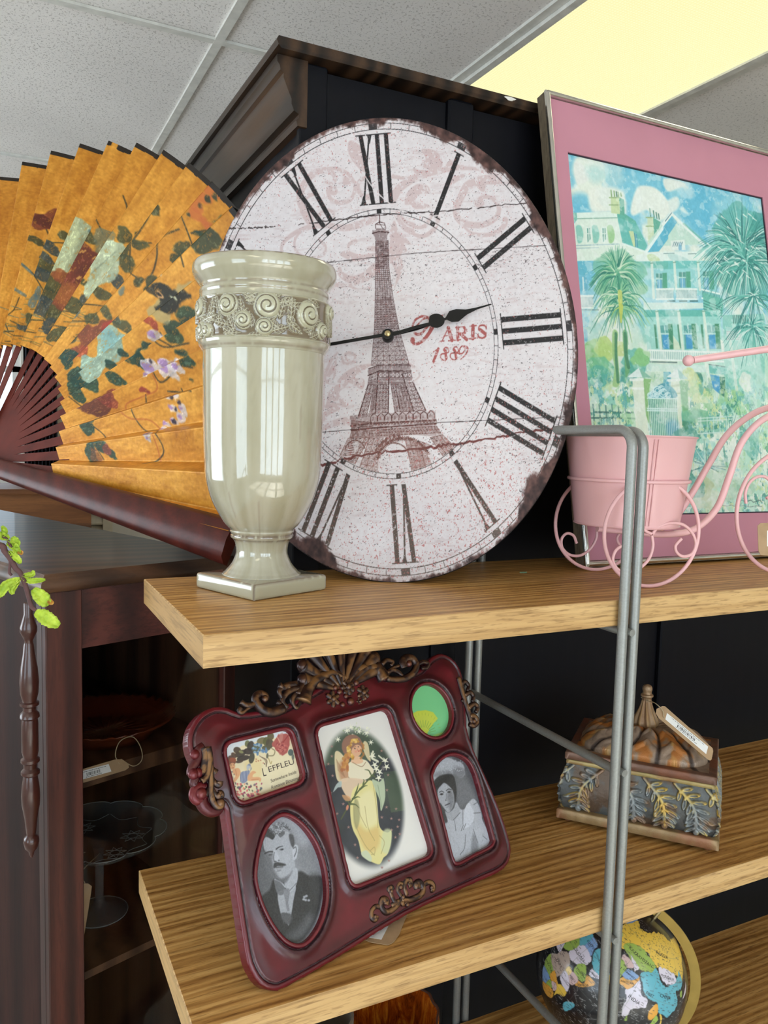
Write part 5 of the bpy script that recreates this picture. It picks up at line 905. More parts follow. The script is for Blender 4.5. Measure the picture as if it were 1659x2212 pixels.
# foliage masses
def bush(c, x, y, rx, ry, col, al=.85, seed=1, wob=.010):
    t_ = np.linspace(0, 2*PI, 16)[:-1]; w.poly(Q(c, [(x+rx*math.cos(a)*(1+.2*math.sin(a*3+seed)), y+ry*math.sin(a)*(1+.2*math.cos(a*2+seed))) for a in t_]), col, .002, al, wob, seed, 4)
for i, a_ in enumerate(((PC, 430, 1000, 200, 200, (156, 206, 130)), (PC, 350, 960, 110, 120, (130, 192, 120)), (PC, 560, 900, 160, 160, (186, 214, 130)), (PC, 800, 900, 100, 120, YG), (PC, 470, 1200, 240, 160, (112, 192, 150)), (PC, 480, 1330, 230, 170, (84, 176, 160)), (PC, 360, 1420, 110, 110, (100, 188, 156)), (PC, 1030, 1130, 220, 160, (104, 186, 172)), (PC, 1120, 1050, 130, 110, (140, 200, 130)), (PC, 950, 1200, 120, 180, (76, 164, 150)), (PC, 870, 1350, 120, 130, (70, 156, 146)), (PC, 700, 1560, 170, 90, (226, 236, 226)), (PC, 620, 1640, 120, 60, (214, 232, 222)), (PC, 470, 1560, 90, 100, (130, 196, 190)), (PC, 690, 1740, 110, 100, (140, 204, 186)), (PC, 900, 1640, 110, 110, (88, 176, 166)), (PC, 420, 1680, 80, 120, (196, 226, 206)),
        (PD, 420, 1440, 110, 180, (196, 214, 140)), (PD, 560, 1650, 150, 150, (206, 220, 160)), (PD, 380, 1300, 60, 80, (206, 216, 130)), (PD, 640, 1800, 220, 120, (160, 208, 160)), (PD, 1100, 1700, 160, 180, (140, 200, 150)), (PD, 1000, 1640, 90, 110, (160, 206, 150)), (PD, 1280, 1720, 150, 120, (130, 200, 166)), (PD, 400, 1960, 160, 130, (110, 186, 170)), (PD, 330, 2090, 130, 120, (64, 140, 110)), (PD, 800, 2000, 200, 130, (130, 196, 176)), (PD, 1220, 1400, 90, 120, (226, 232, 222)))): bush(*a_, .85, i+3)
wq(PC, [(330, 1700), (1050, 1800), (1070, 2212), (360, 2212)], (206, 226, 196), .6)
for i in range(6): x = 395+i*95; wl(PC, [(x, 1740), (x+24, 2060)], (78, 132, 124), .0030, .8)
wl(PC, [(415, 1855), (1040, 1865)], (60, 112, 104), .0034, .85); wl(PC, [(370, 1940), (1050, 1950)], (60, 112, 104), .0030, .85)
# broken light over the garden: pale and deep dabs, then a pale wash over everything
gar = 1-sstep(ay0+.20, ay0+.27, Y)
for i_, (sc_2, th_2, cl_2, al_2) in enumerate(((70, .60, (232, 240, 228), .85), (90, .63, (60, 140, 126), .75), (46, .60, (150, 206, 150), .6), (120, .64, (206, 224, 170), .8), (60, .64, (88, 172, 176), .7))): blend(gar*sstep(th_2, th_2+.03, vnoise(X+11+i_*3, Y*.8+7, sc_2, 120+i_, 4, .62))*al_2, cl_2)
for i in range(70): r_ = np.random.default_rng(i+1500); x, y = r_.uniform(ax0, ax1), r_.uniform(ay0, ay0+.17); w.line([(x, y), (x+r_.uniform(-.002, .002), y+r_.uniform(.006, .02))], .0013, ((70, 140, 132), (226, 238, 230))[i % 2], .7)
# gate piers and iron gate
wq(PC, [(985, 1370), (1150, 1350), (1240, 2212), (1050, 2212)], (222, 232, 214)); wq(PC, [(1150, 1350), (1270, 1360), (1240, 1480), (1260, 2100), (1190, 1900)], (136, 186, 120), .9); wq(PC, [(920, 1320), (1080, 1190), (1140, 1330), (940, 1335)], (226, 238, 236)); wq(PC, [(1085, 1190), (1280, 1340), (1140, 1335)], (136, 192, 170)); wl(PC, [(960, 1370), (1140, 1360)], (236, 242, 236), .005); wl(PC, [(990, 1500), (1150, 1500)], (236, 242, 236), .004)
wq(PD, [(110, 1400), (240, 1380), (290, 2212), (160, 2212)], (222, 232, 212)); wq(PD, [(235, 1370), (380, 1390), (360, 1560), (380, 1820), (290, 1880)], (112, 178, 126), .9); wq(PD, [(45, 1330), (210, 1200), (240, 1350)], (228, 238, 236)); wq(PD, [(210, 1200), (370, 1360), (240, 1355)], (140, 196, 190)); wl(PD, [(70, 1380), (240, 1370)], (236, 242, 236), .005); wl(PD, [(110, 1470), (240, 1450)], (190, 206, 176), .004); wl(PD, [(140, 1580), (250, 1570)], (170, 196, 160), .002)
wp(PC, [(1260, 1560), (1440, 1420), (1600, 1500), (1640, 1640), (1260, 1640)], (74, 156, 176), .85); wq(PC, [(1215, 1640), (1650, 1650), (1680, 2212), (1300, 2212)], (120, 190, 160), .8); wp(PC, [(1500, 2000), (1650, 1980), (1680, 2200), (1520, 2200)], (100, 176, 214), .8, .006)
for i in range(16): x = 1225+i*27; wl(PC, [(x, 1650+(0 if i % 2 else 20)), (x+26, 2212)], (214, 236, 230), .0014, .85); wl(PC, [(x+9, 1660), (x+36, 2212)], (50, 110, 110), .0010, .7)
for y in (1645, 1800, 1830): wl(PC, [(1210, y), (1660, y+10)], (214, 236, 234), .0024)
for x, y, r_ in ((1300, 1580, 44), (1360, 1530, 60), (1350, 1600, 34), (1450, 1570, 60), (1420, 1500, 40), (1520, 1600, 40), (1250, 1600, 36)): wl(PC, [(x+r_*math.cos(a), y+r_*math.sin(a)) for a in np.linspace(0, 5.5, 14)], (206, 234, 236), .0022); wl(PC, [(x+r_*.5*math.cos(a), y+r_*.5*math.sin(a)) for a in np.linspace(0, 5, 10)], (206, 234, 236), .0018)
# lower garden beside the planter
bush(PE, 1180, 120, 90, 60, (120, 190, 150), .8, 5); bush(PE, 1100, 260, 90, 70, (90, 164, 150), .7, 6); bush(PE, 1300, 560, 120, 100, (196, 220, 200), .8, 7); bush(PE, 1450, 640, 130, 90, (170, 206, 180), .8, 8); bush(PE, 1250, 720, 160, 60, (206, 220, 196), .8, 9); bush(PE, 1230, 640, 60, 60, (180, 196, 150), .7, 10); bush(PE, 1560, 300, 70, 130, (110, 184, 170), .7, 11); bush(PE, 1180, 640, 50, 90, (76, 150, 140), .7, 12)
for k in range(7): wl(PE, [(1200+k*46, 130), (1200+k*46, 260)], (200, 226, 220), .002, .8)
for y in (140, 160, 250): wl(PE, [(1180, y), (1500, y-20)], (206, 230, 224), .002, .8)
for i in range(34): r_ = np.random.default_rng(i+900); a = r_.uniform(0, 2*PI); l_ = r_.uniform(60, 170); wl(PE, [(1240, 480), (1240+l_*math.cos(a), 480-l_*.8*math.sin(a))], [(226, 238, 230), (150, 206, 206), (60, 120, 120)][i % 3], .003, .8, .0008)
for i in range(22): r_ = np.random.default_rng(i+300); x = r_.uniform(1380, 1640); y = r_.uniform(80, 300); wl(PE, [(x, y), (x+r_.uniform(-30, 30), y-60)], (70, 140, 130), .002, .7, .0006)
wl(PE, [(1480, 740), (1530, 700), (1510, 740), (1560, 730), (1580, 745), (1620, 730), (1640, 745)], (70, 90, 90), .0014, .85, None, 3); wl(PE, [(1310, 770), (1340, 765), (1390, 772), (1420, 765), (1450, 775)], (90, 110, 106), .0012, .7); wl(PE, [(1470, 775), (1500, 768), (1560, 778), (1600, 770), (1640, 776)], (90, 110, 106), .0012, .7)
blend(sstep(.54, .66, vnoise(X+31, Y+17, 16, 140, 5, .6))*.42, (236, 243, 240)); blend(sstep(.60, .64, vnoise(X+51, Y+27, 60, 141, 4, .6))*.35, (238, 244, 240))
# palms
def palm(c, x, y, n, l0, l1, seed, cols, droop=.9, up=1.0, wd=.0034, spread=PI):
    r_ = np.random.default_rng(seed)
    for i in range(n):
        a = r_.uniform(-spread*.06, PI+spread*.06)+(PI if r_.random() < .45 else 0); L_ = r_.uniform(l0, l1)*(up if math.sin(a) > 0 else 1.0); dx, dy = math.cos(a), -math.sin(a); sx, sy = x+dx*L_*r_.uniform(0, .3), y+dy*L_*r_.uniform(0, .3)
        p1 = (x+dx*L_*.55, y+dy*L_*.55); p2 = (x+dx*L_*.9, y+dy*L_+droop*L_*.35*abs(dx)); wl(c, [(sx, sy), p1, p2], cols[r_.integers(len(cols))], wd*r_.uniform(.5, 1.25), .85, .0006, 4)
PG = [(62, 146, 120), (84, 164, 134), (50, 128, 112), (112, 184, 150), (150, 204, 160), (214, 230, 206)]; PT = [(52, 136, 128), (72, 158, 148), (44, 116, 116), (98, 182, 168), (130, 204, 192), (214, 234, 226)]
wp(PC, [(690, 640), (770, 660), (760, 860), (790, 1280), (780, 1460), (690, 1450), (720, 1200), (690, 1000)], (150, 196, 130), .85); wp(PC, [(840, 660), (910, 660), (920, 1000), (950, 1200), (890, 1330), (870, 1100)], (110, 170, 116), .85); wl(PC, [(740, 680), (740, 1000), (770, 1400)], (66, 130, 100), .006, .8); wl(PC, [(880, 680), (890, 1000), (930, 1180)], (66, 130, 100), .007, .8)
bush(PA, 760, 1850, 380, 300, (112, 186, 150), .55, 21); bush(PA, 800, 2150, 360, 300, (140, 196, 140), .5, 22)
palm(PA, 760, 1830, 300, 200, 520, 61, PG, 1.1, .9); palm(PA, 800, 2160, 120, 200, 560, 62, PG, 1.2, .5); palm(PC, 800, 250, 90, 200, 560, 63, PG+[(196, 214, 120)], 1.0, .3); wl(PC, [(800, 60), (805, 180)], (206, 214, 120), .010, .85); wl(PC, [(815, 260), (815, 500)], (196, 206, 100), .010, .9, .004)
bush(PB, 1150, 1300, 340, 480, (84, 170, 156), .6, 23); bush(PB, 1250, 1900, 340, 420, (96, 178, 164), .6, 24); bush(PB, 1400, 1100, 120, 180, (58, 148, 140), .7, 25)
palm(PB, 1180, 1480, 460, 260, 760, 64, PT, 1.0, 1.1); palm(PB, 1230, 1650, 240, 300, 820, 65, PT, .9, .5); palm(PD, 1340, 560, 150, 200, 620, 66, PT, 1.1, .4); palm(PD, 1350, 100, 120, 300, 700, 67, PT, .5, .2)
for i in range(30): r_ = np.random.default_rng(i+70); x, y = r_.uniform(620, 1400), r_.uniform(950, 1900); wl(PB, [(x, y), (x+60, y+46)], (232, 240, 232), .0034, .8, .001)
w.C += (vnoise(X+1, Y+1, 260, 91, 2)[..., None]-.5)*14
t = NT('watercolour_print'); col = t.attr(); m_print = t.set(col, .5, 0, .4, .35, .03)
w.mesh('watercolour_print', QP, m_print, pic, -.0072)

# ================================================================== pink tricycle planter
m_pink = plain('pink_enamel', (234, 182, 184), .26, .0, .4, .2, .02, 6)
HA = norm([.197, .980, 0]); HH = np.array([HA[1], -HA[0], 0]); near = np.array([.814, .803, -.19]); far = np.array([.842, .942, -.19]); mid = (near+far)/2
tri = thing('tricycle_planter', mid+HH*.1, 'pink metal tricycle planter with a bucket pot behind the metal rods', 'planter')
PN = Plane(near, HH, ez); PFa = Plane(far, HH, ez); PM = Plane(mid, HH, ez); RT = .0027
def wire(pl, px, r_, name, o=(0, 0), k=1.0, closed=False, dense=6, parent=None):
    q = pl.LL(px, o, k) if not closed else pl.LL(px, o, k); P = spline(np.array([pl.W(a, b) for a, b in q]), dense, closed); return MB().tube(P, r_, 0, 10, closed, up=pl.n).build(name, m_pink, parent or tri, auto=60)
def wheel(pl, c, R_, scrolls, nm):
    root = MB().tube([pl.W(c[0]+R_*math.cos(a), c[1]+R_*math.sin(a)) for a in np.arange(72)*2*PI/72], RT if R_ < .09 else .0032, 0, 10, True, up=pl.n).build(nm, m_pink, tri, auto=60)
    for s_ in scrolls: wire(pl, s_[0], .0022, 'wheel_scroll', (1160, 860), 3.325, parent=root) if s_[1] == 'px' else MB().tube([pl.W(a, b) for a, b in spline(s_[0], 6)], .0024, 0, 10, up=pl.n).build('wheel_scroll', m_pink, root, auto=60)
wheel(PN, (-.0018, .0765), .0765-RT, [([(800, 600), (715, 650), (680, 760), (710, 870), (770, 945), (820, 975)], 'px'), ([(745, 690), (800, 642), (860, 665), (876, 720), (840, 768), (772, 765)], 'px'), ([(825, 975), (880, 920), (960, 898), (1050, 910), (1115, 970), (1140, 1050), (1110, 1120), (1050, 1137), (1005, 1110), (995, 1060), (1038, 1010)], 'px'), ([(825, 985), (832, 1070), (800, 1160), (730, 1225), (640, 1250), (575, 1225), (545, 1160), (570, 1090), (630, 1060), (665, 1100), (655, 1160)], 'px')], 'rear_wheel')
wheel(PFa, (-.0015, .0765), .0765-RT, [([(285, 1042), (262, 988), (215, 972), (178, 1010), (182, 1075), (235, 1125), (310, 1130), (380, 1085), (425, 1010), (432, 940)], 'px'), ([(600, 960), (575, 1010), (600, 1060), (660, 1090), (670, 1150)], 'px')], 'rear_wheel')
RF = .100; FC = (.287, RF)
def cs(c0, r0, r1, a0, a1): return [(p[0], p[1]) for p in spiral(c0, r0, r1, a0, a1, 10)]
wheel(PM, FC, RF-.0032, [(cs((FC[0]-.052, FC[1]+.030), .034, .012, -2.6, -7.2), 'm'), (cs((FC[0]+.03, FC[1]+.05), .034, .012, -.4, -5.2), 'm'), (cs((FC[0]+.01, FC[1]-.055), .034, .012, 1.4, -3.2), 'm')], 'front_wheel')
for p_, q_ in ((near+ez*.0765, far+ez*.0765), (mid+HH*FC[0]+ez*RF-HA*.02, mid+HH*FC[0]+ez*RF+HA*.02)): MB().tube([p_, q_], .003, 0, 10).build('axle', m_pink, tri, auto=60)
pc = mid+np.array([.002, .001, 0])
prf = [(.0725, -.1085), (.0742, -.1092), (.0755, -.1078), (.0742, -.1060), (.0902, .0155), (.0915, .0168), (.0928, .0180), (.0918, .0196), (.0902, .0190), (.0885, .0150), (.0720, -.1060), (.002, -.1060), (.002, -.1085)]
b = MB(); b.lathe([(r_, z_) for r_, z_ in prf], (pc[0], pc[1], 0), 0, 72, close=False); sd = onp(1407, 1000, mid, -vd); b.build('bucket_pot', m_pink, tri, auto=40)
fdir = norm(np.array([-pc[0], -pc[1], 0])); sdv = np.array([-fdir[1], fdir[0], 0]); 
def potp(ang_, z_): rr = .0745+(.0905-.0745)*(z_+.106)/.122; dd = fdir*math.cos(ang_)+sdv*math.sin(ang_); return np.array([pc[0], pc[1], 0])+dd*(rr+.0006)+ez*z_
for a_ in (.42, .36): MB().tube([potp(a_, z_) for z_ in np.linspace(-.104, .014, 8)], .0011, 0, 6).build('pot_seam', m_pink, tri, auto=60)
MB().tube([(pc[0]+.0842*math.cos(a), pc[1]+.0842*math.sin(a), -.0435) for a in np.arange(72)*2*PI/72], .0026, 0, 10, True, up=(0, 0, 1)).build('support_ring', m_pink, tri, auto=60)
PT1 = Plane(mid-HA*.016, HH, ez); PT2 = Plane(mid+HA*.020, HH, ez)
tp1 = [(1180, 1128), (1290, 1141), (1380, 1150), (1440, 1154), (1500, 1143), (1548, 1098), (1575, 1030), (1600, 960), (1640, 912), (1690, 888), (1740, 880)]
tp2 = [(1300, 1136), (1400, 1150), (1455, 1120), (1492, 1070), (1530, 1005), (1570, 940), (1620, 898), (1670, 878), (1740, 870)]
for pl, tp in ((PT1, tp1[1:]), (PT2, tp2)): P = spline(np.array([pl.W(*pl.L(q)) for q in tp]), 7); MB().tube(P, .0050, 0, 14, up=pl.n).build('frame_tube', m_pink, tri, auto=60)
hp = Plane(mid-HA*.03, HH, ez); g0 = hp.W(*hp.L((1487, 779))); g1 = hp.W(*hp.L((1740, 742))); g1 = g1*.97
MB().tube([g0+(g1-g0)*.04, g1], [.0051, .0054], 0, 14).build('handlebar', m_pink, tri, auto=60); MB().ball(g0, .0080, 0, 24).build('handle_knob', m_pink, tri, smooth=True)
hc = mid+HH*FC[0]+ez*RF; MB().tube([g1, (g1+hc)/2+ez*.02+HH*.012, hc+HH*.004], .005, 0, 12).build('front_fork', m_pink, tri, auto=60)
# wire joints of the wheels to the pot
for pl in (PN, PFa): q = pl.W(-.002, .1535-RT); MB().ball(q, .0040, 0, 12).tube([q, np.array([pc[0], pc[1], 0])+norm((q-pc)*np.array([1, 1, 0]))*.084+ez*-.0435], .0026, 0, 8).build('wheel_joint', m_pink, tri, smooth=True)
m_kraft = plain('kraft_card', (176, 146, 112), .8, var=.04, vscale=60); m_lab = plain('white_label', (236, 236, 234), .6, var=.01); m_ink = plain('black_print', (26, 26, 28), .6); m_twine = plain('twine', (190, 172, 140), .9)
def tag_thing(name, pl, px, lab, cat, label_px=None, hole=None, bars=True, string=None, mk=None, o=(0, 0), k=1.0, h=0.0):
    pts = pl.LL(px, o, k); c = pl.W(*pts.mean(0)); r = thing(name, c, lab, cat); P = spline(pts, 1, True) if False else pts; n = len(P); V = [pl.W(a, b, h) for a, b in P]+[pl.W(a, b, h+.0006) for a, b in P]
    o_ = MB().add(V, [tuple(range(n)), tuple(range(2*n-1, n-1, -1))]+[(i, n+i, n+(i+1) % n, (i+1) % n) for i in range(n)]).build('tag_card', mk or m_kraft, r); bm = bmesh.new(); bm.from_mesh(o_.data); bmesh.ops.recalc_face_normals(bm, faces=bm.faces); bm.to_mesh(o_.data); bm.free()
    if label_px is not None:
        q = pl.LL(label_px, o, k); MB().add([pl.W(a, b, h+.0008) for a, b in q]+[pl.W(a, b, h+.0010) for a, b in q], [(0, 1, 2, 3), (7, 6, 5, 4), (0, 4, 5, 1), (1, 5, 6, 2), (2, 6, 7, 3), (3, 7, 4, 0)]).build('price_label', m_lab, r)
        if bars:
            b = MB(); r_ = np.random.default_rng(5); e1, e2 = q[1]-q[0], q[3]-q[0]; x = .28
            while x < .72: w_ = r_.choice([.006, .012, .018]); a0_, a1_ = x, x+w_; b.add([pl.W(*(q[0]+e1*s_+e2*t_), h+.0012) for s_, t_ in ((a0_, .34), (a1_, .34), (a1_, .72), (a0_, .72))], [(0, 1, 2, 3)]); x += w_+r_.choice([.008, .012, .018])
            for y_, x0_, x1_ in ((.14, .1, .9), (.82, .25, .75)):
                x = x0_
                while x < x1_: l_ = r_.uniform(.02, .07); b.add([pl.W(*(q[0]+e1*s_+e2*t_), h+.0012) for s_, t_ in ((x, y_), (x+l_, y_), (x+l_, y_+.06), (x, y_+.06))], [(0, 1, 2, 3)]); x += l_+.015
            b.build('barcode_print', m_ink, r)
    if string is not None: MB().tube(spline(string, 6), .0007, 0, 6).build('string', m_twine, r, smooth=True)
    return r
pt = Plane(mid+HH*.24-HA*.022, HH, ez); tag_thing('price_tag', pt, [(1642, 1130), (1636, 1136), (1638, 1190), (1643, 1199), (1700, 1203), (1700, 1128)], 'kraft price tag hanging on the front wheel of the pink tricycle planter', 'price tag', [(1656, 1146), (1700, 1146), (1700, 1180), (1656, 1180)], string=[pt.W(*pt.L((1690, 1130))), pt.W(*pt.L((1700, 1100))), mid+HH*.26+ez*.19])
sx = onz(1131, 1237, -.19); r_ = np.random.default_rng(3); b = MB(); b.prism([(.0055*math.cos(a)*(1+.3*math.sin(5*a)), .003*math.sin(a)) for a in np.linspace(0, 2*PI, 16)[:-1]], 0, .0012, 0, T4(sx)); tagp(b.build('paper_scrap', plain('pale_green_scrap', (120, 150, 120), .8)), 'tiny pale green scrap lying on the top shelf between clock and picture', 'scrap')
# ================================================================== ornate photo frame
fu2, fv2, fn2 = pframe(.2519, .4843); P00 = onz(798, 2026, -.597); P00 = P00+np.array([0, 0, .0215]); FR = Plane(onp(798, 2022, P00, fn2), fu2, fv2)
pfr = thing('photo_frame', (FR.P[0]-.02, FR.P[1]+.05, -.597), 'burgundy multi-opening photo frame with gilt scrollwork leaning back on the middle shelf', 'photo frame')
def G(pts, o=(0, 0), k=1.0): return FR.LL(pts, o, k)
C8, C5b, C6b, C7b, CA, CB, CQ6 = ((470, 1560), 8.295), ((680, 1530), 5.672), ((540, 1740), 6.911), ((920, 1620), 8.507), ((380, 1380), 2.183), ((480, 1700), 2.5136), ((380, 1500), 7.373)
out = G([(484, 1752), (497, 1850), (510, 1940), (528, 2058), (540, 2098), (560, 2128), (587, 2140), (617, 2132), (719, 2074), (798, 2024), (878, 1976), (957, 1938), (1037, 1902), (1075, 1885), (1095, 1866), (1102, 1838), (1096, 1806), (1077, 1748), (1050, 1684), (1022, 1622), (1006, 1570), (1004, 1510), (996, 1458), (982, 1430), (962, 1415), (945, 1413), (926, 1424), (905, 1446), (870, 1458), (830, 1462), (800, 1446), (760, 1436), (718, 1452), (690, 1484), (650, 1506), (610, 1528), (560, 1536), (517, 1540), (490, 1530), (460, 1528), (430, 1544), (410, 1572), (404, 1600), (408, 1628), (424, 1664), (436, 1700), (456, 1732), (472, 1742)])
out = spline(out, 4, True)
def rrect(q, r_, n=6):
    q = np.array(q); o_ = []
    for i in range(4):
        p, a, c = q[i], q[i-1], q[(i+1) % 4]; u1 = (a-p)/np.linalg.norm(a-p); u2 = (c-p)/np.linalg.norm(c-p)
        for t_ in np.linspace(0, 1, n): A_ = p+u1*r_*(1-t_); B_ = p+u2*r_*t_; o_.append(p+u1*r_*(1-t_)**2+u2*r_*t_**2)
    return np.array(o_)
oA = rrect(G([(481, 1611), (623, 1576), (652, 1686), (510, 1736)]), .012); oB = rrect(G([(678, 1575), (833, 1533), (929, 1845), (755, 1916)]), .013)
cc_ = G([(928, 1536)])[0]; rC = np.linalg.norm(G([(928, 1482)])[0]-G([(928, 1591)])[0])/2; oC = np.array([cc_+rC*np.array([math.cos(a), math.sin(a)]) for a in np.linspace(0, 2*PI, 60)[:-1]])
oD = spline(G([(559, 1834), (576, 1788), (608, 1765), (641, 1780), (670, 1815), (688, 1856), (697, 1899), (698, 1942), (688, 1986), (667, 2022), (643, 2038), (615, 2029), (588, 1997), (566, 1954), (554, 1914), (551, 1885)]), 5, True)
oE = spline(G([(930.6, 1686), (933, 1668), (941, 1653), (955, 1640), (970.5, 1634), (987, 1636), (1005, 1647), (1017, 1667), (1026, 1693), (1043, 1757), (1057, 1808), (1058, 1819), (1049, 1829), (1015, 1846), (992, 1859), (983, 1862), (976, 1858), (965, 1820), (948, 1752)]), 4, True)
ops = [oA, oB, oC, oD, oE]; x0_, y0_ = out.min(0)-.004; x1__, y1_ = out.max(0)+.004; res = .00085
hc_ = Canvas(x0_, y0_, x1__, y1_, res, (92, 12, 26)); X, Y = hc_.X, hc_.Y; full = (slice(0, hc_.ny), slice(0, hc_.nx))
def sd(P_): 
    lo, hi = P_.min(0), P_.max(0); w_ = hc_.win(lo, hi, .03); D = np.full(X.shape, .03); D[w_] = hc_.sdpoly(w_, P_); return D
dO = hc_.sdpoly(full, out[::2]); dI = np.minimum.reduce([sd(P_) for P_ in ops])
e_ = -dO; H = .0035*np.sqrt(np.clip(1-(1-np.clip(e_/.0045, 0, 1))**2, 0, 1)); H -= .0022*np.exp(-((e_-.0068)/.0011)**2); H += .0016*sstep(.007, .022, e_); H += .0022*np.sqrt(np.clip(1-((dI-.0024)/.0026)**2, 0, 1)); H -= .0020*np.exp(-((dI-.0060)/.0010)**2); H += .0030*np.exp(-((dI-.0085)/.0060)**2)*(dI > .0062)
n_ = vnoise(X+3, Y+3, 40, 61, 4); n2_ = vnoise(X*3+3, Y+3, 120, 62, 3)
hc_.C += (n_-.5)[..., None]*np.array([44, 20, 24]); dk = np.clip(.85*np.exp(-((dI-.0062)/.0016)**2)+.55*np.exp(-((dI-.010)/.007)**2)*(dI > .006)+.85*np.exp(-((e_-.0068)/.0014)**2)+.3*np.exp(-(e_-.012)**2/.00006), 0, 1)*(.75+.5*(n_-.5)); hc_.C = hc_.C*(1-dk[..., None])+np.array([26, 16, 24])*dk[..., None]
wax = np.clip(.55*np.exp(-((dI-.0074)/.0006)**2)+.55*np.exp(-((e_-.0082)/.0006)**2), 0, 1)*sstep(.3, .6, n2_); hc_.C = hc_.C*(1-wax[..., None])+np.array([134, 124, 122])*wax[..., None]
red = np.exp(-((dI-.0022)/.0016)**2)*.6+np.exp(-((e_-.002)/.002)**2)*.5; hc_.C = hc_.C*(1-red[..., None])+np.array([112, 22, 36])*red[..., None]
# snap the border vertices onto the outlines so that the edges are clean
S_ = np.maximum(dO, -dI); gy, gx = np.gradient(S_, res); gm = np.hypot(gx, gy)+1e-9; nearb = S_ > -res*.6; Xs = np.where(nearb, X-S_*gx/gm**2, X); Ys = np.where(nearb, Y-S_*gy/gm**2, Y)
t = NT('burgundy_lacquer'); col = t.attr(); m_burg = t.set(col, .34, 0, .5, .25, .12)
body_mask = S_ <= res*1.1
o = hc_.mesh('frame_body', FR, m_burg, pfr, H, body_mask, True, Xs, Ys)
bm = bmesh.new(); bm.from_mesh(o.data); be = [e for e in bm.edges if len(e.link_faces) == 1]; r_ = bmesh.ops.extrude_edge_only(bm, edges=be); vs = [v for v in r_['geom'] if isinstance(v, bmesh.types.BMVert)]
io = np.array(wm(pfr).inverted())[:3, :3]; nl = Vector(io @ fn2)
for v in vs: v.co -= nl*.0125
bmesh.ops.recalc_face_normals(bm, faces=bm.faces)
for f in bm.faces: f.smooth = True
bm.to_mesh(o.data); bm.free()
bk = out[::4]; nbk = len(bk); q = bk*.985+np.array(out.mean(0))*.015; MB().add(np.concatenate([FR.W(q[:, 0], q[:, 1], -.0118), FR.W(q[:, 0], q[:, 1], -.0090)]), [tuple(range(nbk))[::-1], tuple(range(nbk, 2*nbk))]+[(i, (i+1) % nbk, nbk+(i+1) % nbk, nbk+i) for i in range(nbk)]).build('frame_back', plain('black_backing', (24, 20, 22), .8), pfr)
# easel strut
bt = FR.W(.06, .20, -.0125); ft = np.array([bt[0]-.01, bt[1]+.075, -.5865]); MB().tube([bt, ft], [.010, .013], 0, 4, flat=.15, up=norm(np.cross(ft-bt, [1, 0, .1]))).build('easel_strut', plain('black_easel', (26, 22, 24), .7), pfr)
# ---- gilt ornaments
m_orn = NT('gilt_bronze'); col = m_orn.attr(); vv = m_orn.coord(); nz = m_orn.noise(vv, 300, 3); m_orn.bump(nz, .25, .0008); m_orn = m_orn.set(col, .36, .35, .6, .2)
class Orn:
    def __init__(s): s.V = []; s.C = []; s.F = []; s.n = 0
    def add(s, V, Fc, C): s.V.append(V); s.C.append(C); s.F += [tuple(int(i)+s.n for i in f) for f in Fc]; s.n += len(V)
    def tube(s, P2, r0, r1, h0=.004, gold=.6, red=0.0, k=12, flat=.8, sp=5):
        P2 = spline(P2, sp) if sp else np.asarray(P2, float); n = len(P2); r = np.linspace(r0, r1, n) if np.isscalar(r0) and np.isscalar(r1) else r0; T = np.gradient(P2, axis=0); T /= np.linalg.norm(T, axis=1)[:, None]+1e-12; Nn = np.c_[-T[:, 1], T[:, 0]]; a = np.arange(k)*2*PI/k; V = []; C = []
        rn = vnoise(np.arange(n)[:, None]*.35+P2[0, 0]*900, np.arange(k)[None]*.6+50, 1, 5, 3)
        for i in range(n):
            q = P2[i]+np.outer(np.cos(a)*r[i], Nn[i]); hh = h0+np.sin(a)*r[i]*flat; V.append(FR.W(q[:, 0], q[:, 1], hh)); g_ = np.clip(sstep(.58, 1.0, np.sin(a))*gold*1.5*sstep(.38, .66, rn[i]+gold*.22-.1), 0, 1)[:, None]; base_ = np.array([38, 20, 22.])*(1-red)+np.array([104, 20, 30.])*red; C.append(base_*(1-g_*.8)+np.array([168, 122, 70])*g_*.8)
        V = np.concatenate(V); C = np.concatenate(C); Fc = [(i*k+j, (i+1)*k+j, (i+1)*k+(j+1) % k, i*k+(j+1) % k) for i in range(n-1) for j in range(k)]+[tuple(range(k)), tuple((n-1)*k+j for j in range(k-1, -1, -1))]; s.add(V, Fc, C)
    def ball(s, c, r, h0=.004, gold=.8, red=0.0, fl=.8):
        k, m = 16, 8; V = []; C = []
        for i in range(m+1):
            ph = PI*i/m
            for j in range(k): a = 2*PI*j/k; V.append(FR.W(c[0]+r*math.sin(ph)*math.cos(a), c[1]+r*math.sin(ph)*math.sin(a), h0+r*fl*math.cos(ph))); g_ = max(0, min(1, (math.cos(ph)-.6)*1.9*gold)); C.append((np.array([44, 20, 22])*(1-red)+np.array([110, 20, 32])*red)*(1-g_)+np.array([190, 142, 82])*g_)
        s.add(np.array(V), [(i*k+j, (i+1)*k+j, (i+1)*k+(j+1) % k, i*k+(j+1) % k) for i in range(m) for j in range(k)], np.array(C))
    def curl(s, c, r0, r1, a0, a1, w0, w1, **kw): s.tube(spiral(c, r0, r1, a0, a1, 18), w0, w1, sp=0, **kw)
    def build(s, name): o = mkmesh(name, np.concatenate(s.V), s.F, m_orn, pfr, smooth=True, cols=lin_a(np.clip(np.concatenate(s.C), 0, 255))); return o
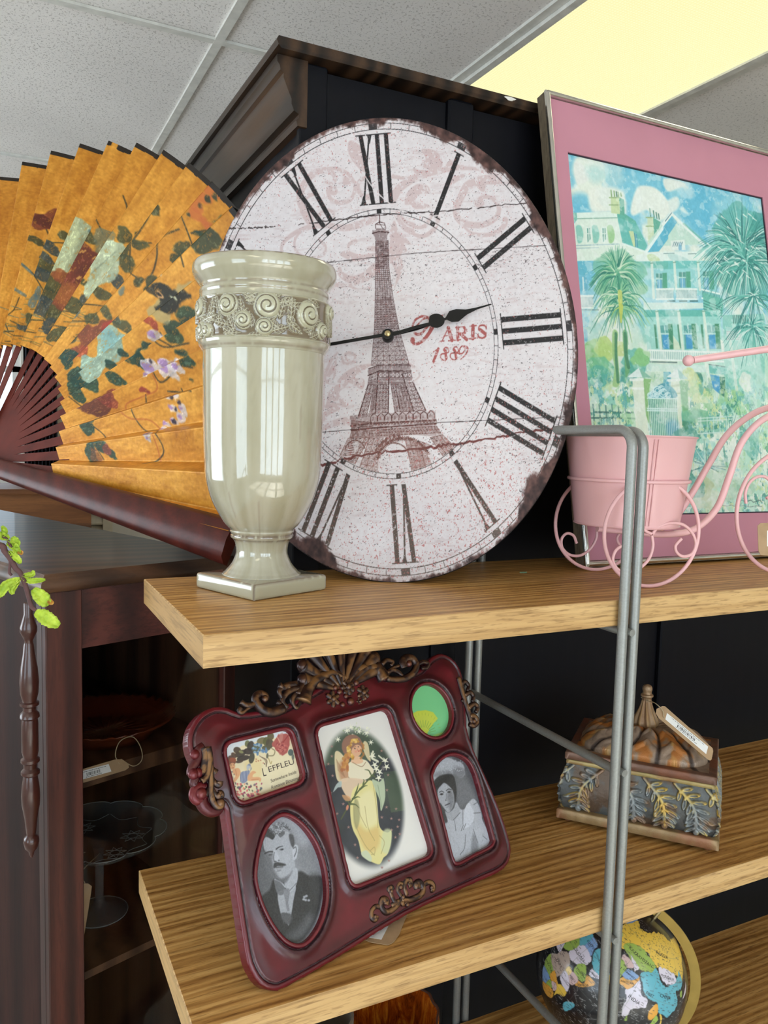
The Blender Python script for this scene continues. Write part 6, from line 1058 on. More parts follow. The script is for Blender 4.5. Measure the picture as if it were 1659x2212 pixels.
# shell crest
O = Orn(); cb = G([(738, 1494)])[0]; tips = G([(652, 1470), (651, 1440), (668, 1413), (697, 1394), (729, 1384), (761, 1387), (788, 1400), (806, 1421), (812, 1444)])
for i, tpn in enumerate(tips):
    d_ = tpn-cb; L_ = np.linalg.norm(d_); P_ = [cb+d_*.12, cb+d_*.45, cb+d_*.8, tpn]; O.tube(P_, np.linspace(.0026, .0112, 16), 0, h0=.0035+.001*math.sin(PI*i/8), gold=.75, flat=.75)
    O.ball(tpn, .0088, .0035, .5)
O.build('shell_crest')
O = Orn()
def st(pts, r0, r1, cfg=CA, **kw): O.tube(G(pts, *cfg), r0*1.35, r1*1.35, **kw)
# large acanthus scrolls hugging the shell
st([(800, 190), (740, 165), (680, 180), (625, 220), (600, 265), (590, 300)], .0028, .0090, gold=.8); st([(760, 170), (690, 150), (630, 180), (590, 220), (570, 270)], .0018, .0050, gold=.35); st([(820, 185), (850, 150), (900, 135), (945, 155), (970, 195)], .0028, .0080, gold=.8); st([(850, 130), (910, 115), (960, 140), (985, 180)], .0018, .004, gold=.3)
# left run
for P_, a_, b_ in (([(590, 235), (545, 240), (510, 265), (495, 300), (520, 330)], .004, .0022), ([(570, 250), (540, 290), (560, 330), (580, 300)], .003, .0015), ([(500, 330), (450, 350), (405, 340), (375, 310), (368, 280), (390, 262), (415, 272), (418, 290)], .0052, .0030), ([(480, 220), (500, 235), (520, 225), (530, 245)], .0034, .0024), ([(365, 310), (340, 318), (315, 312), (300, 300)], .0030, .0026), ([(560, 215), (510, 225), (480, 250), (495, 285)], .0034, .0022), ([(300, 330), (290, 345), (305, 352), (325, 335), (345, 325)], .0026, .0016), ([(470, 300), (490, 315), (500, 345)], .0026, .0016)): st(P_, a_, b_, gold=.55)
O.ball(G([(408, 288)], *CA)[0], .0048, .006, .9)
# right run
for P_, a_, b_ in (([(985, 190), (1030, 195), (1075, 188), (1110, 165), (1125, 130), (1108, 98), (1078, 95), (1060, 115), (1068, 140)], .0036, .0050), ([(985, 165), (1010, 150), (1040, 160), (1060, 178)], .003, .0022), ([(960, 125), (985, 105), (1015, 112), (1005, 130)], .003, .002), ([(1000, 205), (990, 170), (1015, 140), (1045, 130)], .0026, .0018), ([(1130, 125), (1155, 112), (1180, 120), (1172, 140), (1150, 142)], .0028, .0022)): st(P_, a_, b_, gold=.55)
O.ball(G([(1086, 122)], *CA)[0], .0052, .006, .7, .4)
O.build('scroll_crest')
O = Orn()  # flower cluster under the shell
def flower(x, y, r_, n, cfg=CA, kc=.5):
    c = G([(x, y)], *cfg)[0]
    for i in range(n): a = 2*PI*i/n+.3; q = c+r_*.58*np.array([math.cos(a), math.sin(a)]); O.tube([c, c+(q-c)*.5, q, c+(q-c)*1.5], np.array([.0008]+[r_*.30]*13+[r_*.12]*2), 0, h0=.0045, gold=.55, sp=5) ; 
    O.ball(c, r_*.34, .0065, .9)
flower(730, 288, .0130, 6); flower(872, 258, .0126, 6); flower(800, 232, .0136, 7); flower(855, 300, .0062, 5)
for x, y, r_ in ((812, 300, .0060), (775, 315, .0040), (760, 255, .0042), (838, 212, .0046), (740, 235, .0040), (790, 275, .0038), (880, 285, .0034), (706, 270, .0030)): O.ball(G([(x, y)], *CA)[0], r_, .0052, .7, .3)
O.build('flower_cluster')
O = Orn()  # left leaf cascade
def s6(pts, r0, r1, **kw): O.tube(G(pts, *CQ6), r0, r1, **kw)
s6([(420, 850), (350, 900), (345, 980), (300, 1090), (235, 1200), (225, 1290)], .0070, .0050, gold=.15, red=.6, h0=.002); s6([(420, 860), (440, 980), (430, 1130), (390, 1240), (340, 1265)], .0060, .0044, gold=.75, h0=.005); s6([(460, 860), (490, 1000), (490, 1180), (450, 1330), (370, 1395)], .0050, .0038, gold=.8, h0=.0065); s6([(300, 1330), (270, 1420), (330, 1470), (400, 1440)], .0060, .0040, gold=.15, red=.5, h0=.002)
s6([(500, 1000), (515, 1200), (525, 1400), (520, 1560), (545, 1700), (600, 1790), (670, 1800), (705, 1750)], .0040, .0036, gold=.8, h0=.0062); s6([(510, 1120), (550, 1210), (600, 1265)], .0026, .0050, gold=.5, h0=.005); s6([(525, 1320), (580, 1410), (650, 1450), (655, 1400)], .0028, .0052, gold=.55, h0=.005); s6([(530, 1480), (580, 1580), (630, 1640), (690, 1640), (690, 1590), (650, 1590)], .0028, .0040, gold=.55, h0=.005); s6([(520, 1480), (480, 1560), (430, 1600)], .0034, .0046, gold=.3, h0=.005)
s6([(430, 1500), (360, 1480), (290, 1530), (270, 1620), (320, 1690), (400, 1660), (430, 1590), (390, 1540)], .0062, .0055, gold=.1, red=1.0, h0=.002); s6([(400, 1680), (440, 1780), (530, 1850), (640, 1850), (700, 1790)], .0080, .0060, gold=.1, red=.7, h0=.000)
for x, y, r_, g_ in ((670, 1745, .0062, .9), (650, 1620, .0040, .8), (370, 1590, .0070, .3), (250, 1280, .0066, .1), (330, 1260, .0056, .1), (270, 970, .0060, .1)): O.ball(G([(x, y)], *CQ6)[0], r_, .005, g_, .8 if g_ < .4 else 0)
O.build('leaf_cascade')
O = Orn()  # right leaf cascade
for P_, a_, b_, g_ in (([(1322, 185), (1335, 230), (1352, 290), (1372, 350), (1385, 400)], .0034, .0030, .7), ([(1335, 215), (1355, 205), (1372, 225), (1365, 250)], .0030, .0022, .4), ([(1350, 270), (1378, 255), (1395, 275), (1388, 300)], .0032, .0022, .4), ([(1368, 330), (1395, 310), (1414, 325), (1405, 350)], .0034, .0024, .5), ([(1375, 365), (1400, 370), (1412, 395), (1395, 412), (1375, 405)], .0036, .0028, .6), ([(1330, 190), (1350, 260), (1340, 300)], .0022, .0018, .5)): st(P_, a_, b_, gold=g_, h0=.004)
O.ball(G([(1392, 392)], *CA)[0], .0040, .006, .9); O.build('leaf_cascade')
O = Orn()  # bottom scroll
def sB(pts, r0, r1, **kw): O.tube(G(pts, *CB), r0*1.6, r1*1.6, gold=kw.pop('gold', .7), **kw)
sB([(850, 655), (820, 650), (798, 675), (800, 710), (818, 718), (825, 700)], .0020, .0026); sB([(965, 600), (930, 650), (880, 680), (850, 650), (855, 615), (878, 618), (875, 640)], .0022, .0034); sB([(930, 640), (910, 600), (900, 570), (888, 552), (905, 545), (912, 560)], .0020, .0026); sB([(960, 600), (940, 560), (948, 528), (965, 530), (960, 552)], .0020, .0026); sB([(990, 590), (975, 540), (985, 508), (1005, 505), (1010, 525), (995, 535)], .0022, .0030); sB([(960, 610), (1010, 612), (1060, 590), (1078, 555), (1060, 520), (1038, 530), (1045, 550)], .0024, .0034); sB([(1070, 560), (1085, 530), (1110, 518), (1132, 530), (1132, 555), (1118, 555)], .0022, .0026)
sB([(905, 645), (950, 620), (970, 640), (960, 600)], .0022, .0018); sB([(985, 640), (1000, 610), (1030, 600)], .002, .0016)
for x, y, r_ in ((952, 545, .0036), (965, 600, .0034), (990, 640, .0030), (870, 630, .0030), (903, 567, .0028), (1000, 522, .0026), (1052, 540, .0030), (1122, 547, .0030), (815, 705, .0028)): O.ball(G([(x, y)], *CB)[0], r_, .0055, .8)
O.build('lower_scroll')
# ---- the five pictures behind their openings
t = NT('photo_print'); col = t.attr(); m_photo = t.set(col, .45, 0, .5, .5, .04)
def card(poly, res_, bg, pad=.0015):
    lo, hi = poly.min(0)-pad, poly.max(0)+pad; return Canvas(lo[0], lo[1], hi[0], hi[1], res_, bg)
def fin(c, poly, name):
    w_ = (slice(0, c.ny), slice(0, c.nx)); d = c.sdpoly(w_, poly); return c.mesh(name, FR, m_photo, pfr, -.0012, d < .0012)
def mk(c, cfg):
    g_ = lambda pts: G(pts, *cfg)
    def p(pts, col, al=.95, soft=.0007, wob=0.0, sm=4): c.poly(g_(pts), col, soft, al, wob, 3, sm)
    def l(pts, col, wd=.0008, al=.9, w1=None, sp=4, soft=.0005): c.line(g_(pts), wd, col, al, soft, w1, 'mix', sp)
    def e(x, y, rx, ry, col, ang=0.0, al=.95, soft=.0006):
        q = g_([(x, y), (x+rx*math.cos(ang), y+rx*math.sin(ang)), (x-ry*math.sin(ang), y+ry*math.cos(ang))]); t_ = np.linspace(0, 2*PI, 18)[:-1]; c.poly([q[0]+(q[1]-q[0])*math.cos(a)+(q[2]-q[0])*math.sin(a) for a in t_], col, soft, al)
    return p, l, e
# green card with a fan
c = card(oC, .0006, (120, 204, 140)); p, l, e = mk(c, CA)
p([(1100, 380), (1110, 355), (1140, 340), (1180, 335), (1215, 345), (1238, 375), (1215, 400), (1196, 430), (1180, 460), (1150, 455), (1120, 420)], (196, 208, 70), 1, .0005, 0, 0)
for i in range(12): a = math.radians(200+i*13.5); l([(1170+30*math.cos(a)*1.0, 445+30*math.sin(a)), (1170+58*math.cos(a), 445+62*math.sin(a))], (104, 158, 70), .0008, .8, None, 0)
for i in range(14): a = math.radians(196+i*11.5); l([(1170+74*math.cos(a), 440+82*math.sin(a)), (1170+82*math.cos(a), 440+92*math.sin(a))], (150, 176, 60), .0007, .8, None, 0)
e(1168, 452, 22, 16, (206, 214, 80)); p([(1190, 470), (1240, 445), (1275, 440), (1230, 470)], (196, 226, 110), .6); fin(c, oC, 'green_fan_card')
# verse card with flowers and a cherub
c = card(oA, .00055, (230, 218, 184)); p, l, e = mk(c, C8); p([(100, 400), (760, 260), (1130, 160), (1300, 140), (1240, 240), (760, 330), (440, 420), (260, 560), (170, 700), (100, 640)], (218, 224, 230), 1, .0006, 0, 0); c.C -= (vnoise(c.X+1, c.Y+1, 60, 2, 3)-.5)[..., None]*16
p([(500, 700), (700, 620), (800, 760), (780, 1000), (640, 1040), (520, 900)], (226, 206, 150), .7, .003)
for x, y, rx, ry, a, cl_ in ((420, 560, 110, 60, -.4, (60, 54, 48)), (470, 640, 120, 50, -.2, (52, 44, 44)), (360, 500, 70, 60, .3, (74, 60, 48)), (540, 380, 44, 60, .2, (104, 108, 70)), (600, 420, 60, 90, .3, (58, 54, 50)), (560, 520, 90, 60, 0, (56, 48, 48)), (620, 640, 50, 100, .2, (66, 66, 58)), (700, 480, 80, 70, 0, (84, 92, 76)), (800, 330, 90, 60, -.3, (120, 112, 78)), (880, 340, 60, 80, .2, (96, 96, 60)), (940, 380, 70, 90, 0, (80, 74, 62)), (880, 460, 80, 50, 0, (88, 88, 70)), (300, 590, 60, 40, .8, (84, 64, 54)), (250, 640, 60, 50, 0, (86, 62, 58)), (960, 250, 60, 70, 0, (100, 90, 60)), (430, 530, 44, 24, .3, (140, 142, 96)), (400, 700, 70, 30, -.2, (70, 56, 50)), (900, 600, 20, 50, .1, (90, 90, 76)), (1320, 540, 50, 60, 0, (80, 96, 96)), (1360, 620, 24, 50, 0, (110, 120, 110))): e(x, y, rx, ry, cl_, a, .93)
r_ = np.random.default_rng(4)
for i in range(46): x, y = r_.uniform(300, 1000), r_.uniform(300, 700); 
for i in range(26): a = r_.uniform(0, 2*PI); q = r_.uniform(0, 1)**.5; e(720+90*q*math.cos(a), 470+110*q*math.sin(a), 20, 18, ((104, 140, 176), (76, 112, 150), (150, 178, 200))[i % 3], 0, .9)
for i in range(14): e(840+r_.uniform(-60, 60), 500+r_.uniform(-40, 40), 18, 16, (98, 136, 178), 0, .85)
p([(980, 400), (1060, 300), (1120, 210), (1240, 200), (1300, 300), (1290, 440), (1250, 540), (1180, 580), (1080, 540), (1030, 470)], (176, 92, 88), 1, .0008, .002)
for i in range(40): a = r_.uniform(0, 2*PI); q = r_.uniform(.1, 1); x, y = 1150+110*q*math.cos(a), 440+90*q*math.sin(a); l([(x, y), (x+30*math.cos(a+1.4), y+30*math.sin(a+1.4))], ((140, 56, 64), (206, 130, 118), (196, 104, 100))[i % 3], .0011, .85, None, 0)
p([(1120, 220), (1180, 190), (1170, 330), (1120, 350)], (200, 140, 130), .7); l([(1080, 260), (1130, 370)], (220, 160, 140), .0014); l([(1280, 230), (1180, 360)], (150, 60, 60), .0014)
for k in range(5): l([(760+k*10, 600+k*6), (860+k*8, 680), (880, 790)], ((92, 74, 62), (224, 206, 170))[k % 2], .0009, .8)
l([(920, 600), (1010, 590), (1035, 510), (980, 470)], (140, 130, 100), .0014); l([(920, 640), (960, 740), (980, 700)], (170, 150, 90), .0010)
for x, y in ((700, 660), (740, 690), (780, 680), (700, 700), (830, 730)): e(x, y, 14, 10, (176, 96, 74), .4, .8)
# cherub
SK, SKS = (222, 166, 122), (196, 128, 92)
e(255, 700, 84, 70, (120, 66, 52), 0, .95); e(280, 670, 60, 40, (150, 80, 56)); e(275, 785, 50, 60, SK); e(250, 765, 8, 6, (60, 40, 40)); e(300, 762, 8, 6, (60, 40, 40)); e(285, 815, 12, 6, (180, 80, 70)); p([(290, 840), (380, 820), (420, 880), (400, 960), (330, 1060), (280, 1090), (290, 1020), (330, 960), (280, 900)], SK, .97); p([(430, 900), (600, 860), (610, 800), (540, 770), (590, 740), (600, 830), (540, 1050), (430, 1080)], (120, 132, 168), .9)
for k in range(12): l([(430+k*13, 900-k*4), (420+k*13, 1060-k*3)], ((78, 90, 132), (190, 196, 210))[k % 2], .0008, .8)
p([(550, 960), (600, 900), (650, 870), (700, 900), (650, 930), (640, 980), (740, 980), (790, 1010), (770, 1070), (740, 1040), (620, 1050), (550, 1040)], SK, .97); l([(620, 1030), (740, 1020)], SKS, .0008); l([(330, 850), (350, 950)], SKS, .0008); p([(530, 770), (580, 780), (600, 800), (540, 860)], (170, 180, 200), .8)
for i in range(170):
    x = r_.uniform(180, 800); y = r_.uniform(1040, 1420)-(x-200)*.04; cc2 = ((196, 70, 84), (214, 104, 110), (226, 212, 180), (96, 96, 110), (80, 90, 70), (230, 140, 120), (120, 110, 120), (150, 50, 90))[r_.integers(8)]
    if y < 1440-(x-300)*.28 and y > 1100-(x-200)*.02: e(x, y, r_.uniform(10, 26), r_.uniform(9, 22), cc2, r_.uniform(0, 3), .9)
for i in range(30): x, y = r_.uniform(180, 330), r_.uniform(880, 1150); e(x, y, 14, 12, ((96, 90, 110), (150, 110, 110), (200, 190, 180))[i % 3], 0, .8)
p([(420, 1420), (1500, 1050), (1500, 1090), (440, 1480)], (170, 130, 80), .6, .002, 0, 0)
fin(c, oA, 'verse_card')
def text(txt, p0, p1, hh, cfg, name, mat, z=-.0008, italic=0.0, cond=1.0):
    V, Fc = textmesh(txt); V = V-np.array([V[:, 0].min(), 0]); wd_ = V[:, 0].max(); q0, q1 = G([p0, p1], *cfg); d_ = (q1-q0); L_ = np.linalg.norm(d_); d_ /= L_; n_ = np.array([-d_[1], d_[0]]); hk = np.linalg.norm(G([(p0[0], p0[1]-hh)], *cfg)[0]-q0)/.7
    P_ = q0+np.outer(V[:, 0]/wd_*L_+V[:, 1]*italic*hk, d_)+np.outer(V[:, 1]*hk, n_); return FR.W(P_[:, 0], P_[:, 1], z), Fc
b = MB(); m_txt = plain('grey_brown_print', (84, 74, 70), .6)
for tx, a_, b_, hh, it in (('L', (830, 970), (885, 955), 150, 0), ("'", (862, 830), (876, 826), 100, 0), ('EFFLEU', (930, 895), (1385, 745), 100, 0), ('Somewhere Inside', (962, 1082), (1420, 915), 62, .2), ('Romance Blossoms.', (974, 1200), (1478, 1015), 62, .2)): V, Fc = text(tx, a_, b_, hh, C8, '', None, italic=it); b.add(V, Fc)
b.build('card_lettering', m_txt, pfr)
# angel card
c = card(oB, .0006, (228, 226, 222)); p, l, e = mk(c, C5b)
ctr = G([(610, 1070)], *C5b)[0]; ax1_ = G([(770, 1940)], *C5b)[0]-ctr; ax2_ = G([(1075, 1000)], *C5b)[0]-ctr; Mx = np.linalg.inv(np.array([ax1_, ax2_]).T); uu = Mx[0, 0]*(c.X-ctr[0])+Mx[0, 1]*(c.Y-ctr[1]); vv_ = Mx[1, 0]*(c.X-ctr[0])+Mx[1, 1]*(c.Y-ctr[1]); rr2 = np.hypot(uu, vv_); n_ = vnoise(c.X+2, c.Y+2, 50, 12, 4)
a = (1-sstep(.90, 1.06, rr2))[..., None]; bgc = np.array([54, 58, 66])+(n_-.5)[..., None]*30; gn = sstep(.1, .5, vnoise(c.X+5, c.Y+5, 22, 13, 3)-.35+.35*(uu < -.5)+.25*(vv_ > .6)*(np.abs(uu) < .3))[..., None]; bgc = bgc*(1-gn*.6)+np.array([86, 108, 78])*gn*.6; c.C = c.C*(1-a)+bgc*a
for x, y in ((215, 465), (215, 585), (172, 680), (140, 825), (225, 825), (200, 1035), (355, 1170), (280, 1290), (420, 1455), (500, 1670), (530, 1830), (825, 520), (905, 815), (890, 1000), (885, 1210), (1003, 1230), (828, 1335), (945, 1350), (1040, 1365), (1022, 1450), (948, 1490), (1048, 1540), (995, 1580), (915, 1865), (830, 1950)):
    for k in range(5): a_ = 2*PI*k/5-PI/2; l([(x, y), (x+20*math.cos(a_), y+20*math.sin(a_))], (166, 128, 122), .0014, .85, .0003, 0)
for i in range(44): a_ = r_.uniform(0, 2*PI); q = r_.uniform(0, 1); x, y = 520+190*q*math.cos(a_), 250+80*q*math.sin(a_)+(q*math.cos(a_))**2*60; l([(x, y), (x+r_.uniform(-26, 26), y+r_.uniform(-26, 26))], ((236, 236, 214), (150, 170, 130), (214, 220, 190))[i % 3], .0018, .85, .0005, 0)
for x, y in ((290, 380), (400, 275), (550, 280), (695, 415), (450, 230), (640, 300)):
    for k in range(6): a_ = PI*k/3+.2; l([(x, y), (x+34*math.cos(a_), y+34*math.sin(a_))], (238, 238, 220), .0018, .95, .0005, 0)
e(465, 460, 128, 145, (146, 106, 90), 0, .96); e(440, 470, 90, 110, (150, 110, 92), 0, .6)
WG = (222, 206, 168); p([(250, 560), (280, 520), (330, 550), (380, 620), (420, 720), (420, 850), (380, 900), (290, 890), (255, 760)], WG, .97); p([(330, 640), (430, 640), (430, 820), (380, 900), (320, 860), (300, 740)], (178, 116, 86), .6, .003); p([(600, 420), (625, 400), (660, 440), (680, 560), (690, 650), (640, 600), (600, 500)], (216, 200, 160), .95)
for i in range(12): l([(270+i*6, 620+i*10), (290+i*8, 760+i*8)], (150, 110, 80), .0007, .5)
p([(410, 690), (470, 640), (560, 620), (640, 640), (690, 700), (730, 760), (700, 830), (600, 880), (440, 860), (415, 780)], (232, 222, 196), .98); p([(320, 880), (420, 850), (600, 870), (640, 900), (560, 960), (480, 1040), (460, 1110), (400, 1080), (340, 980)], (222, 196, 168), .97); p([(230, 1020), (270, 930), (330, 890), (330, 960), (290, 970), (250, 1010)], (176, 190, 190), .95); p([(340, 1060), (430, 1080), (440, 1130), (380, 1130)], (214, 160, 110), .8)
p([(470, 1000), (560, 930), (690, 880), (740, 960), (770, 1150), (790, 1400), (830, 1490), (900, 1520), (945, 1500), (940, 1640), (900, 1780), (850, 1830), (800, 1910), (700, 1880), (600, 1820), (575, 1770), (540, 1620), (480, 1500), (450, 1380), (440, 1200)], (226, 216, 150), .98, .0007); p([(540, 1100), (700, 1000), (760, 1200), (770, 1400), (640, 1460), (560, 1340)], (232, 224, 180), .7, .004); p([(500, 1400), (640, 1500), (780, 1450), (800, 1640), (720, 1760), (600, 1700)], (214, 176, 110), .6, .004); p([(850, 1500), (940, 1490), (945, 1640), (900, 1780), (820, 1720)], (206, 212, 170), .8, .002); p([(575, 1770), (640, 1740), (700, 1820), (690, 1880), (600, 1820)], (196, 206, 180), .9)
for P_ in ([(500, 1120), (560, 1300), (640, 1460)], [(720, 920), (760, 1200), (780, 1460)], [(480, 1180), (500, 1400), (560, 1560)], [(620, 1200), (660, 1460), (740, 1620)], [(560, 1560), (640, 1700), (740, 1800)], [(800, 1560), (860, 1640), (820, 1780)], [(690, 1740), (740, 1700), (740, 1780), (700, 1790)]): l(P_, (160, 142, 90), .0010, .6)
p([(490, 1130), (540, 1140), (560, 1330), (520, 1480), (480, 1360)], (150, 148, 110), .7, .0015); p([(710, 870), (800, 900), (850, 860), (870, 1080), (830, 1240), (812, 1240), (800, 1120), (740, 980)], (186, 200, 170), .95); l([(780, 940), (830, 1220)], (130, 146, 120), .0010, .7)
e(520, 520, 62, 78, (224, 176, 142), .35); p([(480, 600), (560, 590), (600, 650), (540, 680), (450, 660)], (228, 186, 152), .97); 
for i in range(70): a_ = r_.uniform(1.9, 5.2); q = r_.uniform(.85, 1.25); x, y = 505+80*q*math.cos(a_), 500+100*q*math.sin(a_); e(x, y, 15, 13, ((214, 170, 78), (190, 136, 62), (228, 196, 120))[i % 3], 0, .9)
for i in range(34): y = r_.uniform(560, 760); x = 400+r_.uniform(-40, 40)-(y-560)*.12; e(x, y, 18, 22, ((190, 132, 70), (170, 104, 66), (206, 150, 90))[i % 3], 0, .85)
for i in range(10): e(580+r_.uniform(-10, 24), 430+i*20, 14, 14, (176, 118, 62), 0, .85)
e(497, 492, 11, 6, (70, 54, 60), .3); e(540, 470, 9, 5, (70, 54, 60), .3); l([(480, 474), (510, 468)], (140, 90, 60), .0007); l([(524, 492), (532, 510), (524, 514)], (190, 120, 100), .0007); e(546, 522, 11, 6, (186, 70, 66), -.1); e(510, 530, 18, 12, (224, 140, 120), 0, .5); l([(470, 660), (540, 700), (590, 710), (630, 660)], (150, 120, 90), .0009)
l([(330, 1355), (430, 1180), (520, 1040), (640, 900), (760, 760), (820, 660)], (84, 92, 56), .0018, .95)
for a_, b_ in (((440, 1170), (550, 1220)), ((500, 1060), (540, 920)), ((560, 990), (650, 945)), ((600, 930), (600, 870)), ((690, 800), (620, 750)), ((700, 820), (760, 880)), ((470, 1110), (560, 1090)), ((430, 1180), (380, 1140))): l([a_, ((a_[0]+b_[0])/2+10, (a_[1]+b_[1])/2-16), b_], (84, 96, 60), .0026, .95, .0006)
e(405, 1215, 16, 34, (214, 140, 110), .2)
for x, y in ((715, 580), (740, 690), (800, 780), (870, 640), (885, 715), (790, 850), (760, 740)):
    for k in range(5): a_ = 2*PI*k/5+.4; l([(x, y), (x+40*math.cos(a_), y+40*math.sin(a_))], (236, 234, 214), .0030, .95, .0008, 0)
l([(720, 530), (700, 600), (780, 650)], (232, 230, 206), .0030); l([(790, 580), (850, 630)], (232, 230, 206), .0022); e(845, 730, 20, 30, (150, 140, 140), 0, .6)
fin(c, oB, 'angel_card')
# portraits, in grey-blue tones
def gp(v, k=1.0): return (v*.96, v*.98, v*1.04)
def portrait(opening, cfg, name, draw, res_=.00055, bg=150):
    c = card(opening, res_, gp(bg)); p, l, e = mk(c, cfg); P_ = lambda pts, v, al=.95, soft=.0008, wob=0.0, sm=4: p(pts, gp(v), al, soft, wob, sm); L_ = lambda pts, v, wd=.0008, al=.85, w1=None, sp=4: l(pts, gp(v), wd, al, w1, sp); E_2 = lambda x, y, rx, ry, v, ang=0, al=.9, soft=.0008: e(x, y, rx, ry, gp(v), ang, al, soft)
    draw(c, P_, L_, E_2); c.C += (vnoise(c.X+1, c.Y+1, 900, 4, 2)-.5)[..., None]*26; fin(c, opening, name)
def man(c, P_, L_, E_):
    c.C = np.ones_like(c.C)*np.array(gp(140)); c.C += ((vnoise(c.X+1, c.Y+1, 24, 5, 3)-.5)*40)[..., None]
    P_([(60, 700), (200, 500), (260, 900), (380, 1100), (200, 1400), (60, 1300)], 84, .7, .006); P_([(680, 200), (1100, 900), (1100, 1100), (760, 960), (700, 600)], 128, .8, .008); P_([(300, 180), (640, 200), (900, 520), (760, 600), (600, 300)], 176, .7, .006)
    P_([(370, 1090), (300, 1250), (170, 1380), (170, 1560), (330, 1860), (560, 2040), (760, 2030), (960, 1780), (1060, 1480), (1100, 1090), (900, 1050), (740, 980), (560, 1150)], 46, .97, .002); P_([(900, 1050), (1080, 1090), (1050, 1500), (1000, 1540)], 58, .7, .005); P_([(540, 1980), (760, 2000), (960, 1760), (900, 1620), (740, 1800)], 118, .6, .008)
    P_([(420, 1320), (540, 1250), (690, 1200), (660, 1400), (600, 1760), (560, 1760), (480, 1660)], 168, .97); P_([(375, 1090), (500, 1150), (530, 1220), (500, 1330), (420, 1320), (380, 1200)], 110, .95); P_([(530, 1110), (680, 930), (725, 1010), (700, 1180), (610, 1290), (540, 1230)], 176, .97); L_([(380, 1100), (470, 1145), (535, 1220)], 196, .0012); L_([(600, 1270), (700, 1160)], 110, .001); P_([(510, 1260), (590, 1240), (600, 1320), (580, 1440), (600, 1560), (560, 1560), (530, 1400)], 128, .9)
    for k in range(5): L_([(500+k*26, 1600), (510+k*22, 1760)], 90, .0009, .7)
    P_([(480, 1600), (640, 1640), (600, 1780), (490, 1700)], 74, .8)
    for x, y in ((820, 1365), (850, 1350), (810, 1400), (840, 1410), (885, 1415)): E_(x, y, 20, 18, 176)
    # head
    P_([(210, 480), (300, 420), (430, 360), (560, 380), (640, 450), (650, 600), (660, 760), (680, 900), (640, 980), (540, 1060), (480, 1090), (400, 1040), (330, 950), (270, 850), (225, 740), (205, 600)], 172, .98, .001)
    P_([(205, 700), (260, 700), (330, 800), (380, 980), (440, 1080), (350, 1010), (260, 880)], 92, .75, .003); P_([(360, 1040), (440, 1090), (560, 1060), (640, 980), (560, 1130), (500, 1160), (400, 1110)], 100, .8, .002)
    P_([(640, 640), (670, 590), (715, 590), (728, 640), (710, 760), (690, 800), (655, 800)], 190, .98); L_([(655, 640), (690, 620), (700, 680), (670, 760)], 96, .0012); P_([(590, 430), (650, 440), (672, 560), (650, 630), (610, 560)], 72, .92, .0012); P_([(195, 400), (250, 330), (340, 380), (380, 450), (345, 508), (290, 480), (240, 470), (205, 520), (190, 460)], 54, .97); P_([(195, 480), (212, 620), (235, 690), (205, 680), (190, 560)], 70, .8)
    for i in range(90): r2 = np.random.default_rng(i); a_ = r2.uniform(0, 2*PI); q = r2.uniform(0, 1)**.5; x, y = 450+150*q*math.cos(a_), 350+88*q*math.sin(a_); L_([(x+16*math.cos(t_), y+14*math.sin(t_)) for t_ in np.linspace(a_, a_+4, 6)], (96, 150, 70, 186)[i % 4], .0009, .85)
    P_([(440, 420), (520, 380), (520, 430), (465, 475), (440, 450)], 92, .85)
    L_([(230, 715), (290, 690), (345, 690)], 54, .0018, .9); L_([(400, 650), (440, 620), (495, 605)], 58, .0016, .9, .0008); E_(315, 735, 30, 14, 70, -.2); E_(300, 735, 9, 9, 30); E_(480, 655, 34, 13, 84, -.15); E_(488, 655, 10, 10, 34); P_([(250, 730), (350, 700), (360, 790), (300, 810), (260, 790)], 110, .5, .002)
    P_([(360, 680), (400, 670), (440, 760), (455, 815), (420, 840), (370, 830), (360, 780)], 196, .8, .0015); L_([(370, 700), (360, 780), (370, 830)], 96, .0014, .7); E_(385, 835, 20, 9, 60); E_(440, 818, 12, 8, 70)
    P_([(370, 860), (420, 845), (450, 850), (530, 870), (545, 890), (490, 905), (420, 905), (385, 930), (360, 920)], 56, .93, .001); P_([(400, 920), (480, 915), (500, 930), (440, 965), (405, 960)], 150, .8); L_([(400, 925), (500, 915)], 70, .0009); E_(440, 975, 34, 8, 96, -.2, .7); E_(560, 780, 40, 60, 186, 0, .5, .004)
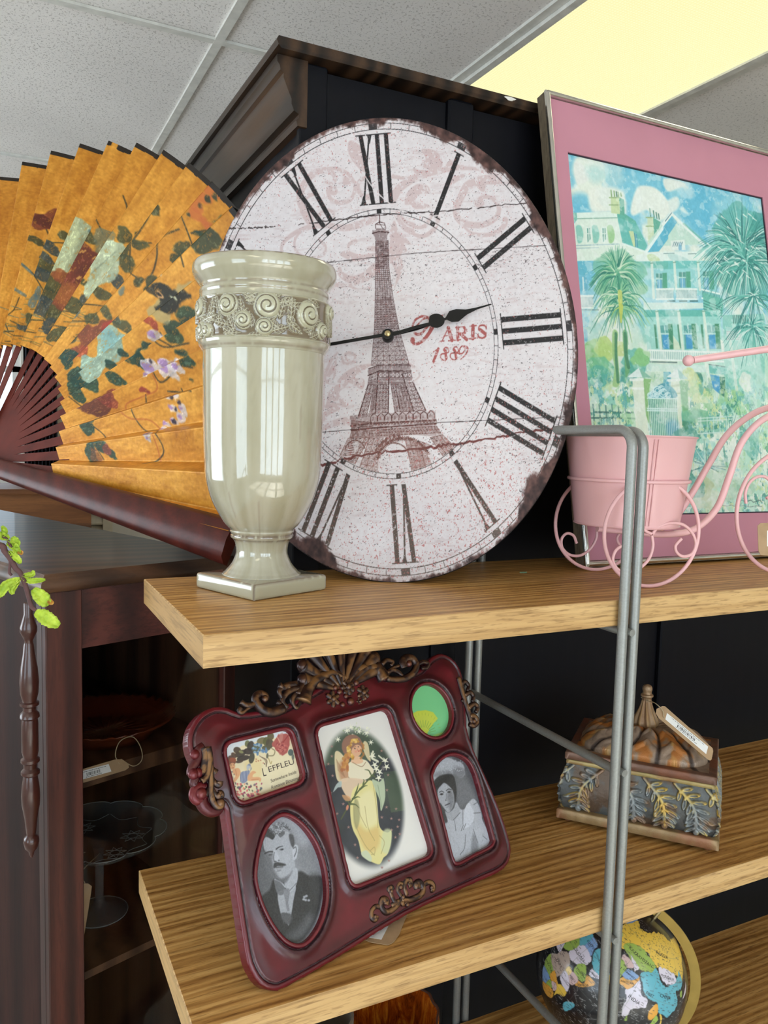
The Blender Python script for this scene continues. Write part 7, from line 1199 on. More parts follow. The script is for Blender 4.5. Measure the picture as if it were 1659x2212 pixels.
def woman(c, P_, L_, E_):
    c.C = np.ones_like(c.C)*np.array(gp(86)); c.C += ((vnoise(c.X+1, c.Y+1, 24, 6, 3)-.5)*30)[..., None]; P_([(560, 620), (720, 520), (860, 700), (960, 900), (760, 1000), (620, 1060)], 120, .8, .008); P_([(120, 800), (240, 900), (400, 1200), (380, 1340), (260, 1320)], 58, .8, .004)
    P_([(95, 560), (120, 380), (200, 240), (330, 150), (440, 150), (560, 190), (680, 270), (730, 380), (720, 480), (620, 500), (520, 420), (360, 430), (230, 480), (150, 600), (110, 700)], 178, .97, .0015, .003); P_([(520, 320), (680, 330), (740, 440), (640, 560), (540, 560), (500, 420)], 112, .8, .004); P_([(160, 440), (300, 380), (480, 380), (420, 460), (220, 500)], 120, .7, .003)
    for i in range(60): r2 = np.random.default_rng(i+5); x, y = r2.uniform(130, 700), r2.uniform(180, 420); L_([(x, y), (x+r2.uniform(-24, 24), y+r2.uniform(-20, 20))], (206, 150, 190)[i % 3], .0012, .5)
    P_([(140, 640), (180, 540), (280, 470), (420, 440), (520, 480), (560, 620), (575, 780), (555, 960), (520, 900), (470, 700), (340, 600), (250, 720), (220, 840), (180, 740)], 44, .98, .0012)
    P_([(225, 740), (300, 640), (350, 605), (420, 650), (500, 740), (530, 880), (520, 1000), (470, 1110), (420, 1150), (370, 1100), (290, 990), (240, 900)], 176, .98, .001); P_([(400, 820), (470, 720), (530, 860), (520, 1000), (460, 1110), (430, 1000)], 112, .75, .004); P_([(210, 850), (240, 850), (275, 960), (250, 970)], 168, .9)
    E_(300, 810, 34, 17, 60, -.15); E_(300, 812, 13, 13, 24); E_(435, 770, 32, 16, 60, -.15); E_(437, 770, 12, 12, 24); L_([(260, 775), (300, 755), (340, 775)], 66, .0013); L_([(385, 745), (430, 715), (480, 730)], 60, .0013); L_([(385, 800), (392, 870), (375, 915)], 112, .0010, .7); E_(375, 922, 14, 6, 76); E_(405, 1000, 46, 12, 86, -.45); L_([(360, 1015), (400, 1000), (455, 975)], 50, .0008); E_(410, 1045, 30, 8, 120, -.4, .7)
    P_([(365, 1130), (420, 1160), (520, 1080), (570, 960), (640, 1080), (720, 1080), (790, 970), (870, 900), (930, 930), (1000, 1060), (1040, 1260), (1140, 1480), (1190, 1700), (1100, 1800), (560, 2060), (470, 2020), (280, 1400), (290, 1300), (350, 1310), (370, 1345), (410, 1300)], 190, .98, .0012)
    P_([(370, 1130), (440, 1160), (530, 1080), (570, 990), (640, 1110), (540, 1290), (420, 1260)], 168, .9); P_([(730, 1080), (790, 975), (850, 1010), (895, 1120), (890, 1260), (840, 1370), (740, 1440), (700, 1400)], 206, .98); P_([(820, 990), (880, 900), (1000, 1080), (1040, 1260), (960, 1460), (880, 1380), (900, 1150)], 184, .9); P_([(880, 1540), (960, 1700), (960, 1860), (840, 1880)], 120, .7, .003)
    for a_ in ([(510, 1290), (640, 1150)], [(540, 1300), (560, 1480)], [(700, 1380), (660, 1480)], [(745, 1350), (700, 1460)], [(740, 1560), (720, 1800), (640, 1920)], [(890, 1160), (1010, 1150)], [(890, 1000), (960, 960)], [(880, 1450), (960, 1700)], [(1060, 1580), (1130, 1640)], [(690, 1080), (690, 1360)]): L_(list(a_), 96, .0011, .75)
    for i in range(70): r2 = np.random.default_rng(i+55); x, y = r2.uniform(330, 1100), r2.uniform(1300, 1980); L_([(x, y), (x+r2.uniform(-14, 14), y+r2.uniform(10, 44))], 150, .0007, .5)
portrait(oD, C6b, 'man_portrait', man); portrait(oE, C7b, 'woman_portrait', woman)
for nm, lb in (('green_fan_card', 'green card with a yellow fan in the round opening'), ('verse_card', 'flowered verse card in the upper left opening'), ('angel_card', 'angel card in the tall centre opening'), ('man_portrait', 'grey portrait of a moustached man in the oval opening'), ('woman_portrait', 'grey portrait of a woman in white in the arched opening')):
    for o_ in pfr.children:
        if o_.name == nm: o_['label'] = lb
# kraft tag peeping out under the frame, lying on the shelf
TP = Plane((0, 0, -.5955), (1, 0, 0), (0, 1, 0)); tag_thing('price_tag', TP, [(770, 2010), (880, 1975), (874, 1990), (862, 2020), (850, 2036), (838, 2042), (800, 2036), (775, 2026)], 'kraft price tag lying on the middle shelf, half hidden under the burgundy frame', 'price tag', [(780, 2015), (842, 1996), (824, 2031), (794, 2026)], bars=False, string=[TP.W(*TP.L((790, 1990)), .001), TP.W(*TP.L((775, 1975)), .002), TP.W(*TP.L((760, 1965)), .001)])
# ================================================================== gilt trinket box
zt_ = -.48; bFL, bFR, bBR, bBL = [onz(x, y, zt_) for x, y in ((1221, 1622), (1550, 1680), (1542, 1584.5), (1257, 1544))]
be_x = norm((bFR-bFL)*[1, 1, 0]); be_y = np.array([-be_x[1], be_x[0], 0]); bw = np.linalg.norm(bFR-bFL); bd = .176; bc = (bFL+bFR)/2+be_y*bd/2; BZ = -.597
BX = np.array([bc[0], bc[1], BZ]); RB = T4(BX, basis(be_x, be_y, ez)); box = thing('trinket_box', BX, 'gilded blue-grey casket with carved acanthus leaves and a knob lid on the middle shelf', 'trinket box')
t = NT('gilt_patina'); col = t.attr(); v = t.coord(); nz = t.noise(v, 260, 4, .6); t.bump(nz, .5, .0012); m_gp = t.set(col, .42, .25, .6)
def pat(shape_like_x, y, base, rust, amt=.5, seed=1):
    n = vnoise(shape_like_x*1.0+5, y+5, 36, seed, 4); n2 = vnoise(shape_like_x+9, y+9, 110, seed+1, 3); c = np.array(base, float)+(n2-.5)[..., None]*np.array([50, 46, 44]); a = (sstep(.5, .64, n)*amt)[..., None]; return c*(1-a)+np.array(rust, float)*a
def vbox(name, hx, hy, z0, z1, base, rust, seed, parent=box, r_=.0012, amt=.6):
    n = 40; u = np.linspace(-1, 1, n); sq = np.concatenate([np.c_[u, -np.ones(n)], np.c_[np.ones(n), u], np.c_[u[::-1], np.ones(n)], np.c_[-np.ones(n), u[::-1]]]); rows = [(z0, r_*3, 1), (z0, r_, 1), (z0+r_, 0, 1), (z1-r_, 0, 1), (z1, r_, 1), (z1, r_*3, 1)]; V = []
    V.append(np.c_[sq*.0005, np.full(len(sq), z0)])
    for z_, o_, _ in rows: V.append(np.c_[sq*[hx-o_, hy-o_], np.full(len(sq), z_)])
    V.append(np.c_[sq*.0005, np.full(len(sq), z1)]); V = np.array(V); c = pat(V[..., 0]+V[..., 2]*.7, V[..., 1]+V[..., 2], base, rust, amt, seed); W_ = V.reshape(-1, 3) @ RB[:3, :3].T+BX
    return gridmesh(name, W_, len(V), len(sq), m_gp, parent, lin_a(np.clip(c, 0, 255)).reshape(-1, 3), True, smooth=False)
hx, hy = bw/2, bd/2
vbox('base_plate', hx+.008, hy+.008, .0085, .024, (158, 132, 94), (150, 92, 68), 3); vbox('box_rim', hx-.002, hy-.002, .0965, .1035, (172, 152, 100), (134, 90, 64), 5); vbox('lid_plate', hx, hy, .1042, .1165, (116, 86, 72), (134, 78, 54), 7)
for sx_ in (-1, 1):
    for sy_ in (-1, 1): q = BX+be_x*(hx-.008)*sx_+be_y*(hy-.008)*sy_; MB().ball(q+ez*.0053, .0053, 0, 16, (1.2, 1.2, 1)).build('ball_foot', plain('copper_foot', (150, 104, 76), .4, .4), box, smooth=True)
hb0, hb1 = .0235, .0970
def side(e1, nrm, half, off, seed, nm):
    L_ = half*2; g_ = Canvas(-half-.002, 0, half+.002, hb1-hb0, .0010, 0.0, flat=True); gold = Canvas(-half-.002, 0, half+.002, hb1-hb0, .0010, 0.0, flat=True); r_ = np.random.default_rng(seed); hh = hb1-hb0; N = 5
    for i in range(N+1):
        x0 = -half+L_*(i+.0)/N; sgn = 1 if i >= 2 else -1; top_ = np.array([x0-.014*sgn, hh*.97]); bot = np.array([x0+.020*sgn, hh*.06]); mid_ = (top_+bot)/2+np.array([.012*sgn, .004]); S = spline([top_, mid_, bot], 12)
        g_.line(S, .0042, .0026, 1, .001, .006, 'max'); gold.line(S+[.0006, .0006], .0012, .5, 1, .0006, .002, 'max')
        for k in range(3, len(S)-2, 3):
            p = S[k]; tt_ = k/len(S); tg = norm(S[k+1]-S[k-1]); 
            for s_ in (-1, 1):
                nn = np.array([-tg[1], tg[0]])*s_; dr = norm(nn*.9+tg*.75); l_ = (.0120+.007*math.sin(PI*tt_))*r_.uniform(.85, 1.15); c = p+dr*l_*.75; e1_ = dr
                P_ = np.array([p+nn*.001, p+dr*l_*.5+nn*.0046, p+dr*l_*1.0+nn*.0036, p+dr*l_*1.22, p+dr*l_*1.0-nn*.0036, p+dr*l_*.5-nn*.0034]); g_.poly(P_, .0030, .0009, 1, 0, 1, 5, 'max'); Pc = P_.mean(0); g_.poly(Pc+(P_-Pc)*.55, .0012, .0008, 1, 0, 1, 5, 'mix')
                PP = spline(P_, 5, True); gold.line(np.vstack([PP, PP[:1]]), .0009, r_.uniform(.25, 1.0), 1, .0006, None, 'max')
        g_.ell(bot, .0045, .0045, .0042, .001, 1, 0, 'max')
    H = g_.C[..., 0]; X, Y = g_.X, g_.Y; t_ = Y/hh; bulge = .0090*np.sin(PI*np.clip(t_, 0, 1)**.8)-.003*t_; D = off-.004+bulge+H*1.7+(vnoise(X+4, Y+4, 90, seed, 3)-.5)*.0012
    V = BX+ez*hb0+(np.clip(X, -half, half)*(1+.0*t_)+np.sign(X)*0)[..., None]*e1+Y[..., None]*ez+D[..., None]*nrm
    k = np.clip((np.abs(X)-(half-.006))/.006, 0, 1)[..., None]; V = V+np.sign(X)[..., None]*e1*k*(bulge)[..., None]
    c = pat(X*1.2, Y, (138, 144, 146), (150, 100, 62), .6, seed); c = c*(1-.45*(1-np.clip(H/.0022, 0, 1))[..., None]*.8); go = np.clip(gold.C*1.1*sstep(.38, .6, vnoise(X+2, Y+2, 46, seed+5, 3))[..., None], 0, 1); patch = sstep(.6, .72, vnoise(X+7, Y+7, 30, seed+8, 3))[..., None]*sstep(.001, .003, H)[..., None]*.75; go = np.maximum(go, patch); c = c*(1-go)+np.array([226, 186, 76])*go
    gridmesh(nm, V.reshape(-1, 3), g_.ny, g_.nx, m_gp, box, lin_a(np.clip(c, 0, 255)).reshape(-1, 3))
side(be_x, -be_y, hx, hy, 11, 'carved_side'); side(be_y, be_x, hy, hx, 12, 'carved_side'); side(-be_x, be_y, hx, hy, 13, 'carved_side'); side(-be_y, -be_x, hy, hx, 14, 'carved_side')
# lid: four drooping rows of carved leaves rising to the knob
n1_, n2_ = 230, 190; u = np.linspace(-1, 1, n1_); v2 = np.linspace(-1, 1, n2_); Uu, Vv2 = np.meshgrid(u, v2); qq = np.maximum(np.abs(Uu), np.abs(Vv2)); rr4 = (np.abs(Uu)**3.2+np.abs(Vv2)**3.2)**(1/3.2); ph = np.arctan2(Vv2, Uu)
dome = .034*np.clip(1-rr4**1.6, 0, 1)**.62; tw_ = ph*13+rr4*4.6; ridge = np.abs(np.sin(tw_*.5)); lf = (ridge**.7)*.0100*np.clip(1-rr4, 0, 1)**.25*sstep(.12, .4, rr4); scal = .0032*np.maximum(0, np.cos(rr4*17-np.abs(np.cos(tw_*.5))*2.2))*sstep(.25, .5, rr4)*(rr4 < .97)
Hl = (dome+lf+scal)*(rr4 < .985); V = BX+ez*.1166+Uu[..., None]*be_x*(hx-.012)+Vv2[..., None]*be_y*(hy-.012)+Hl[..., None]*ez
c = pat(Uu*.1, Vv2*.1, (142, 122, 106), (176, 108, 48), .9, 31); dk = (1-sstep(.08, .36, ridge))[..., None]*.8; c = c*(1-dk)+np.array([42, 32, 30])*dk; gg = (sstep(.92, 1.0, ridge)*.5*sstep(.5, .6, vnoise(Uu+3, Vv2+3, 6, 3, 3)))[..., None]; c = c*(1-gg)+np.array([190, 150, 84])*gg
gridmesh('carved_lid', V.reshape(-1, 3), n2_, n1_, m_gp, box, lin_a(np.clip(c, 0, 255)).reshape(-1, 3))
fz = .1166+.030; fp_ = spline([(.004, 0), (.016, .002), (.0185, .008), (.0165, .016), (.0120, .026), (.0085, .036), (.0072, .044), (.0078, .047), (.0100, .049), (.0094, .0515), (.0072, .053), (.0070, .056), (.0078, .060), (.0062, .065), (.0004, .0675)], 5); k = 72; tt2 = np.arange(k)*2*PI/k; Z2, T2 = np.meshgrid(fp_[:, 1], tt2, indexing='ij'); R2 = np.repeat(fp_[:, :1], k, 1)*(1+.11*np.cos(T2*9+Z2*60)*(1-sstep(.040, .046, Z2)))
sc_f = 1.06; V = BX+np.stack([R2*np.cos(T2), R2*np.sin(T2), fz+Z2*sc_f], -1); c = pat(T2*.05, Z2, (150, 122, 92), (136, 96, 64), .5, 41); g3 = (sstep(.4, 1, np.cos(T2*9+Z2*60))*.5*(Z2 < .04))[..., None]; c = c*(1-g3)+np.array([176, 140, 84])*g3; gridmesh('lid_knob', V.reshape(-1, 3), len(fp_), k, m_gp, box, lin_a(np.clip(c, 0, 255)).reshape(-1, 3), True)
# its price tag, tied to the knob and lying over the lid
kn = BX+ez*(fz+.040); vw = norm(-(BX+ez*.15)); tp0 = kn+vw*.022; tpl = Plane(tp0, norm(np.cross(vw*-1, ez)*1.0), np.cross(norm(np.cross(-vw, ez)), -vw)) ; 
tpl = Plane(tp0+vw*.030, norm(np.cross(-vw, ez)), norm(np.cross(norm(np.cross(-vw, ez)), -vw)))
C33 = ((1140, 1400), 3.197); tq = lambda P_: [(C33[0][0]+x/C33[1], C33[0][1]+y/C33[1]) for x, y in P_]
tag_thing('price_tag', tpl, tq([(884, 450), (890, 420), (930, 400), (948, 402), (1276, 690), (1281, 712), (1270, 768), (1262, 776), (1246, 772), (905, 484)]), 'kraft price tag with barcode tied to the knob of the gilded box', 'price tag', tq([(962, 448), (1246, 680), (1232, 732), (950, 492)]), string=[tpl.W(*tpl.L(tq([(938, 478)])[0]), .0015), tpl.W(*tpl.L(tq([(930, 430)])[0]), .003), tpl.W(*tpl.L(tq([(880, 380)])[0]), -.004), BX+ez*(fz+.044)+vw*.009, BX+ez*(fz+.048)-be_x*.009, BX+ez*(fz+.044)+vw*.0095+be_x*.002])

# ================================================================== globe
gc = ony(1317.77, 2094.84, .87); grd = .1121; RG = np.array([[-.7965, -.4553, .3978], [.3259, -.8775, -.3517], [.5092, -.1505, .8474]])
glb = thing('globe', (gc[0], gc[1], -.995), 'black-ocean political globe with a brass half ring on the lowest shelf', 'globe')
gw = Canvas(-180, -90, 180, 90, .5, (26, 26, 30)); gw.C += ((vnoise(gw.X*.1+50, gw.Y*.1+50, 3, 71, 3)-.5)*8)[..., None]
LIL, GRN, YEL, ORG, BLU, TAN, TEL, PNK, LGR = (214, 206, 222), (150, 178, 84), (226, 188, 78), (222, 160, 64), (128, 160, 206), (178, 158, 146), (96, 172, 190), (206, 176, 176), (176, 200, 130)
def land(pts, col, wob=1.0): gw.poly([(b_, a_) for a_, b_ in pts], (30, 30, 34), .4, .5, wob, int(pts[0][0]*7+pts[0][1]) % 97+1, 3); gw.poly([(b_, a_) for a_, b_ in pts], col, .35, 1.0, wob, int(pts[0][0]*7+pts[0][1]) % 97+1, 3)
land([(77, 104), (73, 70), (69, 60), (68, 44), (70, 30), (60, 28), (52, 32), (46, 40), (44, 48), (51, 52), (54, 62), (55, 72), (50, 88), (50, 100), (50, 118), (44, 131), (54, 141), (60, 160), (66, 178), (71, 160), (72, 130)], YEL, 2); land([(60, 5), (71, 26), (66, 24), (60, 30), (54, 20), (54, 8), (48, -4), (43, -9), (36, -8), (37, -1), (43, 4), (44, 9), (38, 16), (45, 14), (40, 20), (37, 23), (41, 28), (46, 30), (52, 30)], TAN, 1.5); land([(55, 8), (54, 24), (50, 23), (47, 15), (50, 8)], ORG); land([(52, 24), (52, 38), (47, 39), (45, 30), (48, 23)], LGR); land([(70, 20), (70, 30), (60, 30), (60, 22), (65, 14), (58, 6), (62, 5)], BLU)
land([(55, 62), (54, 72), (50, 86), (43, 82), (42, 72), (41, 67), (44, 56), (46, 48), (51, 50)], GRN); land([(42, 53), (41, 66), (36, 61), (37, 54)], PNK); land([(42, 70), (45, 58), (40, 66), (38, 68)], LIL); land([(49, 87), (42, 96), (41, 106), (47, 120), (40, 124), (39, 118), (30, 122), (22, 114), (21, 108), (24, 98), (28, 97), (28, 86), (35, 78), (40, 74), (45, 82)], TEL, 1.5); land([(50, 90), (52, 98), (50, 114), (46, 118), (42, 106), (44, 96)], LIL); land([(48, 122), (52, 126), (44, 131), (40, 124), (46, 118)], TEL)
land([(36, 74), (33, 78), (28, 82), (27, 88), (22, 89), (20, 86), (15, 80), (10, 80), (8, 77), (14, 74), (20, 73), (24, 69), (29, 73)], LIL, .8); land([(37, 72), (36, 75), (30, 73), (25, 70), (25, 62), (30, 63), (32, 70)], ORG, .6); land([(37, 66), (37, 73), (33, 71), (30, 66), (30, 61), (35, 61)], BLU, .5); land([(39, 48), (38, 55), (36, 61), (30, 61), (25, 61), (27, 55), (30, 49), (34, 45), (39, 44)], GRN, .7); land([(37, 42), (33, 46), (30, 47), (29, 44), (33, 39)], PNK, .5); land([(41, 29), (42, 42), (37, 43), (37, 30)], ORG, .6); land([(32, 39), (29, 46), (25, 50), (24, 55), (19, 52), (17, 46), (21, 39), (28, 35)], TEL, .6); land([(17, 43), (18, 52), (14, 48), (12.8, 44)], LIL, .4); land([(25, 56), (22, 60), (17, 55), (20, 52)], YEL, .4)
land([(31.5, 25), (31, 33), (27, 34), (22, 36), (22, 25)], BLU, .5); land([(22, 24), (22, 37), (15, 38), (10, 34), (8, 25), (14, 22)], LIL, .6); land([(33, 10), (32, 25), (20, 25), (23, 12), (30, 9)], TEL, .6); land([(23, 14), (20, 24), (10, 22), (8, 15), (14, 13)], GRN, .6); land([(15, 37), (14, 40), (9, 44), (5, 44), (4, 38), (6, 34), (11, 34)], GRN, .5); land([(11.5, 43), (12, 51), (5, 48), (-1, 42), (3, 41), (5, 45), (9, 44)], ORG, .4); land([(4, 34), (4, 41), (-1, 41), (-4, 39), (-1, 34)], PNK, .4); land([(9, 24), (5, 30), (0, 30), (-8, 29), (-12, 27), (-9, 18), (-5, 12), (0, 17), (5, 18)], TAN, .8); land([(4, 30), (4, 34), (-1, 34), (-1, 30)], YEL, .3); land([(-1, 30), (-1, 34), (-5, 39), (-11, 40), (-10, 34), (-8, 30)], LIL, .5); land([(-5, 12), (-8, 17), (-11, 24), (-17, 23), (-17, 12)], GRN, .5); land([(-9, 24), (-12, 30), (-15, 33), (-18, 26), (-15, 22)], ORG, .5); land([(-11, 34), (-11, 40), (-16, 40), (-20, 35), (-26, 33), (-20, 33), (-15, 31)], YEL, .5); land([(-15, 30), (-18, 33), (-22, 31), (-18, 26)], PNK, .4); land([(-18, 12), (-18, 24), (-28, 20), (-28, 16)], BLU, .5); land([(-18, 24), (-22, 29), (-27, 22)], GRN, .4); land([(-27, 20), (-22, 30), (-28, 33), (-34, 27), (-34, 19), (-29, 17)], ORG, .6); land([(-12, 49), (-16, 50), (-25, 47), (-22, 43), (-16, 44)], TEL, .4)
land([(37, -2), (33, 10), (23, 12), (20, 4), (28, -8), (35, -3)], YEL, .6); land([(28, -8), (20, 4), (14, -4), (15, -16), (21, -17)], ORG, .7); land([(23, 5), (20, 14), (12, 13), (12, 3), (15, -3)], PNK, .6); land([(12, 3), (13, 13), (5, 9), (6, 3)], GRN, .5); land([(10, -13), (10, 2), (5, 1), (5, -8)], BLU, .6); land([(12, 14), (3, 18), (3, 10), (6, 9)], LIL, .4)
land([(28, 97), (22, 101), (16, 98), (16, 95), (21, 93)], ORG, .4); land([(20, 100), (18, 104), (13, 102), (7, 100), (13, 99)], GRN, .4); land([(22, 103), (20, 107), (12, 109), (10, 105), (16, 107)], YEL, .3); land([(10, 80), (7, 82), (6, 80.5), (8, 79.8)], GRN, .2); land([(5, 95), (-5, 105), (-3, 101), (2, 98)], ORG, .3); land([(6, 117), (-3, 115), (0, 109), (3, 112)], PNK, .4); land([(-12, 131), (-12, 142), (-28, 153), (-38, 146), (-32, 133), (-35, 117), (-22, 114)], ORG, 1); land([(43, 142), (36, 140), (33, 131), (40, 139)], LIL, .3); land([(38, 125), (39, 129), (35, 129), (35, 126)], GRN, .2)
land([(70, -160), (60, -140), (48, -124), (30, -114), (20, -104), (15, -92), (25, -98), (30, -90), (26, -81), (40, -74), (46, -60), (60, -66), (68, -90), (70, -130)], YEL, 2); land([(10, -74), (0, -50), (-8, -35), (-24, -44), (-40, -62), (-54, -70), (-30, -71), (-5, -80)], GRN, 1.5)
for la_ in range(-75, 76, 15): gw.line([(x, la_) for x in range(-180, 181, 60)], .35, (120, 120, 118), .35, .3)
for lo_ in range(-180, 180, 15): gw.line([(lo_, -85), (lo_, 85)], .35, (120, 120, 118), .35, .3)
r_ = np.random.default_rng(17)
lum = gw.C.mean(-1)
for i in range(1500):
    x, y = r_.uniform(0, 150), r_.uniform(-45, 74); ii = int((x+180)/.5); jj = int((y+90)/.5); l_ = r_.uniform(1.0, 3.0); on = lum[jj, ii] > 60
    a_ = r_.normal(.0, .12) if on or r_.random() < .5 else r_.uniform(-1, 1.2); gw.line([(x, y), (x+l_*math.cos(a_), y+l_*math.sin(a_))], .35, (58, 52, 54) if on else (196, 196, 196), .7, .25)
for la_, lo_ in ((5, 60), (-12, 62), (8, 66)): gw.line([(lo_, la_), (lo_+12, la_+14), (lo_+16, la_+5), (lo_+4, la_-6), (lo_, la_)], .35, (196, 196, 196), .7, .25)
NLo, NLa = gw.nx, gw.ny; LO, LA = np.radians(gw.X), np.radians(gw.Y)
def gpos(lo, la, r): d = np.stack([np.cos(la)*np.cos(lo), np.cos(la)*np.sin(lo), np.sin(la)], -1); return gc+r*(d @ RG.T)
t = NT('globe_paper'); col = t.attr(); m_gl = t.set(col, .32, 0, .5, .35, .1)
gridmesh('globe_ball', gpos(LO, LA, grd).reshape(-1, 3), NLa, NLo, m_gl, glb, lin_a(np.clip(gw.C, 0, 255)).reshape(-1, 3))
b = MB()
def glabel(tx, la, lo, h, rot=0.0, m=0):
    V, Fc = textmesh(tx); V = V*h; V = V-[(V[:, 0].max()+V[:, 0].min())/2, h*.35]; c_, s_ = math.cos(rot), math.sin(rot); x = V[:, 0]*c_-V[:, 1]*s_; y = V[:, 0]*s_+V[:, 1]*c_; b.add(gpos(np.radians(lo+x/math.cos(math.radians(la))), np.radians(la+y), grd+.0002), Fc, m)
for a_ in (('INDIA', 22, 78.5, 3.6), ('CHINA', 34, 104, 3.4), ('TIBET', 31, 88, 2.8), ('RUSSIA', 60, 95, 3.6), ('KAZAKHSTAN', 48.5, 67, 3.0), ('AFGHANISTAN', 33.8, 66.6, 1.8), ('PAKISTAN', 28.5, 67.5, 2.0, .5), ('SAUDI ARABIA', 24, 45, 2.0, -.4), ('YEMEN', 15.6, 47.5, 1.9), ('MONGOLIA', 46.5, 104, 2.6), ('IRAN', 33, 54, 3.0), ('EUROPE', 50, 19, 5.0)): glabel(*a_)
b.build('map_lettering', m_ink, glb)
for a_ in (('ZAIRE', -2, 23, 3.0), ('ANGOLA', -12, 17, 2.6), ('KENYA', 1, 37.8, 1.8), ('TANZANIA', -6, 34.5, 1.7), ('SOMALIA', 4, 45.5, 2.2, .9), ('ETHIOPIA', 8.5, 39.5, 2.0), ('SUDAN', 16, 30, 3.0), ('EGYPT', 27, 29.5, 2.6)): b = MB(); glabel(*a_); b.build('map_lettering', m_ink, glb)
gN = RG @ np.array([0, 0, 1.]); gv = norm(-gc); gE = norm(np.cross(gN, gv)); gE = gE if gE @ CM[0] > 0 else -gE; gV = norm(np.cross(gE, gN)); gV = gV if gV @ gv > 0 else -gV
m_ring = plain('brass_ring', (176, 150, 84), .35, .8, .5, 0, .04, 40); b = MB(); rows = []; gE2 = norm(gE*.93-gV*.36)
gV2 = norm(np.cross(gE2, gN))
for a_ in np.linspace(-.06, PI+.06, 80):
    d_ = gN*math.cos(a_)+gE2*math.sin(a_); rows.append([gc+d_*grd*1.035+gV2*.0012, gc+d_*grd*1.165+gV2*.0012, gc+d_*grd*1.165-gV2*.0012, gc+d_*grd*1.035-gV2*.0012])
V = np.array(rows).reshape(-1, 3); b.add(V, [(i*4+j, i*4+(j+1) % 4, (i+1)*4+(j+1) % 4, (i+1)*4+j) for i in range(79) for j in range(4)]+[(0, 1, 2, 3), (79*4+3, 79*4+2, 79*4+1, 79*4)]); o = b.build('meridian_ring', m_ring, glb); bm = bmesh.new(); bm.from_mesh(o.data); bmesh.ops.recalc_face_normals(bm, faces=bm.faces); bm.to_mesh(o.data); bm.free()
for s_ in (1, -1): MB().tube([gc+gN*s_*grd*.98, gc+gN*s_*grd*1.13], .0028, 0, 10).build('axis_pin', m_brass, glb, auto=50)
sb = gc+(-gN*math.cos(.55)+gE2*math.sin(.55))*grd*1.15; MB().lathe([(.068, 0), (.072, .003), (.070, .008), (.040, .014), (.012, .020), (.009, .030)], (gc[0]+.01, gc[1], -.995), 0, 40).build('globe_base', m_ring, glb, auto=40); MB().tube([(gc[0]+.01, gc[1], -.967), (sb+np.array([gc[0]+.01, gc[1], -.967]))/2+[0, 0, -.004], sb], .006, 0, 12).build('globe_stem', m_ring, glb, auto=50)

# ================================================================== glass dishes in the cabinet
Zs1, Zs2 = A0[2]+s1t, A0[2]+s2t
m_amb = glassm('amber_glass', (.70, .30, .18), .08, gl=1.0); m_clr = plain('clear_pressed_glass', (150, 158, 158), .06, 0, .9); m_amb = plain('amber_glass', (128, 58, 30), .12, 0, .9); m_clr.node_tree.nodes['Principled BSDF'].inputs['Alpha'].default_value = .2; m_amb.node_tree.nodes['Principled BSDF'].inputs['Alpha'].default_value = .6
def ondepth(x, y, z): return onz(x, y, z)
ar = .112; pr_ = onz(388, 1566, Zs1+.028); ac = pr_+np.array([-ar*.985, .02, 0]); ac[2] = Zs1; ac[:2] = (A0+ex*.175+ey*.17)[:2]
amb = thing('amber_glass_dish', ac, 'amber pressed-glass dish with a toothed rim on the upper cabinet shelf', 'glass dish')
k = 36*6; tt3 = np.arange(k)*2*PI/k; saw = ((tt3*36/(2*PI)) % 1); rows = []
for r_1, z_, am in ((.0005, .004, 0), (.05, .004, 0), (.075, .006, .0008), (.080, .010, .001), (.092, .024, .0025), (.104, .031, .0045), (.1115, .033, .006), (.1100, .030, .006), (.100, .026, .004), (.086, .014, .002), (.078, .0025, 0), (.0005, .0012, 0)): rr = r_1+am*(saw-.5); rows.append(np.c_[rr*np.cos(tt3), rr*np.sin(tt3), z_+am*.9*(saw-.5)])
gridmesh('dish', (np.array(rows)+ac).reshape(-1, 3), len(rows), k, m_amb, amb, None, True, smooth=False)
b = MB()
for i in range(24): a_ = i*2*PI/24; b.tube([ac+[.02*math.cos(a_), .02*math.sin(a_), .0052], ac+[.074*math.cos(a_), .074*math.sin(a_), .0062]], [.0008, .0018], 0, 5)
o = b.build('sunburst_ribs', m_amb, amb, smooth=True)
hnd = MB().tube(spline([ac+ex*-.108+ez*.03, ac+ex*-.118+ey*.01+ez*.04, ac+ex*-.122+ez*.034, ac+ex*-.116-ey*.012+ez*.03], 5), .0035, 0, 8).build('dish_handle', m_amb, amb, smooth=True)
tgP = Plane(onp(200, 1660, A0+ey*(FP+.030), -ey), ex, ez); tagq = [(160, 1672), (168, 1664), (250, 1640), (262, 1640), (277, 1650), (278, 1658), (270, 1664), (176, 1692), (160, 1696)]
tpc = Plane(A0+ey*(FP+.024), ex, ez); tag_thing('price_tag', tpc, tagq, 'kraft barcode price tag tied to the amber dish inside the cabinet', 'price tag', [(166, 1668), (234, 1650), (240, 1666), (168, 1686)], string=[tpc.W(*tpc.L((257, 1650)), .001), tpc.W(*tpc.L((252, 1632)), -.004), tpc.W(*tpc.L((268, 1606)), -.012), tpc.W(*tpc.L((298, 1598)), -.016), tpc.W(*tpc.L((314, 1620)), -.014), tpc.W(*tpc.L((312, 1645)), -.008), tpc.W(*tpc.L((290, 1656)), -.003), tpc.W(*tpc.L((262, 1640)), -.001)])
cs_r = .108; csC = A0+ex*.165+ey*.175; csC[2] = Zs2; zt2 = onp(404, 1745, csC+ex*cs_r, -ey)[2]-Zs2; zt2 = max(.085, min(.13, zt2))
cks = thing('cake_stand', csC, 'clear pressed-glass cake stand with scalloped rim on the lower cabinet shelf', 'cake stand')
k = 240; tt3 = np.arange(k)*2*PI/k; sc3 = np.abs(np.sin(tt3*5))**.6; rows = []
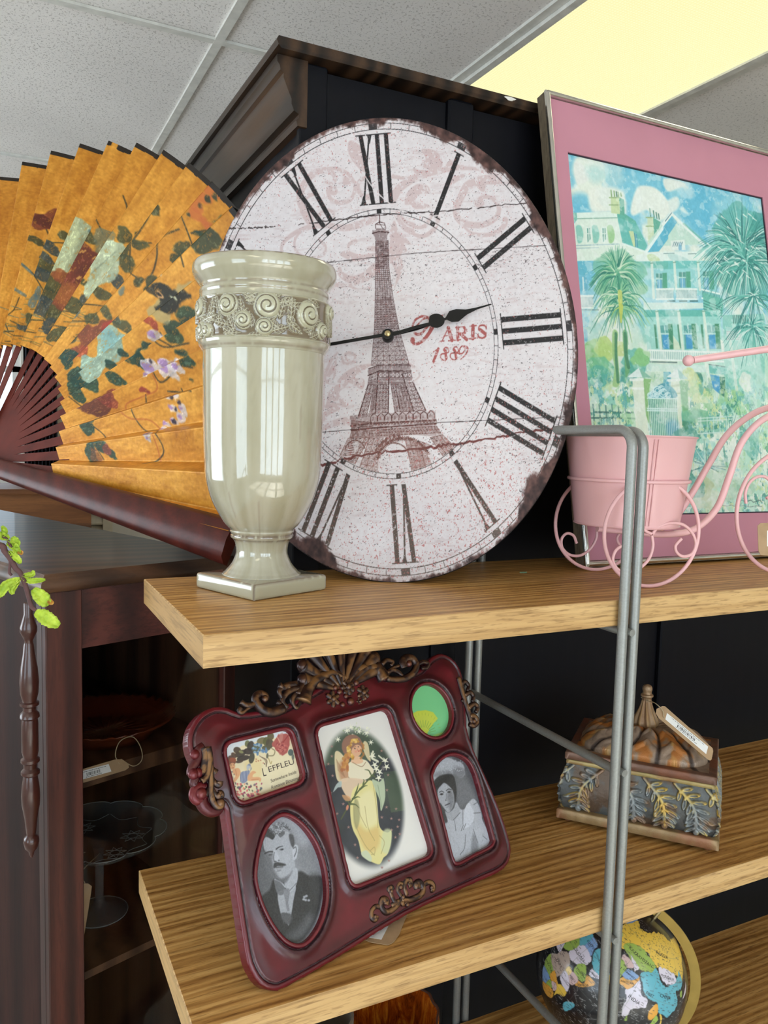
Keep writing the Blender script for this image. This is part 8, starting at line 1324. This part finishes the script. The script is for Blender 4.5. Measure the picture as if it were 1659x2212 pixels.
for r_1, z_, am in ((.0005, zt2, 0), (.06, zt2, 0), (.085, zt2+.002, .002), (.100, zt2+.010, .006), (.106, zt2+.015, .009), (.108, zt2+.016, .010), (.106, zt2+.012, .009), (.098, zt2+.006, .006), (.080, zt2-.003, .001), (.03, zt2-.005, 0), (.012, zt2-.009, 0), (.0075, zt2-.02, 0), (.0070, .030, 0), (.010, .020, 0), (.018, .012, 0), (.040, .005, 0), (.046, .0025, 0), (.0455, .0005, 0), (.0005, .0004, 0)): rr = r_1+am*(sc3-.8); rows.append(np.c_[rr*np.cos(tt3), rr*np.sin(tt3), np.full(k, z_)])
gridmesh('stand', (np.array(rows)+csC).reshape(-1, 3), len(rows), k, m_clr, cks, None, True)
b = MB(); fm = glassm('cut_glass_line', (.72, .76, .76), .1, gl=1.0); fm2 = plain('cut_glass_facet', (150, 154, 154), .12, 0, .8)
for cx_, cy_, R3_ in ((.052, -.01, .020), (-.020, .050, .020), (-.045, -.035, .020), (.018, -.055, .018)):
    for i in range(8):
        a_ = i*PI/4; a2 = (i+3)*PI/4; b.tube([csC+[cx_+R3_*math.cos(a_), cy_+R3_*math.sin(a_), zt2+.0008], csC+[cx_+R3_*math.cos(a2), cy_+R3_*math.sin(a2), zt2+.0008]], .0006, 0, 4)
for i in range(10): a_ = i*2*PI/10; b.tube(spline([csC+[.085*math.cos(a_), .085*math.sin(a_), zt2+.003], csC+[.070*math.cos(a_+.3), .070*math.sin(a_+.3), zt2+.001], csC+[.085*math.cos(a_+.6), .085*math.sin(a_+.6), zt2+.003]], 6), .0005, 0, 4)
for rr_1 in (.107, ): b.tube([csC+[(rr_1+.010*(abs(math.sin(a*5))**.6-.8))*math.cos(a), (rr_1+.010*(abs(math.sin(a*5))**.6-.8))*math.sin(a), zt2+.0165] for a in np.arange(120)*2*PI/120], .0007, 0, 5, True)
b.build('cut_star_pattern', fm2, cks); b = MB(); b.tube([csC+[.0455*math.cos(a), .0455*math.sin(a), .0026] for a in np.arange(60)*2*PI/60], .0007, 0, 5, True)
b.build('foot_edge', fm2, cks)
tpc2 = Plane(A0+ey*(FP+.025), ex, ez); tag_thing('price_tag', tpc2, [(172, 1908), (190, 1908), (198, 1914), (196, 1930), (180, 2030), (172, 2036), (150, 2030), (150, 1908)], 'kraft price tag hanging from the clear cake stand inside the cabinet', 'price tag', None, string=[tpc2.W(*tpc2.L((185, 1910)), -.001), tpc2.W(*tpc2.L((190, 1895)), -.02), csC+[0, -.008, zt2-.02]])

# ================================================================== amber bowl on the lowest shelf, only its rim in view
bz = ony(800, 2187, .86)[2]; bcx = ony(835, 2187, .90); bb = (bcx[0], .90, -.995)
bowl = thing('carved_bowl', bb, 'orange-amber carved bowl with a rough rim, cut off at the bottom edge', 'bowl'); hz = bcx[2]+.995; hz = max(.05, hz)
t = NT('amber_bowl_glaze'); v = t.coord((1, 1, .25)); f = t.noise(v, 70, 5, .7, 1.5); c_ = t.ramp(f, [(.3, lin((70, 26, 8))), (.5, lin((170, 78, 14))), (.68, lin((222, 140, 40)))]); t.bump(f, .6, .003); m_bowl = t.set(c_, .25, 0, .5, .5)
b = MB(); rb2 = .072; b.lathe([(.030, .0), (.034, .004), (.050, hz*.35), (rb2-.004, hz*.8), (rb2, hz-.003), (rb2-.001, hz), (rb2-.005, hz-.001), (rb2-.010, hz*.8), (.045, hz*.35), (.025, .008), (.0005, .007)], bb, 0, 72, close=False); b.build('bowl_body', m_bowl, bowl, auto=60)
b = MB(); N = 120; b.tube([(bb[0]+(rb2-.002+.0015*math.sin(a*13))*math.cos(a), bb[1]+(rb2-.002)*math.sin(a), -.995+hz+.0006*math.sin(a*19)) for a in np.arange(N)*2*PI/N], .0018, 0, 6, True, up=(0, 0, 1)); b.build('rough_rim', plain('bark_rim', (74, 40, 22), .7, var=.2), bowl, smooth=True)
gbx = ony(712, 2196, .80); gb = (gbx[0]-.006, .805, -.995); gh = gbx[2]+.995; dsh = thing('grey_dish', gb, 'grey ceramic dish cut off at the bottom edge beside the amber bowl', 'dish'); MB().lathe([(.02, 0), (.024, .004), (.034, gh*.7), (.036, gh), (.033, gh), (.028, gh*.6), (.0005, .01)], gb, 0, 48, close=False).build('dish_body', plain('grey_ceramic', (128, 122, 114), .35), dsh, auto=50)

# ================================================================== budding twig in the left foreground
YT = .70; tw0 = ony(40, 1235, YT); twg = thing('budding_twig', (tw0[0]-.30, tw0[1]+.02, FLOOR), 'brown twig with fresh lime-green leaves at the left edge in front of the cabinet', 'twig')
m_twig = plain('twig_bark', (92, 62, 62), .8, var=.12, vscale=90); t = NT('lime_leaf'); v = t.coord(); f = t.noise(v, 120, 4); c_ = t.ramp(f, [(.3, lin((138, 168, 44))), (.55, lin((182, 204, 62))), (.75, lin((206, 220, 92)))]); t.bump(f, .5, .001); m_lf = t.set(c_, .6); t.b.inputs['Subsurface Weight'].default_value = .08; t.b.inputs['Subsurface Radius'].default_value = (.002, .003, .001); m_lt = plain('leaf_tip_orange', (206, 150, 70), .6)
def yp(x, y, d=0.0): return ony(x, y, YT+d)
main = [yp(-260, 2212, .05)+[0, 0, -.55], yp(-240, 2000, .04), yp(-220, 1600, .03), yp(-150, 1300, .02), yp(-60, 1180, .01), yp(0, 1178), yp(10, 1190), yp(22, 1206), yp(34, 1228), yp(44, 1238), yp(54, 1262), yp(62, 1290), yp(68, 1310), yp(77, 1318)]
main = spline(np.array(main), 5); MB().tube(main, np.linspace(.0032, .0016, len(main)), 0, 8).build('stem', m_twig, twg, smooth=True)
for P_ in ([(22, 1206), (21, 1222), (20, 1236), (25, 1243)], [(5, 1158), (16, 1166), (22, 1178), (26, 1182)]): MB().tube(spline(np.array([yp(*q) for q in P_]), 5), [.0011]*16 if len(P_) == 4 else .0011, 0, 7).build('side_twig', m_twig, twg, smooth=True)
def leaf3(px, w_, nm='leaf', d=0.0, mt=None, curlz=.004):
    S = spline(np.array([yp(x, y, d) for x, y in px]), 8); n = len(S); vdir = norm(-S[n//2]); r2 = np.random.default_rng(int(px[0][0]*3+px[0][1])); rows = []
    for i in range(n):
        t_ = i/(n-1); T_ = norm(S[min(i+1, n-1)]-S[max(i-1, 0)]); sd_ = norm(np.cross(T_, vdir)); ww = w_*math.sin(PI*(t_*.88+.06))**.6*.72*(1+.05*r2.standard_normal())
        rows.append([S[i]+sd_*ww*s_+vdir*(curlz*(abs(s_)-.4)+.0008*r2.standard_normal()) for s_ in (-1, -.5, 0, .5, 1)]+[S[i]+sd_*ww*s_-vdir*.0008 for s_ in (.9, 0, -.9)])
    V = np.array(rows).reshape(-1, 3); m = 8; Fc = [(i*m+j, i*m+(j+1) % m, (i+1)*m+(j+1) % m, (i+1)*m+j) for i in range(n-1) for j in range(m)]+[tuple(range(m))[::-1], tuple((n-1)*m+j for j in range(m))]; o = mkmesh(nm, V, Fc, mt or m_lf, twg, smooth=True); return o
leaf3([(72, 1272), (84, 1285), (98, 1298), (108, 1303)], .0080); leaf3([(76, 1322), (92, 1330), (110, 1342), (128, 1352)], .0084); leaf3([(46, 1246), (62, 1254), (80, 1254), (98, 1252)], .0034); leaf3([(48, 1244), (60, 1242), (70, 1240), (72, 1232)], .0032); leaf3([(44, 1250), (30, 1256), (14, 1264), (0, 1282), (-14, 1292)], .0052); leaf3([(42, 1254), (30, 1268), (26, 1276), (28, 1284)], .0038); leaf3([(14, 1174), (24, 1176), (34, 1184), (42, 1196)], .0046); leaf3([(20, 1190), (30, 1200), (40, 1210), (44, 1218)], .0036); leaf3([(26, 1160), (32, 1168), (34, 1176), (30, 1182)], .0050); leaf3([(-10, 1150), (0, 1156), (12, 1160), (20, 1164)], .0044); leaf3([(4, 1136), (9, 1144), (10, 1152), (4, 1158)], .0032)
leaf3([(104, 1296), (110, 1300), (114, 1297)], .0036, 'leaf_tip', 0, m_lt); leaf3([(40, 1190), (44, 1194), (42, 1198)], .0030, 'leaf_tip', 0, m_lt)
